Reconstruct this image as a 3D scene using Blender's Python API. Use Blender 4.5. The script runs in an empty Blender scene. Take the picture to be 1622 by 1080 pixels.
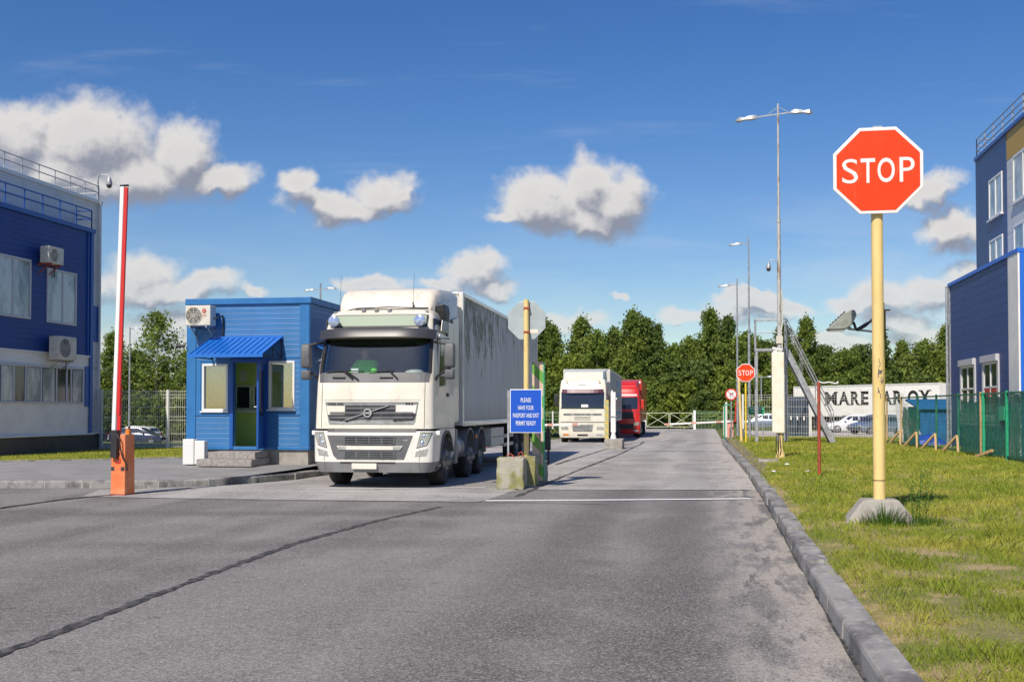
import bpy, math, random
import numpy as np
from mathutils import Vector, Matrix
random.seed(7)
R = math.radians
SC = bpy.context.scene
COL = SC.collection
# ------------------------------------------------------------------ camera
cam = bpy.data.objects.new('camera', bpy.data.cameras.new('camera'))
COL.objects.link(cam)
cam.location = (0, 0, 1.6)
cam.rotation_euler = (R(91.5), 0, R(9.855))
cam.data.sensor_width = 36
cam.data.lens = 38.84
cam.data.shift_y = 0.0389
cam.data.clip_end = 5000
SC.camera = cam
SC.view_settings.view_transform = 'Standard'
SC.view_settings.look = 'None'
SC.view_settings.exposure = 0.0
SC.view_settings.gamma = 1
# ------------------------------------------------------------------ sun
SUN_EL, SUN_AZ = R(46), R(15)      # azimuth: measured from straight behind the camera towards the left
sdir = Vector((-math.sin(SUN_AZ) * math.cos(SUN_EL), -math.cos(SUN_AZ) * math.cos(SUN_EL), math.sin(SUN_EL)))
sun = bpy.data.objects.new('sun', bpy.data.lights.new('sun', 'SUN'))
COL.objects.link(sun)
sun.data.energy = 4.9
sun.data.angle = R(0.53)
sun.data.color = (1, 0.91, 0.79)
sun.rotation_euler = sdir.to_track_quat('Z', 'Y').to_euler()
sun.location = (-10, -20, 40)


class NT:
    """small node-tree helper"""
    def __init__(s, t): s.t = t; s.n = t.nodes; s.l = t.links
    def node(s, kind, **kw):
        n = s.n.new(kind)
        for k, v in kw.items(): setattr(n, k, v)
        return n
    def put(s, sock, v):
        if v is None: return
        if isinstance(v, bpy.types.NodeSocket): s.l.new(v, sock)
        else: sock.default_value = v
    def m(s, op, a, b=None, c=None, clamp=False):
        n = s.node('ShaderNodeMath', operation=op, use_clamp=clamp)
        for i, v in enumerate((a, b, c)): s.put(n.inputs[i], v)
        return n.outputs[0]
    def v(s, op, a, b=None, out=0):
        n = s.node('ShaderNodeVectorMath', operation=op)
        s.put(n.inputs[0], a); s.put(n.inputs[1], b)
        return n.outputs[out]
    def noise(s, vec, scale, detail=3, rough=.55, dist=0, out=0):
        n = s.node('ShaderNodeTexNoise'); s.put(n.inputs['Vector'], vec)
        n.inputs['Scale'].default_value = scale; n.inputs['Detail'].default_value = detail
        n.inputs['Roughness'].default_value = rough; n.inputs['Distortion'].default_value = dist
        return n.outputs[out]
    def ramp(s, f, a, b, ca=0., cb=1., smooth=True):
        n = s.node('ShaderNodeMapRange'); n.interpolation_type = 'SMOOTHSTEP' if smooth else 'LINEAR'
        s.put(n.inputs[0], f)
        for i, v in zip((1, 2, 3, 4), (a, b, ca, cb)): s.put(n.inputs[i], v)
        return n.outputs[0]
    def mix(s, f, a, b, mode='MIX'):
        n = s.node('ShaderNodeMix', data_type='RGBA', blend_type=mode)
        s.put(n.inputs[0], f); s.put(n.inputs[6], a if not isinstance(a, tuple) else (*a[:3], 1))
        s.put(n.inputs[7], b if not isinstance(b, tuple) else (*b[:3], 1))
        return n.outputs[2]
    def comb(s, x, y, z=0.):
        n = s.node('ShaderNodeCombineXYZ')
        for i, q in enumerate((x, y, z)): s.put(n.inputs[i], q)
        return n.outputs[0]
    def sep(s, vec):
        n = s.node('ShaderNodeSeparateXYZ'); s.put(n.inputs[0], vec); return n.outputs
    def bump(s, h, strength=.3, dist=.01):
        n = s.node('ShaderNodeBump'); s.put(n.inputs['Height'], h)
        n.inputs['Strength'].default_value = strength; n.inputs['Distance'].default_value = dist
        return n.outputs[0]


# ------------------------------------------------------------------ world: sky with clouds, laid out on world directions
world = bpy.data.worlds.new('World'); SC.world = world; world.use_nodes = True
w = NT(world.node_tree); w.n.clear()
out = w.node('ShaderNodeOutputWorld'); bg = w.node('ShaderNodeBackground')
sky = w.node('ShaderNodeTexSky'); sky.sky_type = 'NISHITA'; sky.sun_disc = False
sky.sun_elevation = SUN_EL; sky.sun_rotation = R(195)
sky.air_density = 1.0; sky.dust_density = 0.5; sky.ozone_density = 2.2
SKY_K = 0.135
# blobs: (u, v, ru, rv) on the tangent plane of the northern sky, u to the right, v up
def cb(px, py, rx, ry): return ((px - 811) / 1750, (649 - py) / 1750, rx * 1.14 / 1750, ry * 1.12 / 1750)
BL = [cb(*q) for q in [(150, 290, 130, 34), (560, 318, 60, 26), (120, 225, 130, 75), (25, 215, 95, 65), (288, 240, 62, 62), (205, 275, 150, 48), (345, 272, 62, 30), (90, 270, 120, 60),
      (600, 300, 62, 34), (520, 322, 80, 30), (470, 298, 32, 34), (640, 298, 22, 14),
      (935, 288, 58, 52), (860, 318, 90, 44), (985, 315, 58, 50), (925, 340, 100, 34), (800, 335, 36, 18),
      (228, 430, 62, 44), (325, 440, 50, 24), (255, 455, 120, 28), (395, 458, 24, 14), (120, 455, 60, 30),
      (250, 515, 74, 34), (300, 540, 90, 40), (180, 560, 60, 40),
      (750, 430, 52, 30), (775, 455, 46, 22), (595, 449, 55, 16), (700, 450, 40, 16),
      (1488, 297, 46, 32), (1515, 355, 56, 34), (1440, 310, 40, 20),
      (1400, 468, 62, 34), (1480, 462, 58, 32), (1345, 482, 50, 22), (1420, 508, 60, 24), (1190, 492, 90, 26), (1250, 490, 50, 18), (1540, 440, 60, 30),
      (1180, 470, 60, 12), (985, 463, 20, 8), (905, 512, 60, 22), (1120, 505, 60, 16), (1470, 535, 80, 24), (1310, 545, 90, 22)]]
gt = bpy.data.node_groups.new('cloud_density', 'ShaderNodeTree')
gt.interface.new_socket('Vector', in_out='INPUT', socket_type='NodeSocketVector')
gt.interface.new_socket('Density', in_out='OUTPUT', socket_type='NodeSocketFloat')
g = NT(gt); gi = g.node('NodeGroupInput'); go = g.node('NodeGroupOutput')
p0 = gi.outputs[0]
warp = g.v('SCALE', g.v('SUBTRACT', g.noise(p0, 16, 4, .6, out=1), (.5, .5, .5)), None); warp.node.inputs[3].default_value = .055
p1 = g.v('ADD', p0, warp)
acc = None
for (u, v_, ru, rv) in BL:
    d = g.v('MULTIPLY', g.v('SUBTRACT', p1, (u, v_, 0)), (1 / ru, 1 / rv, 0))
    q = g.m('SUBTRACT', 1.0, g.v('LENGTH', d, out=1))
    acc = q if acc is None else g.m('MAXIMUM', acc, q)
n1 = g.noise(p0, 17, 8, .60); n2 = g.noise(p0, 7, 2, .5)
den = g.m('ADD', acc, g.m('MULTIPLY', g.m('SUBTRACT', n1, .5), 1.3))
den = g.m('ADD', den, g.m('MULTIPLY', g.m('SUBTRACT', n2, .5), .3))
g.put(go.inputs[0], den)
tc = w.node('ShaderNodeTexCoord'); dr = tc.outputs['Generated']
cth, sth = math.cos(R(9.855)), math.sin(R(9.855))
fwd = w.v('DOT_PRODUCT', dr, (-sth, cth, 0), out=1); rgt = w.v('DOT_PRODUCT', dr, (cth, sth, 0), out=1)
fm = w.m('MAXIMUM', fwd, .05); up = w.sep(dr)[2]
P = w.comb(w.m('DIVIDE', rgt, fm), w.m('DIVIDE', up, fm), 0.)
def cg(vec):
    n = w.node('ShaderNodeGroup'); n.node_tree = gt; w.put(n.inputs[0], vec); return n.outputs[0]
d0 = cg(P); d1 = cg(w.v('ADD', P, (-.006, .017, 0)))
alpha = w.ramp(d0, -.10, .50)
light = w.ramp(w.m('SUBTRACT', d0, d1), -.36, .34)
thick = w.ramp(d0, .1, 1.0)
cirr = w.noise(w.v('MULTIPLY', P, (2.2, 9, 1)), 2.0, 5, .6, .6)
uu = w.sep(P)[0]; vv = w.sep(P)[1]
cm = w.m('MULTIPLY', w.ramp(cirr, .42, .75), w.m('MULTIPLY', w.ramp(vv, .24, .04), w.ramp(uu, -.25, .3, .35, .9)))
wisp = w.m('MULTIPLY', w.ramp(w.noise(w.v('MULTIPLY', P, (1.5, 12, 1)), 2.6, 4, .6, .3), .56, .8), .22)
veil = w.m('MAXIMUM', cm, wisp)
skyc = w.v('SCALE', sky.outputs[0], None); skyc.node.inputs[3].default_value = 1.0
# the photograph's deeper blue high up: real sky, less dust; saturate gently
hs = w.node('ShaderNodeHueSaturation'); hs.inputs['Saturation'].default_value = 1.36; hs.inputs['Value'].default_value = .80; hs.inputs['Hue'].default_value = .513; w.put(hs.inputs['Color'], skyc)
skyc = hs.outputs[0]
K = 1 / SKY_K
def kc(r, g_, b): return (r * K, g_ * K, b * K, 1)
shade = w.mix(light, kc(.27, .29, .36), kc(.80, .77, .74))
shade = w.mix(w.m('MULTIPLY', thick, .18), shade, kc(.36, .37, .42))
s1 = w.mix(w.m('MULTIPLY', veil, .62), skyc, kc(.70, .76, .84))
s2 = w.mix(w.m('MULTIPLY', w.m('MULTIPLY', alpha, w.ramp(vv, .05, .16, .72, .96)), w.ramp(fwd, .05, .25)), s1, shade)
w.put(bg.inputs[0], s2); bg.inputs[1].default_value = SKY_K
w.l.new(bg.outputs[0], out.inputs[0])
world.cycles.sampling_method = 'MANUAL'; world.cycles.sample_map_resolution = 512

# ------------------------------------------------------------------ terrain height
def sm(t): t = max(0., min(1., t)); return t * t * (3 - 2 * t)
def zroad(x, y): return -.3 * sm((y - 45) / 32)
def zverge(x, y): return .14 - .30 * sm((y - 60) / 25)
def zisl(x, y): return .14 + .11 * sm((y - 22) / 4) - 1.45 * sm((y - 41) / 34)
def zg(x, y):
    if x < -9: return zisl(x, y)
    if x > 1.1: return zverge(x, y)
    return zroad(x, y)

# ------------------------------------------------------------------ materials
MATS = {}
def mat(name, col, rough=.6, metal=0, col2=None, vs=4, stretch=(1, 1, 1), lo=.4, hi=.65, bump=0, bs=60, coat=0, spec=None, dirt=None, trans=0):
    if name in MATS: return MATS[name]
    m = bpy.data.materials.new(name); m.use_nodes = True; t = NT(m.node_tree)
    b = t.n['Principled BSDF']; MATS[name] = m
    b.inputs['Roughness'].default_value = rough; b.inputs['Metallic'].default_value = metal
    b.inputs['Coat Weight'].default_value = coat; b.inputs['Coat Roughness'].default_value = .06
    if spec is not None: b.inputs['Specular IOR Level'].default_value = spec
    tc = t.node('ShaderNodeTexCoord').outputs['Object']
    c = (*col[:3], 1)
    if col2:
        f = t.ramp(t.noise(t.v('MULTIPLY', tc, stretch), vs, 5, .6), lo, hi)
        c = t.mix(f, col, col2)
    if dirt:   # (colour, scale, amount)
        f = t.m('MULTIPLY', t.ramp(t.noise(t.v('MULTIPLY', tc, (1, 1, .35)), dirt[1], 7, .68), .5, .75), dirt[2])
        c = t.mix(f, c, dirt[0])
    t.put(b.inputs['Base Color'], c)
    if bump: t.put(b.inputs['Normal'], t.bump(t.noise(tc, bs, 4, .6), bump, .01))
    return m
def new_mat(name):
    m = bpy.data.materials.new(name); m.use_nodes = True; MATS[name] = m
    t = NT(m.node_tree); return m, t, t.n['Principled BSDF'], t.node('ShaderNodeTexCoord').outputs['Object']

M_white = mat('white_paint', (.72, .71, .67), .45, col2=(.62, .6, .55), vs=1.5, dirt=((.3, .26, .2), 5, .25))
M_cream = mat('cream_cab_paint', (.80, .75, .64), .35, coat=.35, col2=(.74, .68, .56), vs=1.1, dirt=((.40, .34, .26), 6, .42))
M_cabwhite = mat('white_cab_paint', (.78, .76, .70), .3, coat=.5, col2=(.7, .67, .6), vs=1.3, dirt=((.4, .34, .26), 4, .2))
M_dafcream = mat('pale_cab_paint', (.76, .73, .60), .35, coat=.4, col2=(.68, .65, .53), vs=1.3, dirt=((.3, .27, .2), 4, .2))
M_red = mat('red_cab_paint', (.62, .025, .02), .35, coat=.4, col2=(.5, .02, .018), vs=1.5)
M_grey = mat('grey_plastic', (.13, .135, .14), .55, col2=(.1, .1, .105), vs=4, bump=.1, bs=300)
M_bumper = mat('grey_bumper_plastic', (.24, .245, .25), .5, col2=(.19, .19, .19), vs=3, bump=.08, bs=300, dirt=((.3, .27, .22), 5, .3))
M_dark = mat('black_plastic', (.022, .022, .025), .5, col2=(.04, .04, .042), vs=5)
M_visor = mat('smoked_visor', (.045, .046, .052), .38)
M_rubber = mat('tyre_rubber', (.022, .021, .02), .85, col2=(.06, .055, .05), vs=4, bump=.3, bs=80)
M_rim = mat('steel_rim', (.32, .31, .29), .45, .6, col2=(.16, .13, .1), vs=8)
M_chassis = mat('dark_chassis', (.035, .033, .032), .75, col2=(.07, .06, .05), vs=5)
M_alu = mat('grey_aluminium', (.42, .42, .41), .45, .5, col2=(.3, .29, .27), vs=4)
M_galv = mat('galvanised_steel', (.42, .44, .46), .5, .45, col2=(.3, .31, .32), vs=6)
M_galvrust = mat('weathered_galvanised_steel', (.5, .5, .48), .6, .2, col2=(.22, .13, .07), vs=3, stretch=(3, 3, .7), lo=.5, hi=.68)
M_concrete = mat('concrete', (.36, .34, .30), .9, col2=(.27, .25, .22), vs=4, bump=.5, bs=40)
M_mossy = mat('mossy_concrete', (.40, .38, .31), .95, col2=(.27, .26, .10), vs=2.6, lo=.42, hi=.6, bump=1.0, bs=28, dirt=((.12, .11, .09), 9, .6))
M_kerb = mat('kerb_stone', (.29, .28, .265), .9, col2=(.13, .125, .12), vs=2.5, stretch=(1.5, .7, 1.5), bump=.35, bs=60, dirt=((.50, .48, .43), 9, .95))
M_mortar = mat('pale_mortar', (.55, .53, .49), .95)
M_granite = mat('granite_steps', (.34, .31, .29), .7, col2=(.22, .2, .19), vs=14, bump=.15, bs=60)
M_yellow = mat('cream_yellow_paint', (.84, .63, .26), .5, col2=(.76, .56, .22), vs=3, stretch=(1, 1, .4), dirt=((.25, .14, .06), 8, .35))
M_yellow2 = mat('bright_yellow_paint', (.82, .60, .04), .5, col2=(.74, .52, .04), vs=3, dirt=((.25, .14, .06), 8, .2))
M_orange = mat('orange_cabinet_paint', (.74, .19, .06), .5, col2=(.76, .30, .15), vs=1.4, stretch=(1, 1, 1.5), dirt=((.45, .25, .15), 6, .3))
M_pink = mat('faded_orange_paint', (.66, .30, .22), .6, col2=(.6, .34, .28), vs=2)
M_armred = mat('red_edging', (.62, .03, .025), .45)
M_signred = mat('sign_red', (.86, .050, .006), .55, col2=(.80, .055, .008), vs=3, lo=.35, hi=.7, spec=.25, dirt=((.95, .25, .12), 6, .3))
M_signwhite = mat('sign_white', (.78, .78, .76), .4)
M_signback = mat('sign_back_zinc', (.44, .50, .50), .45, .25, col2=(.38, .43, .44), vs=3)
M_signblue = mat('sign_blue', (.006, .085, .52), .4)
M_greensign = mat('sign_green', (.01, .32, .15), .4)
M_blue = None
M_glassdark = mat('dark_window_glass', (.02, .028, .045), .05, spec=.6, coat=.2)
M_blindrefl = mat('window_blind_reflection', (.50, .54, .53), .35, col2=(.13, .17, .19), vs=1.0, stretch=(1, 1.4, .7), coat=.9, lo=.38, hi=.62)  # blinds and panes; darker areas put reflections in the panes into the colour
M_pvc = mat('white_window_frame', (.74, .74, .72), .35)
M_pvcgrey = mat('pale_window_frame', (.52, .52, .54), .4)
M_greenwall = mat('green_interior_wall', (.62, .80, .28), .8, col2=(.56, .74, .25), vs=2)
M_acwhite = mat('cream_unit_casing', (.66, .63, .55), .45, col2=(.56, .52, .42), vs=4)
M_wood = mat('raw_timber', (.52, .36, .17), .8, col2=(.4, .25, .11), vs=4, stretch=(4, 4, .6))
M_greenpost = mat('dark_green_paint', (.012, .13, .075), .5, col2=(.02, .17, .10), vs=4)
M_greenbright = mat('mid_green_paint', (.02, .34, .17), .5)
M_fence = mat('white_fence_wire', (.66, .66, .62), .5)
M_fencegreen = mat('green_fence_wire', (.22, .34, .18), .6)
M_rust = mat('rusty_red_paint', (.42, .055, .03), .7, col2=(.22, .07, .035), vs=10)
M_mark = mat('road_marking', (.80, .80, .78), .8, col2=(.48, .47, .44), vs=5, lo=.54, hi=.74)
M_seal = mat('bitumen_seal', (.030, .029, .028), .8, col2=(.12, .113, .105), vs=11, lo=.42, hi=.62, bump=.6, bs=60)
M_hiviz = mat('green_jacket', (.25, .95, .10), .8, col2=(.15, .8, .06), vs=14)
M_skin = mat('skin', (.42, .24, .16), .6)
M_hair = mat('dark_hair', (.03, .02, .015), .8)
M_jeans = mat('dark_trousers', (.03, .035, .05), .9)
M_lamp = mat('luminaire_glass', (.62, .66, .68), .2, coat=.6)
M_head = mat('headlight_reflector', (.55, .56, .54), .12, .6, col2=(.8, .8, .78), vs=18, coat=1)
M_spot = mat('spot_lamp_lens', (.34, .44, .66), .1, .5, col2=(.65, .72, .85), vs=14, coat=1)
M_orangelens = mat('amber_lens', (.75, .22, .02), .25)
M_redlens = mat('red_lens', (.5, .02, .015), .25)
M_bluetarp = mat('blue_shed_sheet', (.012, .13, .34), .6, col2=(.01, .085, .24), vs=2, stretch=(4, 4, 1))
M_tarp = mat('deep_blue_tarpaulin', (.01, .06, .42), .45, col2=(.01, .035, .25), vs=6, bump=1, bs=12)
M_bark = mat('tree_bark', (.10, .08, .06), .9, col2=(.3, .29, .27), vs=6, stretch=(1, 1, 2.5))
M_carwhite = mat('white_car_paint', (.72, .73, .74), .25, coat=1)
M_cargrey = mat('silver_blue_car_paint', (.20, .25, .31), .3, .4, coat=1)
M_cardark = mat('dark_blue_car_paint', (.02, .03, .06), .25, .2, coat=1)
M_box = mat('container_paint', (.88, .86, .80), .5, col2=(.82, .79, .72), vs=1, dirt=((.3, .22, .15), 3, .25))
M_hoard = mat('blue_grey_steel_sheet', (.065, .10, .14), .7, 0, col2=(.045, .07, .10), vs=2)
M_black = mat('black_lettering', (.02, .018, .016), .6)
M_plinth = mat('dark_plinth_tile', (.075, .07, .062), .7, col2=(.055, .05, .045), vs=2)

def siding(name, col, pitch, axis='z', depth=.5, rough=.4, col2=None, dark=.45, coat=.2, vert=0, grime=.12):
    m, t, b, tc = new_mat(name)
    s = t.sep(tc); z = s[2] if axis == 'z' else s[1]
    f = t.m('FRACT', t.m('DIVIDE', z, pitch))
    e = t.m('MINIMUM', f, t.m('SUBTRACT', 1, f))           # 0 on the joint
    groove = t.ramp(e, .0, .09)
    mid = t.m('MULTIPLY', t.ramp(t.m('ABSOLUTE', t.m('SUBTRACT', e, .28)), .0, .04), .35)
    h = t.m('ADD', groove, mid)
    if vert:
        fy = t.m('FRACT', t.m('DIVIDE', s[1], vert)); ey = t.m('MINIMUM', fy, t.m('SUBTRACT', 1, fy))
        h = t.m('MULTIPLY', h, t.ramp(ey, 0, .012, .2, 1))
    big = t.noise(tc, 1.3, 4, .6)
    c = t.mix(t.ramp(big, .35, .7), col, col2 or tuple(q * .86 for q in col))
    c = t.mix(t.ramp(h, .15, 1.0, dark, 0), c, tuple(q * .45 for q in col))
    fn = t.m('MULTIPLY', t.ramp(t.noise(t.v('MULTIPLY', tc, (3, 3, .5)), 4, 6, .7), .52, .8), grime)
    c = t.mix(fn, c, (.3, .3, .3))
    drip = t.m('MULTIPLY', t.ramp(t.noise(t.v('MULTIPLY', tc, (7, 7, .25)), 2.2, 5, .7), .56, .74), .16)
    c = t.mix(drip, c, (.09, .09, .10))
    t.put(b.inputs['Base Color'], c); b.inputs['Roughness'].default_value = rough
    b.inputs['Coat Weight'].default_value = coat; b.inputs['Coat Roughness'].default_value = .12
    t.put(b.inputs['Normal'], t.bump(t.m('ADD', h, t.m('MULTIPLY', big, .6)), depth, .012))
    return m
M_bluewall = siding('light_blue_siding', (.035, .175, .42), .13, coat=.1)
M_bluetrim = mat('light_blue_trim', (.03, .17, .42), .4, col2=(.025, .145, .37), vs=2)
M_roofblue = mat('bright_blue_roofing', (.015, .15, .55), .35, coat=.2)
M_navy = siding('navy_siding', (.004, .046, .245), .16, rough=.5, coat=.0, grime=.03)
M_navy2 = siding('slate_blue_siding', (.015, .050, .20), .31, rough=.5, coat=.0, dark=.7, grime=.06)
M_navytrim = mat('royal_blue_trim', (.012, .09, .36), .4)
M_tower = siding('tower_blue_panel', (.013, .052, .19), 1.15, rough=.45, coat=.03, vert=2.2, grime=.05)
M_wallgrey = siding('pale_grey_panel', (.66, .66, .67), 1.0, rough=.5, coat=.05, dark=.4)
M_wallwhite = mat('white_panel', (.82, .80, .76), .5, col2=(.74, .72, .69), vs=1.5)
M_ochre = mat('ochre_panel', (.48, .30, .07), .6)
M_brightblue = mat('bright_blue_trim_lit_panel', (.012, .13, .62), .45)  # roof edge blue; on the wing front it carries painted sunlight

# glass one can see through: clear film plus mirror reflection
def thin_glass(name, tint, base=.06):
    m = bpy.data.materials.new(name); m.use_nodes = True; t = NT(m.node_tree); t.n.clear(); MATS[name] = m
    o = t.node('ShaderNodeOutputMaterial'); tr = t.node('ShaderNodeBsdfTransparent'); gl = t.node('ShaderNodeBsdfGlossy')
    tr.inputs[0].default_value = (*tint, 1); gl.inputs['Roughness'].default_value = .035
    lw = t.node('ShaderNodeFresnel'); lw.inputs['IOR'].default_value = 1.5
    mx = t.node('ShaderNodeMixShader'); t.put(mx.inputs[0], t.m('ADD', t.m('MULTIPLY', lw.outputs[0], 1.2), base, clamp=True))
    t.l.new(tr.outputs[0], mx.inputs[1]); t.l.new(gl.outputs[0], mx.inputs[2]); t.l.new(mx.outputs[0], o.inputs[0])
    return m
M_glass = thin_glass('clear_window_glass', (.88, .92, .92), .26)
M_screen = thin_glass('windscreen_glass', (.86, .92, .90), .04)

# asphalt
def asphalt(name, c1, c2, light=False):
    m, t, b, tc = new_mat(name)
    s = t.sep(tc)
    streak = t.noise(t.v('MULTIPLY', t.v('ADD', tc, t.v('MULTIPLY', t.noise(tc, .12, 2, out=1), (2.2, 2, 0))), (.75, .045, 1)), 1.0, 3, .5)
    blot = t.noise(tc, .55, 5, .62)
    c = t.mix(t.ramp(streak, .40, .60), tuple(q * .62 for q in c1), c2)
    c = t.mix(t.m('MULTIPLY', t.ramp(blot, .40, .66), .62), c, tuple(q * 1.4 for q in c2))
    # darker, polished wheel tracks running up the right lane
    tr = None
    for cx, wd, a in ((.05, .75, .75), (-1.35, .8, .65), (-5.6, .45, .4), (-7.6, .45, .4)):
        q = t.m('SUBTRACT', t.m('ADD', s[0], t.m('MULTIPLY', t.m('SUBTRACT', t.noise(tc, .25, 2), .5), .8)), cx - .35)
        q = t.m('MULTIPLY', t.ramp(t.m('ABSOLUTE', q), 0, wd, 1, 0), a)
        tr = q if tr is None else t.m('MAXIMUM', tr, q)
    c = t.mix(t.m('MULTIPLY', tr, .95 if not light else .4), c, tuple(q * .38 for q in c1))
    if not light:
        arc = t.m('SUBTRACT', s[1], t.m('ADD', 15.6, t.m('MULTIPLY', t.m('ADD', s[0], 10), .20)))
        arc = t.m('ADD', arc, t.m('MULTIPLY', t.m('SUBTRACT', t.noise(tc, .35, 3), .5), 1.6))
        aw_ = t.m('MULTIPLY', t.m('MAXIMUM', t.ramp(t.m('ABSOLUTE', arc), .0, .75, .75, 0), t.ramp(t.m('ABSOLUTE', t.m('ADD', arc, 4.2)), .0, .8, .5, 0)), t.ramp(s[0], -1.5, -4.5))
        c = t.mix(aw_, c, tuple(q * .45 for q in c1))
        st_ = t.m('MULTIPLY', t.ramp(t.noise(t.v('MULTIPLY', tc, (5, .8, 1)), 1.5, 5, .65), .54, .62), t.m('MULTIPLY', t.ramp(t.m('ABSOLUTE', t.m('SUBTRACT', s[0], .52)), .12, .34, 1, 0), t.ramp(s[1], 17, 13)))
    # pale dust swept against the kerb
    dn = t.noise(t.v('MULTIPLY', tc, (1.6, .5, 1)), 1.6, 6, .66)
    dust = t.m('MULTIPLY', t.ramp(t.m('ADD', s[0], t.m('MULTIPLY', t.m('SUBTRACT', dn, .5), 1.1)), -.1, .75), t.ramp(t.noise(t.v('MULTIPLY', tc, (1.5, .35, 1)), 2.3, 4, .6), .40, .54))
    c = t.mix(t.m('MULTIPLY', dust, .85), c, (.50, .45, .38))
    if not light: c = t.mix(t.m('MULTIPLY', st_, .85), c, (.06, .056, .052))
    # oil drips
    spots = t.ramp(t.noise(t.v('MULTIPLY', tc, (1.1, 1.6, 1)), 4.2, 2, .5), .675, .70)
    c = t.mix(t.m('MULTIPLY', spots, .65), c, (.03, .03, .03))
    # aggregate
    ag = t.node('ShaderNodeTexVoronoi'); ag.inputs['Scale'].default_value = 85; t.put(ag.inputs['Vector'], tc)
    sp = t.sep(ag.outputs['Color'])[0]
    ag2 = t.node('ShaderNodeTexVoronoi'); ag2.inputs['Scale'].default_value = 26; t.put(ag2.inputs['Vector'], tc)
    sp2 = t.sep(ag2.outputs['Color'])[1]
    c = t.mix(t.ramp(sp, .5, 1.0, 0, .6), c, tuple(min(1, q * 2.4) for q in c2))
    c = t.mix(t.ramp(sp, .38, .0, 0, .6), c, tuple(q * .35 for q in c1))
    dot = t.m('MULTIPLY', t.ramp(sp2, .93, .97), t.ramp(ag2.outputs['Distance'], .30, .16))
    c = t.mix(t.m('MULTIPLY', dot, .55), c, (.5, .48, .44))
    fine = t.noise(tc, 170, 3, .75)
    c = t.mix(t.ramp(fine, .35, .7, .0, .3), c, tuple(q * 1.9 for q in c2))
    c = t.mix(t.ramp(t.noise(tc, 18, 5, .75), .3, .7, .25, 0), c, tuple(q * .4 for q in c1))
    t.put(b.inputs['Base Color'], c); b.inputs['Roughness'].default_value = .88
    b.inputs['Specular IOR Level'].default_value = .3
    h = t.m('ADD', t.m('MULTIPLY', ag.outputs['Distance'], 1.0), t.m('MULTIPLY', fine, .8))
    t.put(b.inputs['Normal'], t.bump(h, .55, .006))
    return m
M_asphalt = asphalt('asphalt', (.150, .141, .131), (.205, .193, .180))
M_asphalt2 = asphalt('old_pale_asphalt', (.27, .255, .238), (.35, .333, .31), True)
# paving blocks
def paving():
    m, t, b, tc = new_mat('concrete_block_paving')
    br = t.node('ShaderNodeTexBrick'); t.put(br.inputs['Vector'], tc)
    br.inputs['Scale'].default_value = 1; br.inputs['Brick Width'].default_value = .21; br.inputs['Row Height'].default_value = .11
    br.inputs['Mortar Size'].default_value = .008
    br.inputs['Color1'].default_value = (.285, .278, .268, 1); br.inputs['Color2'].default_value = (.235, .23, .222, 1); br.inputs['Mortar'].default_value = (.1, .1, .095, 1)
    c = t.mix(t.ramp(t.noise(tc, 1.1, 4), .35, .65, 0, .45), br.outputs[0], (.32, .31, .30))
    t.put(b.inputs['Base Color'], c); b.inputs['Roughness'].default_value = .9
    t.put(b.inputs['Normal'], t.bump(br.outputs['Fac'], -.4, .006))
    return m
M_paving = paving()
def soil_mat(name, a, b_, c_, sc=.8, lo=.56, hi=.68):
    m, t, b, tc = new_mat(name)
    c = t.mix(t.ramp(t.noise(tc, sc, 5, .6), .35, .62), a, b_)
    c = t.mix(t.ramp(t.noise(tc, sc * 1.7, 6, .65), lo, hi), c, c_)
    c = t.mix(t.ramp(t.noise(tc, 30, 4, .7), .3, .75, 0, .6), c, tuple(q * .5 for q in a))
    t.put(b.inputs['Base Color'], c); b.inputs['Roughness'].default_value = .95
    t.put(b.inputs['Normal'], t.bump(t.noise(tc, 24, 6, .7), .9, .03)); return m
M_turf = soil_mat('turf_soil', (.22, .23, .06), (.34, .29, .12), (.52, .38, .20), 1.1, .46, .56)
M_field = soil_mat('rough_field', (.09, .13, .025), (.16, .19, .045), (.2, .19, .09), .15)
M_dirt = soil_mat('bare_soil', (.20, .16, .11), (.30, .24, .16), (.36, .29, .19), 2.0)

def leaf_mat(name, dark, mid, lite):
    m, t, b, tc = new_mat(name)
    gm = t.node('ShaderNodeNewGeometry'); rnd = gm.outputs['Random Per Island']
    oi = t.node('ShaderNodeObjectInfo').outputs['Random']
    n = t.noise(tc, .7, 3, .6)
    c = t.mix(rnd, dark, mid)
    c = t.mix(t.ramp(n, .4, .66, 0, .8), c, lite)
    c = t.mix(t.m('MULTIPLY', oi, .35), c, lite)
    tr = t.node('ShaderNodeBsdfTranslucent'); t.put(tr.inputs[0], t.mix(.5, c, lite))
    t.put(b.inputs['Base Color'], c); b.inputs['Roughness'].default_value = .6; b.inputs['Specular IOR Level'].default_value = .25
    mx = t.node('ShaderNodeMixShader'); mx.inputs[0].default_value = .38
    t.l.new(b.outputs[0], mx.inputs[1]); t.l.new(tr.outputs[0], mx.inputs[2]); t.l.new(mx.outputs[0], t.n['Material Output'].inputs[0])
    return m
M_leaf = leaf_mat('birch_leaves', (.085, .145, .028), (.16, .23, .042), (.27, .34, .065))
M_leafdark = leaf_mat('dark_leaves', (.06, .105, .03), (.11, .165, .04), (.19, .25, .06))
M_leaflight = leaf_mat('light_leaves', (.11, .16, .022), (.19, .25, .035), (.3, .36, .06))
M_grass = leaf_mat('grass_blades', (.13, .235, .015), (.27, .38, .03), (.52, .49, .09))
M_grassdark = leaf_mat('tuft_blades', (.04, .10, .015), (.08, .17, .025), (.12, .22, .03))
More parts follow.
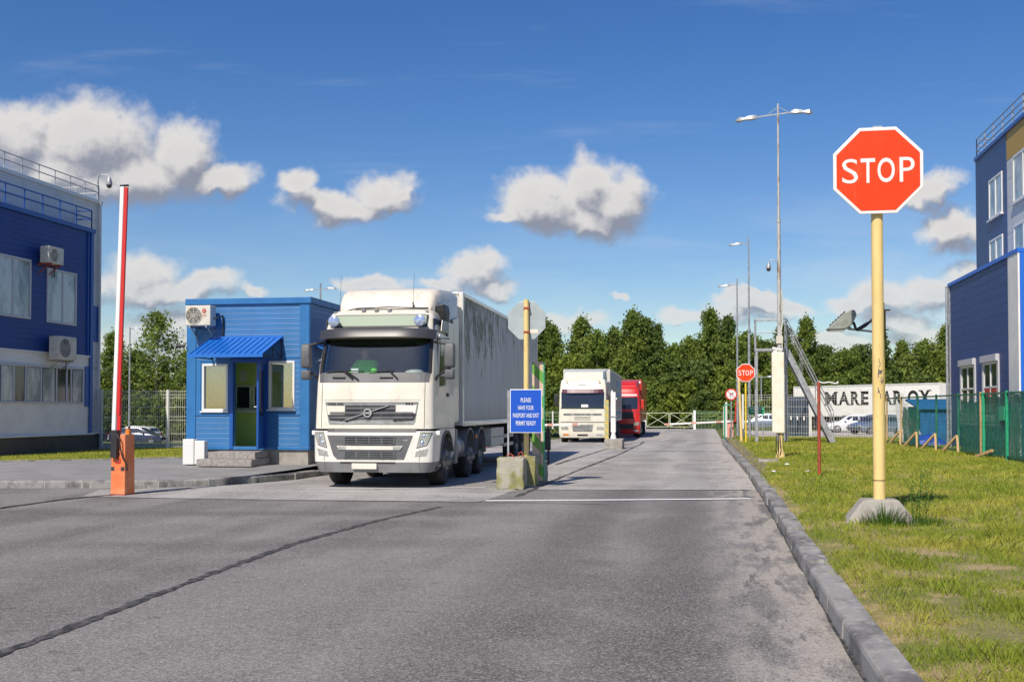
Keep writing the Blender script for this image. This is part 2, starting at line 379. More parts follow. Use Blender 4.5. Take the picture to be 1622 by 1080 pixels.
# peeling trailer side
def peeled():
    m, t, b, tc = new_mat('weathered_trailer_side')
    s = t.sep(tc)
    base = t.mix(t.ramp(t.noise(t.v('MULTIPLY', tc, (1, 6, .3)), 1.5, 5, .6), .35, .65), (.60, .605, .60), (.44, .445, .44))
    pn = t.noise(t.v('MULTIPLY', tc, (1, 2.2, .9)), 1.9, 8, .68)
    zmask = t.ramp(t.m('ADD', s[2], t.m('MULTIPLY', t.noise(t.v('MULTIPLY', tc, (1, 3, .3)), 1.6, 4), 2.2)), 2.6, 5.4, -.17, .10)
    ymask = t.ramp(s[1], 4.0, 11.0, .03, -.10)
    pf = t.ramp(t.m('ADD', pn, t.m('ADD', zmask, ymask)), .525, .56)
    dk = t.mix(t.ramp(t.noise(tc, 3, 5), .4, .6), (.15, .145, .10), (.24, .23, .19))
    c = t.mix(t.m('MULTIPLY', pf, .95), base, dk)
    rim = t.ramp(t.m('ABSOLUTE', t.m('SUBTRACT', t.m('ADD', pn, t.m('ADD', zmask, ymask)), .525)), 0, .018, .7, 0)
    c = t.mix(rim, c, (.5, .5, .5))
    scr = t.ramp(t.noise(t.v('MULTIPLY', tc, (1, 14, .5)), 3, 4, .7), .62, .72, 0, .45)
    c = t.mix(scr, c, (.14, .14, .14))
    low = t.ramp(s[2], 1.15, 1.9, .5, 0)
    c = t.mix(low, c, (.24, .215, .18))
    t.put(b.inputs['Base Color'], c); b.inputs['Roughness'].default_value = .55; b.inputs['Metallic'].default_value = .15
    t.put(b.inputs['Normal'], t.bump(pf, .3, .004)); return m
M_trailer = peeled()
# netting: a woven screen with holes
def net_mat(name, col, lo, hi):
    m = bpy.data.materials.new(name); m.use_nodes = True; t = NT(m.node_tree); MATS[name] = m
    b = t.n['Principled BSDF']; tc = t.node('ShaderNodeTexCoord').outputs['Object']
    n = t.noise(t.v('MULTIPLY', tc, (1, 1, .8)), 34, 3, .7); big = t.noise(t.v('MULTIPLY', tc, (1.4, 1.4, .5)), 1.7, 3, .6)
    a = t.ramp(t.m('ADD', n, t.m('MULTIPLY', big, .35)), lo, hi, .25, 1)
    t.put(b.inputs['Base Color'], t.mix(t.ramp(n, .4, .62), col, tuple(min(1, q * 3.2 + .01) for q in col)))
    t.put(b.inputs['Alpha'], a); b.inputs['Roughness'].default_value = .5
    return m
M_net = net_mat('green_debris_netting', (.003, .07, .05), .45, .68)

# ------------------------------------------------------------------ mesh helpers
class MB:
    def __init__(s): s.v = []; s.f = []; s.mi = []; s.cur = 0
    def add(s, vs, fs):
        b = len(s.v); s.v += [tuple(q) for q in vs]; s.f += [tuple(b + i for i in f) for f in fs]; s.mi += [s.cur] * len(fs); return s
    def box(s, x0, x1, y0, y1, z0, z1):
        return s.add([(x0, y0, z0), (x1, y0, z0), (x1, y1, z0), (x0, y1, z0), (x0, y0, z1), (x1, y0, z1), (x1, y1, z1), (x0, y1, z1)],
                     [(0, 3, 2, 1), (4, 5, 6, 7), (0, 1, 5, 4), (1, 2, 6, 5), (2, 3, 7, 6), (3, 0, 4, 7)])
    def bar(s, a, b, w, h=None, upv=(0, 0, 1)):
        """rectangular bar from a to b"""
        a = Vector(a); b = Vector(b); d = (b - a).normalized(); h = h or w; u = Vector(upv)
        if abs(d.dot(u)) > .98: u = Vector((0, 1, 0))
        sd = d.cross(u).normalized(); u = sd.cross(d)
        vs = [p + sd * i * w / 2 + u * j * h / 2 for p in (a, b) for i, j in ((-1, -1), (1, -1), (1, 1), (-1, 1))]
        return s.add(vs, [(0, 1, 2, 3), (7, 6, 5, 4), (0, 4, 5, 1), (1, 5, 6, 2), (2, 6, 7, 3), (3, 7, 4, 0)])
    def cyl(s, a, b, r0, r1=None, n=12, cap=True):
        a = Vector(a); b = Vector(b); r1 = r0 if r1 is None else r1
        d = (b - a).normalized(); q = d.to_track_quat('Z', 'Y')
        vs = []
        for p, r in ((a, r0), (b, r1)):
            for i in range(n):
                an = 2 * math.pi * i / n; vs.append(p + q @ Vector((r * math.cos(an), r * math.sin(an), 0)))
        fs = [(i, (i + 1) % n, n + (i + 1) % n, n + i) for i in range(n)]
        if cap: fs += [tuple(range(n - 1, -1, -1)), tuple(range(n, 2 * n))]
        return s.add(vs, fs)
    def tube(s, pts, r, n=6):
        for i in range(len(pts) - 1): s.cyl(pts[i], pts[i + 1], r, n=n)
        return s
    def prism(s, poly, a, b, axis='x'):
        """poly in the two other axes, extruded from a to b"""
        n = len(poly)
        def P(p, t):
            return {'x': (t, p[0], p[1]), 'y': (p[0], t, p[1]), 'z': (p[0], p[1], t)}[axis]
        vs = [P(p, a) for p in poly] + [P(p, b) for p in poly]
        fs = [(i, (i + 1) % n, n + (i + 1) % n, n + i) for i in range(n)] + [tuple(range(n - 1, -1, -1)), tuple(range(n, 2 * n))]
        return s.add(vs, fs)
    def lathe(s, prof, c, axis, n=32):
        """prof: (radius, along) pairs round an axis through c"""
        c = Vector(c); q = Vector(axis).normalized().to_track_quat('Z', 'Y'); m = len(prof)
        vs = [c + q @ Vector((r * math.cos(2 * math.pi * i / n), r * math.sin(2 * math.pi * i / n), h)) for i in range(n) for r, h in prof]
        fs = [(i * m + j, ((i + 1) % n) * m + j, ((i + 1) % n) * m + j + 1, i * m + j + 1) for i in range(n) for j in range(m - 1)]
        return s.add(vs, fs)
    def loft(s, secs, cap=True, closed=True):
        n = len(secs[0]); vs = [p for q in secs for p in q]; fs = []
        for k in range(len(secs) - 1):
            for i in range(n if closed else n - 1):
                j = (i + 1) % n; fs.append((k * n + i, k * n + j, (k + 1) * n + j, (k + 1) * n + i))
        if cap: fs += [tuple(range(n - 1, -1, -1)), tuple((len(secs) - 1) * n + i for i in range(n))]
        return s.add(vs, fs)
    def build(s, name, mats, parent=None, bevel=0, smooth=False, seg=2, fix=True):
        me = bpy.data.meshes.new(name); me.from_pydata(s.v, [], s.f)
        if not isinstance(mats, (list, tuple)): mats = [mats]
        for m in mats: me.materials.append(m)
        me.polygons.foreach_set('material_index', s.mi)
        if fix:
            import bmesh
            bm = bmesh.new(); bm.from_mesh(me); bmesh.ops.recalc_face_normals(bm, faces=bm.faces); bm.to_mesh(me); bm.free()
        me.update()
        if smooth: me.shade_smooth(); me.set_sharp_from_angle(angle=R(38))
        o = bpy.data.objects.new(name, me); COL.objects.link(o)
        if parent: o.parent = parent
        if bevel:
            b = o.modifiers.new('bevel', 'BEVEL'); b.width = bevel; b.segments = seg; b.limit_method = 'ANGLE'; b.angle_limit = R(40)
        return o
def box(*a): return MB().box(*a)

def tag(o, label, cat, group=None):
    o['label'] = label; o['category'] = cat
    if group: o['group'] = group
    return o
def thing(name, label, cat, loc=(0, 0, 0), rz=0, group=None):
    o = bpy.data.objects.new(name, None); COL.objects.link(o); o.location = loc; o.rotation_euler = (0, 0, rz)
    o.empty_display_size = .2
    return tag(o, label, cat, group)
def setting(o, kind='structure'): o['kind'] = kind; return o
def copy_tree(o, parent=None):
    c = o.copy(); COL.objects.link(c); c.parent = parent
    for ch in list(o.children): copy_tree(ch, c)
    return c
def dup(root, loc, rz=None, label=None, scale=None):
    c = copy_tree(root); c.location = loc
    if rz is not None: c.rotation_euler = (0, 0, rz)
    if scale: c.scale = scale
    if label: c['label'] = label
    return c

def text(name, string, wd, ht, mat_, parent, loc, rot=(R(90), 0, 0), depth=.004, bold=0.0, serif=False):
    cu = bpy.data.curves.new(name, 'FONT'); cu.body = string; cu.extrude = .01; cu.offset = bold; cu.align_x = 'CENTER'; cu.resolution_u = 4
    to = bpy.data.objects.new(name, cu); COL.objects.link(to)
    dg = bpy.context.evaluated_depsgraph_get(); dg.update()
    me = bpy.data.meshes.new_from_object(to.evaluated_get(dg)); bpy.data.objects.remove(to)
    co = np.empty(len(me.vertices) * 3); me.vertices.foreach_get('co', co); co = co.reshape(-1, 3)
    mn, mx = co.min(0), co.max(0); c = (mn + mx) / 2
    co = (co - c) * np.array([wd / (mx[0] - mn[0]), ht / (mx[1] - mn[1]), depth / max(1e-6, mx[2] - mn[2])])
    me.vertices.foreach_set('co', co.ravel()); me.materials.clear(); me.materials.append(mat_); me.update()
    o = bpy.data.objects.new(name, me); COL.objects.link(o); o.location = loc; o.rotation_euler = rot
    if parent: o.parent = parent
    return o

def fast_mesh(name, verts, faces4, mat_, parent=None):
    """numpy quads"""
    me = bpy.data.meshes.new(name); nv = len(verts); nf = len(faces4); k = faces4.shape[1]
    me.vertices.add(nv); me.vertices.foreach_set('co', verts.astype(np.float32).ravel())
    me.loops.add(nf * k); me.loops.foreach_set('vertex_index', faces4.astype(np.int32).ravel())
    me.polygons.add(nf); me.polygons.foreach_set('loop_start', np.arange(0, nf * k, k, dtype=np.int32))
    me.materials.append(mat_); me.update(calc_edges=True); me.validate()
    o = bpy.data.objects.new(name, me); COL.objects.link(o)
    if parent: o.parent = parent
    return o

# ================================================================== GROUND
def grid(name, xs, ys, zf, m, keep=None):
    vs = np.array([(x, y, zf(x, y)) for y in ys for x in xs]); nx = len(xs); fs = []
    for j in range(len(ys) - 1):
        for i in range(nx - 1):
            if keep and not keep((xs[i] + xs[i + 1]) / 2, (ys[j] + ys[j + 1]) / 2): continue
            a = j * nx + i; fs.append((a, a + 1, a + nx + 1, a + nx))
    return setting(fast_mesh(name, vs, np.array(fs), m))
def zbase(x, y):
    yy = min(max(y, 0), 100)
    a = zisl(x, yy); b = zverge(x, yy); r = zroad(x, yy)
    if y <= 22: a = r
    if x < -8: z = min(a, r) if x > -11 else a
    elif x > .95: z = b if x > 1.3 else min(b, r)
    else: z = r
    return z - .035 if not (-11 <= x <= 1.3) else min(z, r) - .035
xs = [-2500, -1200, -500, -200, -100, -70] + [-60 + i * 2 for i in range(24)] + [-12, -11, -9.2, -8, -4, 0, .95, 1.3, 3] + [5 + i * 3 for i in range(20)] + [80, 120, 300, 1000, 2500]
ys = [-500, -100, -20, 0, 10, 16, 20] + [22 + i * 2 for i in range(48)] + [130, 200, 500, 1200, 3500]
grid('ground', xs, ys, zbase, M_field)

# left kerb line, as Y of X
KL = [(-61, 18.4), (-30, 19.6), (-14.2, 20.5), (-12.4, 20.85), (-11.1, 21.25), (-10.3, 21.9), (-9.65, 22.9), (-9.25, 24.2), (-9.02, 26.4), (-8.95, 30), (-8.95, 36), (-8.95, 41)]
def ky(x):
    for (a, b), (c, d) in zip(KL, KL[1:]):
        if a <= x <= c: return b + (d - b) * (x - a) / max(1e-6, c - a)
    return KL[0][1] if x < KL[0][0] else 41
# asphalt: one sheet from behind the camera to the gate
xr = [-62, -40, -26, -20, -16, -12, -10.5, -9.4, -8.9, -6, -4, -2, 0, 1.10]
grid('road', xr, [-14, 0, 10, 16] + [18.6, 21, 24, 30, 36, 40, 44] + [46 + 3 * i for i in range(11)] + [82, 95, 112],
     lambda x, y: zroad(x, y), M_asphalt, keep=lambda x, y: (x > -9.4 or y < 22))
# older, paler surface past the joint where the lanes begin
def patch_sheet(name, poly_l, poly_r, ys_, dz, m):
    vs = []; n = 5
    for i, y in enumerate(ys_):
        xl = np.interp(y, *zip(*poly_l)); xr_ = np.interp(y, *zip(*poly_r))
        for k in range(n): x = xl + (xr_ - xl) * k / (n - 1); vs.append((x, y, zroad(x, y) + dz))
    fs = [(j * n + i, j * n + i + 1, (j + 1) * n + i + 1, (j + 1) * n + i) for j in range(len(ys_) - 1) for i in range(n - 1)]
    return setting(fast_mesh(name, np.array(vs), np.array(fs), m))
patch_sheet('old_road_surface', [(18.7, -11.3), (20.4, -11.9), (20.6, -11.2), (21.2, -10.9), (22, -9.9), (24, -9.2), (28, -8.97), (112, -8.97)],
            [(18.7, -3.9), (18.75, -3.8), (21.9, -3.7), (22.6, 1.08), (112, 1.08)], [18.7, 19.5, 20.4, 21.2, 21.9, 22.6, 24, 28, 34, 40, 45] + [47 + 2 * i for i in range(32)] + [112], .005, M_asphalt2)
patch_sheet('worn_lane_apron', [(18.75, -3.72), (21.8, -3.62)], [(18.75, -1.6), (21.8, -1.9)], [18.75, 19.8, 20.8, 21.8], .005, M_asphalt)

def ribbon(name, pts, wd, dz, m, jit=.0, zf=zroad, seg=.35):
    P = [];
    for a, b in zip(pts, pts[1:]):
        n = max(1, int(math.dist(a, b) / seg))
        for i in range(n): P.append((a[0] + (b[0] - a[0]) * i / n, a[1] + (b[1] - a[1]) * i / n))
    P.append(pts[-1]); vs = []
    for i, p in enumerate(P):
        q = P[min(i + 1, len(P) - 1)]; r = P[max(i - 1, 0)]
        d = Vector((q[0] - r[0], q[1] - r[1])).normalized(); nrm = Vector((-d.y, d.x))
        o = random.uniform(-jit, jit); ww = wd * (1 + random.uniform(-1, 1) * (.45 if jit else 0))
        for s in (-.5, .5):
            x, y = p[0] + nrm.x * (s * ww + o), p[1] + nrm.y * (s * ww + o); vs.append((x, y, zf(x, y) + dz))
    fs = [(2 * i, 2 * i + 1, 2 * i + 3, 2 * i + 2) for i in range(len(P) - 1)]
    return setting(fast_mesh(name, np.array(vs), np.array(fs), m))
ribbon('sealed_crack', [(-4.5, 3.0), (-4.56, 6.62), (-4.61, 7.83), (-4.75, 10.11), (-4.83, 12.68), (-4.66, 15.4), (-4.28, 17.8)], .10, .006, M_seal, .012, seg=.1)
ribbon('sealed_crack', [(-11.3, 15.9), (-11.25, 18.2), (-10.9, 19.3), (-10.3, 20.4), (-10.35, 21.2)], .10, .011, M_seal, .018)
ribbon('sealed_crack', [(-3.4, 20.06), (-3.33, 26.81), (-2.98, 40.74), (-2.95, 52), (-3.3, 62)], .09, .011, M_seal, .018)
ribbon('sealed_crack', [(-4.27, 31.99), (-3.9, 45), (-3.57, 55.19), (-2.6, 66), (-2.24, 75)], .10, .011, M_seal, .018)
ribbon('sealed_crack', [(-2.72, 42.5), (-1, 42.9), (.75, 42.6)], .10, .016, M_seal, .018)
ribbon('sealed_crack', [(-3.0, 55), (-1.6, 55.8), (-.6, 54.6), (.8, 57)], .14, .011, M_seal, .018)

ribbon('sealed_crack', [(-1.9, 62), (-1.0, 64.5), (-1.1, 66)], .16, .011, M_seal, .018)
ribbon('asphalt_joint', [(-11.26, 18.69), (-8, 18.6), (-3.79, 18.80)], .045, .009, M_seal, .01)
ribbon('asphalt_joint', [(-3.7, 21.85), (-1.5, 22.1), (.93, 22.6)], .05, .009, M_seal, .012)
ribbon('road_marking', [(-3.78, 19.05), (-1.6, 19.6), (.83, 20.3)], .21, .012, M_mark)
ribbon('road_marking', [(-7.9, 21.2), (-6, 21.75), (-4.43, 22.3)], .10, .012, M_mark)
ribbon('road_marking', [(-7.75, 20.5), (-6, 21.0), (-4.6, 21.4)], .08, .012, M_mark)
ribbon('road_marking', [(-3.2, 44.2), (-1.0, 44.6), (.8, 45.6)], .14, .018, M_mark)
ribbon('road_marking', [(-2.9, 57.6), (-2.6, 63), (-2.2, 74)], .12, .018, M_mark)

# kerbs: single stones with open joints
def kerb(name, line, hgt, wd, side, zf, m=M_kerb, step=1.0):
    mb = MB(); pts = []
    for a, b in zip(line, line[1:]):
        n = max(1, round(math.dist(a, b) / step))
        for i in range(n): pts.append((a[0] + (b[0] - a[0]) * i / n, a[1] + (b[1] - a[1]) * i / n))
    pts.append(line[-1])
    for a, b in zip(pts, pts[1:]):
        d = Vector((b[0] - a[0], b[1] - a[1])); L = d.length; d /= L; nrm = Vector((-d.y, d.x)) * side
        o = random.uniform(-.012, .012); h = hgt + random.uniform(-.012, .012)
        prof = [(0 + o, -.06), (.008 + o, h * .80), (.018 + o, h * .93), (.040 + o, h), (wd + o, h + .004), (wd + o, -.06)]
        secs = []
        for t in (.009, L - .013):
            p = Vector(a) + d * t; z0 = zf(p.x, p.y)
            secs.append([(p.x + nrm.x * q, p.y + nrm.y * q, z0 + zz) for q, zz in prof])
        mb.loft(secs)
    o = setting(mb.build(name, m)); mm = MB()
    if hgt > .1:
        for a, b in zip(pts, pts[1:]):
            d = Vector((b[0] - a[0], b[1] - a[1])); L = d.length; d /= L; nrm = Vector((-d.y, d.x)) * side; z0 = zf(*b); secs = []
            for t in (L - .014, L + .010): p = Vector(a) + d * t; secs.append([(p.x + nrm.x * q, p.y + nrm.y * q, z0 + zz) for q, zz in [(.008, -.05), (.014, hgt * .8), (.03, hgt * .9), (.05, hgt - .012), (wd - .01, hgt - .012), (wd - .01, -.05)]])
            mm.loft(secs)
        mm.build('mortar', M_mortar, o)
    return o
kerb('kerb', [(.92, -8), (.93, 3), (.94, 8), (.98, 13), (1.04, 20), (1.05, 27), (.98, 34), (.90, 42), (.84, 52), (.95, 64), (1.3, 70)], .15, .21, -1, zroad)
kerb('kerb', KL, .15, .18, 1, zroad)
ribbon('kerb_gutter', [(.925, -8), (.93, 3), (.935, 8), (.975, 13), (1.035, 20), (1.045, 27)], .03, .009, M_seal, .008)

# pavement in front of the booth
cols = [-61, -45, -30, -22, -18, -16, -14.2, -13.4, -12.4, -11.7, -11.1, -10.7, -10.3, -9.95, -9.65, -9.45, -9.25, -9.12, -9.02, -8.98]
rows = [0, .08, .17, .27, .38, .5, .65, .8, 1]
vs = []; fs = []
for x in cols:
    y0 = ky(x) + .14
    for t in rows: y = y0 + (41 - y0) * t; vs.append((x - (.12 if x > -10 else 0), y, zisl(x, y) + .006))
n = len(rows)
for i in range(len(cols) - 1):
    for j in range(n - 1): fs.append((i * n + j, (i + 1) * n + j, (i + 1) * n + j + 1, i * n + j + 1))
setting(fast_mesh('pavement', np.array(vs), np.array(fs), M_paving))
# left lawn
lawn = MB(); pl = [(-60, 24.3), (-19, 24.9), (-17.9, 25.8), (-14.4, 28.7), (-12.95, 29.4), (-12.95, 40.9), (-60, 40.9)]
lawn.prism([(x, y) for x, y in pl], .1, .268, 'z'); setting(lawn.build('lawn', M_turf))
kerb('lawn_edging', [(-19, 24.85), (-17.9, 25.72), (-14.4, 28.6), (-13.0, 29.3)], .035, .07, 1, lambda x, y: .25)

# right verge, slightly uneven
def zv(x, y): return zverge(x, y) + .01 - .045 * (1 - sm((x - 1.15) / .3)) + .022 * math.sin(x * 1.7 + y * .31) * math.sin(y * .43) * min(1, max(0, (x - 1.2)))
grid('verge', [1.12, 1.3, 1.6, 2, 2.5, 3, 3.6, 4.3, 5, 6, 7, 8, 9, 10, 12, 14, 18, 24, 40], [-8, -3] + [0 + i * .8 for i in range(75)] + [62, 64], zv, M_turf)
grid('bare_soil', [1.10, 1.22, 1.34, 1.46, 1.58], [26 + i for i in range(36)], lambda x, y: zv(x, y) + .012 + random.uniform(-.004, .004), M_dirt)
# car park behind the white fence, lane beyond the left fence
grid('car_park', [3.2, 6, 9, 12, 15, 20, 30], [62, 66, 70, 75, 80, 85, 90, 96], lambda x, y: zverge(x, y) - .012, M_asphalt2)
grid('side_road', [-90, -70, -55, -50, -45, -40, -35, -30, -20, -12], [72, 75, 78, 82, 86], lambda x, y: zisl(x, y) - .012, M_asphalt2)

# ------------------------------------------------------------------ grass blades (one object: nobody could count them)
rng = np.random.default_rng(3)
BARE = [(2.3, 11.8, .45, .5), (2.5, 10.9, .4, .35), (1.85, 10.2, .3, .3), (1.85, 8.8, .3, .35), (1.85, 7.6, .3, .3), (1.4, 12.2, .2, .6), (3.0, 9.4, .5, .35), (2.6, 8.2, .35, .3), (3.4, 12.4, .5, .4), (1.3, 19, .12, 3), (2.4, 7.0, .3, .3)]
def blades(x, y, z, h, wdt):
    n = len(x); a = rng.uniform(0, 2 * np.pi, n); lean = rng.normal(0, .38, (n, 2)) * h[:, None]
    dx, dy = np.cos(a) * wdt / 2, np.sin(a) * wdt / 2
    v = np.empty((n, 4, 3)); v[:, 0] = np.c_[x - dx, y - dy, z]; v[:, 1] = np.c_[x + dx, y + dy, z]
    v[:, 2] = np.c_[x + dx * .6 + lean[:, 0] * .45, y + dy * .6 + lean[:, 1] * .45, z + h * .6]
    v[:, 3] = np.c_[x + lean[:, 0], y + lean[:, 1], z + h]
    return v.reshape(-1, 3)
V = []
for (y0, y1, dens, h, wd) in ((5, 9, 5200, .04, .0045), (9, 14, 2900, .045, .0065), (14, 22, 1300, .05, .011), (22, 36, 520, .055, .02), (36, 60, 200, .07, .035)):
    xmax0 = .30 * y1 + 1.6
    n = int(dens * (y1 - y0) * (xmax0 - 1.15))
    x = rng.uniform(1.15, xmax0, n); y = rng.uniform(y0, y1, n)
    keep = np.ones(n, bool)
    for bx, by, ra, rb in BARE:
        q = ((x - bx) / ra) ** 2 + ((y - by) / rb) ** 2; keep &= (q > 1) | (rng.random(n) < np.clip(q, 0, 1) * .45 + .06)
    cl = np.sin(x * 5.1 + np.sin(y * 3.3) * 2) * np.sin(y * 4.7 + np.cos(x * 2.9) * 2)
    keep &= rng.random(n) < .72 + .28 * cl
    keep &= ~((x < 1.28) & (rng.random(n) < .5)); keep &= ~((y > 27) & (x < 1.65) & (rng.random(n) < .8))
    sc_n = np.sin(x * 2.3 + 1) * np.sin(y * 1.1 + x) ; keep &= (rng.random(n) > .45 * (sc_n > .55) * (y < 16))
    x, y, cl = x[keep], y[keep], cl[keep]; z = np.array([zv(a, b) for a, b in zip(x, y)])
    hh = h * rng.uniform(.4, 1.5, len(x)) * (1 + .35 * cl); V.append(blades(x, y, z, hh, np.full(len(x), wd)))
nc_ = 620; cx_ = 1.3 + rng.random(nc_) ** .9 * 11; cy_ = rng.uniform(5, 42, nc_); k_ = cx_ < .3 * cy_ + 1.5; cx_, cy_ = cx_[k_], cy_[k_]
for a_, b_ in zip(cx_, cy_):
    m_ = 26; rr_ = rng.uniform(.03, .11); x = a_ + rng.normal(0, rr_, m_); y = b_ + rng.normal(0, rr_, m_); q_ = x > 1.2; x, y = x[q_], y[q_]
    V.append(blades(x, y, np.array([zv(u, w_) for u, w_ in zip(x, y)]), rng.uniform(.06, .15, len(x)), np.full(len(x), .005 + .0006 * b_)))
n = 26000; x = rng.uniform(-19.6, -13, n); y = rng.uniform(24.8, 36, n)
k = (y > np.interp(x, [-19, -17.9, -14.4, -12.9], [24.95, 25.9, 28.8, 29.4])); x, y = x[k], y[k]
V.append(blades(x, y, np.full(len(x), .268), .05 * rng.uniform(.5, 1.5, len(x)), np.full(len(x), .022)))
V = np.concatenate(V); F4 = np.arange(len(V)).reshape(-1, 4)
setting(fast_mesh('grass', V, F4, M_grass), 'stuff')['label'] = 'short sunlit grass on the verge and lawn'

def tuft(name, label, loc, n, rad, h, wd=.009, m=M_grassdark, group=None, seed=1):
    rg = np.random.default_rng(seed); a = rg.uniform(0, 2 * np.pi, n); r = rad * np.sqrt(rg.random(n))
    hh = h * rg.uniform(.4, 1.1, n) * (1.1 - .6 * r / rad); out_ = rg.uniform(.1, .6, n) * hh
    vs = []; fs = []
    for i in range(n):
        bx, by = r[i] * math.cos(a[i]), r[i] * math.sin(a[i]); ox, oy = math.cos(a[i]) * out_[i], math.sin(a[i]) * out_[i]
        px, py = -math.sin(a[i]) * wd / 2, math.cos(a[i]) * wd / 2; b = len(vs)
        for t, ww in ((0, 1), (.5, .8), (1, .1)):
            cx, cy, cz = bx + ox * t * t, by + oy * t * t, hh[i] * (t - .18 * t * t * (out_[i] / hh[i]) * 2)
            vs += [(cx - px * ww, cy - py * ww, cz), (cx + px * ww, cy + py * ww, cz)]
        fs += [(b, b + 1, b + 3, b + 2), (b + 2, b + 3, b + 5, b + 4)]
    o = fast_mesh(name, np.array(vs), np.array(fs), m); o.location = loc
    return tag(o, label, 'grass tuft', group)

# ================================================================== LEFT BUILDING
def window(name, parent, X, y0, y1, z0, z1, muls, frame=M_pvcgrey, pane=M_blindrefl, face=1, fw=.07, prot=.04, hbar=None, label=None):
    """window in a wall whose normal is +X (face=1) or -X (face=-1)"""
    s = face; a, b = sorted((X - s * .02, X + s * prot)); mb = MB()
    mb.box(a, b, y0, y0 + fw, z0, z1).box(a, b, y1 - fw, y1, z0, z1).box(a, b, y0 + fw, y1 - fw, z0, z0 + fw).box(a, b, y0 + fw, y1 - fw, z1 - fw, z1)
    for m_ in muls: mb.box(a, b - .004 if s > 0 else b, m_ - fw * .5, m_ + fw * .5, z0 + fw, z1 - fw)
    if hbar: mb.box(a, b, y0 + fw, y1 - fw, hbar - fw * .35, hbar + fw * .35)
    w_ = mb.build(name, frame, parent, bevel=.008)
    q = X + s * .012; a, b = sorted((q, q - s * .01)); ys_ = [y0 + fw] + list(muls) + [y1 - fw]
    pn = MB()
    for u, v in zip(ys_, ys_[1:]): pn.box(a, b, u + .01, v - .01, z0 + fw * .8, z1 - fw * .8)
    pn.build('pane', pane, w_)
    return w_
bl = thing('office_building', 'two storey office block with dark blue metal cladding, white lower band and roof railings', 'building', (-24, 30, 0))
def L(mb, dx=24, dy=-30): mb.v = [(x + dx, y + dy, z) for x, y, z in mb.v]; return mb
L(box(-40, -19.7, 27.6, 33.15, 3.34, 7.36)).build('upper_wall', M_navy, bl)
L(box(-40, -19.72, 27.6, 33.13, .82, 3.34)).build('lower_wall', M_wallwhite, bl)
L(box(-40, -20.32, 33.1, 34.66, .82, 8.6)).build('rear_wall', M_wallgrey, bl)
L(box(-40, -20.30, 27.62, 33.1, 7.36, 8.6)).build('roof_storey', M_wallgrey, bl)
L(box(-40, -19.66, 27.58, 33.2, .15, .80).box(-40, -20.2, 33.2, 34.7, .15, .80)).build('plinth', M_plinth, bl)
L(box(-40, -19.6, 27.56, 33.24, .80, .84).box(-40, -20.16, 33.24, 34.74, .80, .84)).build('plinth_flashing', M_pvc, bl, bevel=.006)
L(box(-40, -19.62, 27.56, 33.24, 7.36, 7.5)).build('blue_parapet_flashing', M_navytrim, bl, bevel=.01)
L(box(-40, -20.24, 27.58, 34.72, 8.6, 8.72)).build('roof_flashing', M_pvc, bl, bevel=.01)
L(box(-19.7, -19.66, 33.03, 33.19, .85, 7.36).box(-19.7, -19.655, 32.86, 32.9, 3.34, 7.36)).build('corner_trim', M_navytrim, bl)
L(box(-19.7, -19.67, 27.6, 33.05, 3.30, 3.36)).build('band_trim', M_pvc, bl)
L(box(-19.72, -19.69, 32.8, 33.02, 1.7, 3.0)).build('blue_corner_panel', M_navytrim, bl)
L(box(-20.32, -20.28, 33.75, 34.66, 3.9, 5.1)).build('blue_rear_panel', M_navytrim, bl)
L(MB().cyl((-20.24, 34.55, .85), (-20.24, 34.55, 8.7), .045, n=8)).build('downpipe', M_pvc, bl, smooth=True)
w1 = window('window', bl, 24 - 19.7, 27.9 - 30, 29.8 - 30, 4.28, 6.05, [28.95 - 30])
window('window', bl, 24 - 19.7, 30.62 - 30, 32.22 - 30, 4.26, 5.93, [31.46 - 30])
window('strip_window', bl, 24 - 19.72, 27.8 - 30, 32.72 - 30, 1.78, 2.95, [28.5 - 30, 29.05 - 30, 29.62 - 30, 30.4 - 30, 31.2 - 30, 31.75 - 30, 32.0 - 30], pane=M_glassdark)
for a, b in ((28.55, 29.0), (29.7, 30.35), (30.5, 31.1), (32.1, 32.6)): box(4.293, 4.299, a - 30, b - 30, 1.86, 2.86).build('blind', M_blindrefl, bl)
window('window', bl, 24 - 20.32, 33.2 - 30, 33.75 - 30, 3.7, 5.2, [])
def railing(name, parent, pts, h, mat_, post_gap=1.1, r=.02, rails=(1, .55)):
    mb = MB()
    for a, b in zip(pts, pts[1:]):
        a = Vector(a); b = Vector(b); n_ = max(1, round((b - a).length / post_gap))
        for i in range(n_ + 1): p = a + (b - a) * i / n_; mb.cyl(p, p + Vector((0, 0, h)), r, n=6)
        for k in rails: mb.cyl(a + Vector((0, 0, h * k)), b + Vector((0, 0, h * k)), r, n=6)
    return mb.build(name, mat_, parent, smooth=True)
railing('blue_railing', bl, [(3.0, -2.35, 7.5), (4.3, -2.35, 7.5), (4.3, 3.1, 7.5), (3.75, 3.1, 7.5)], .6, M_navytrim, .95, .022)
railing('roof_railing', bl, [(-4, -2.3, 8.72), (3.66, -2.3, 8.72), (3.66, 4.6, 8.72), (-4, 4.6, 8.72)], .5, M_galv, .9, .018)

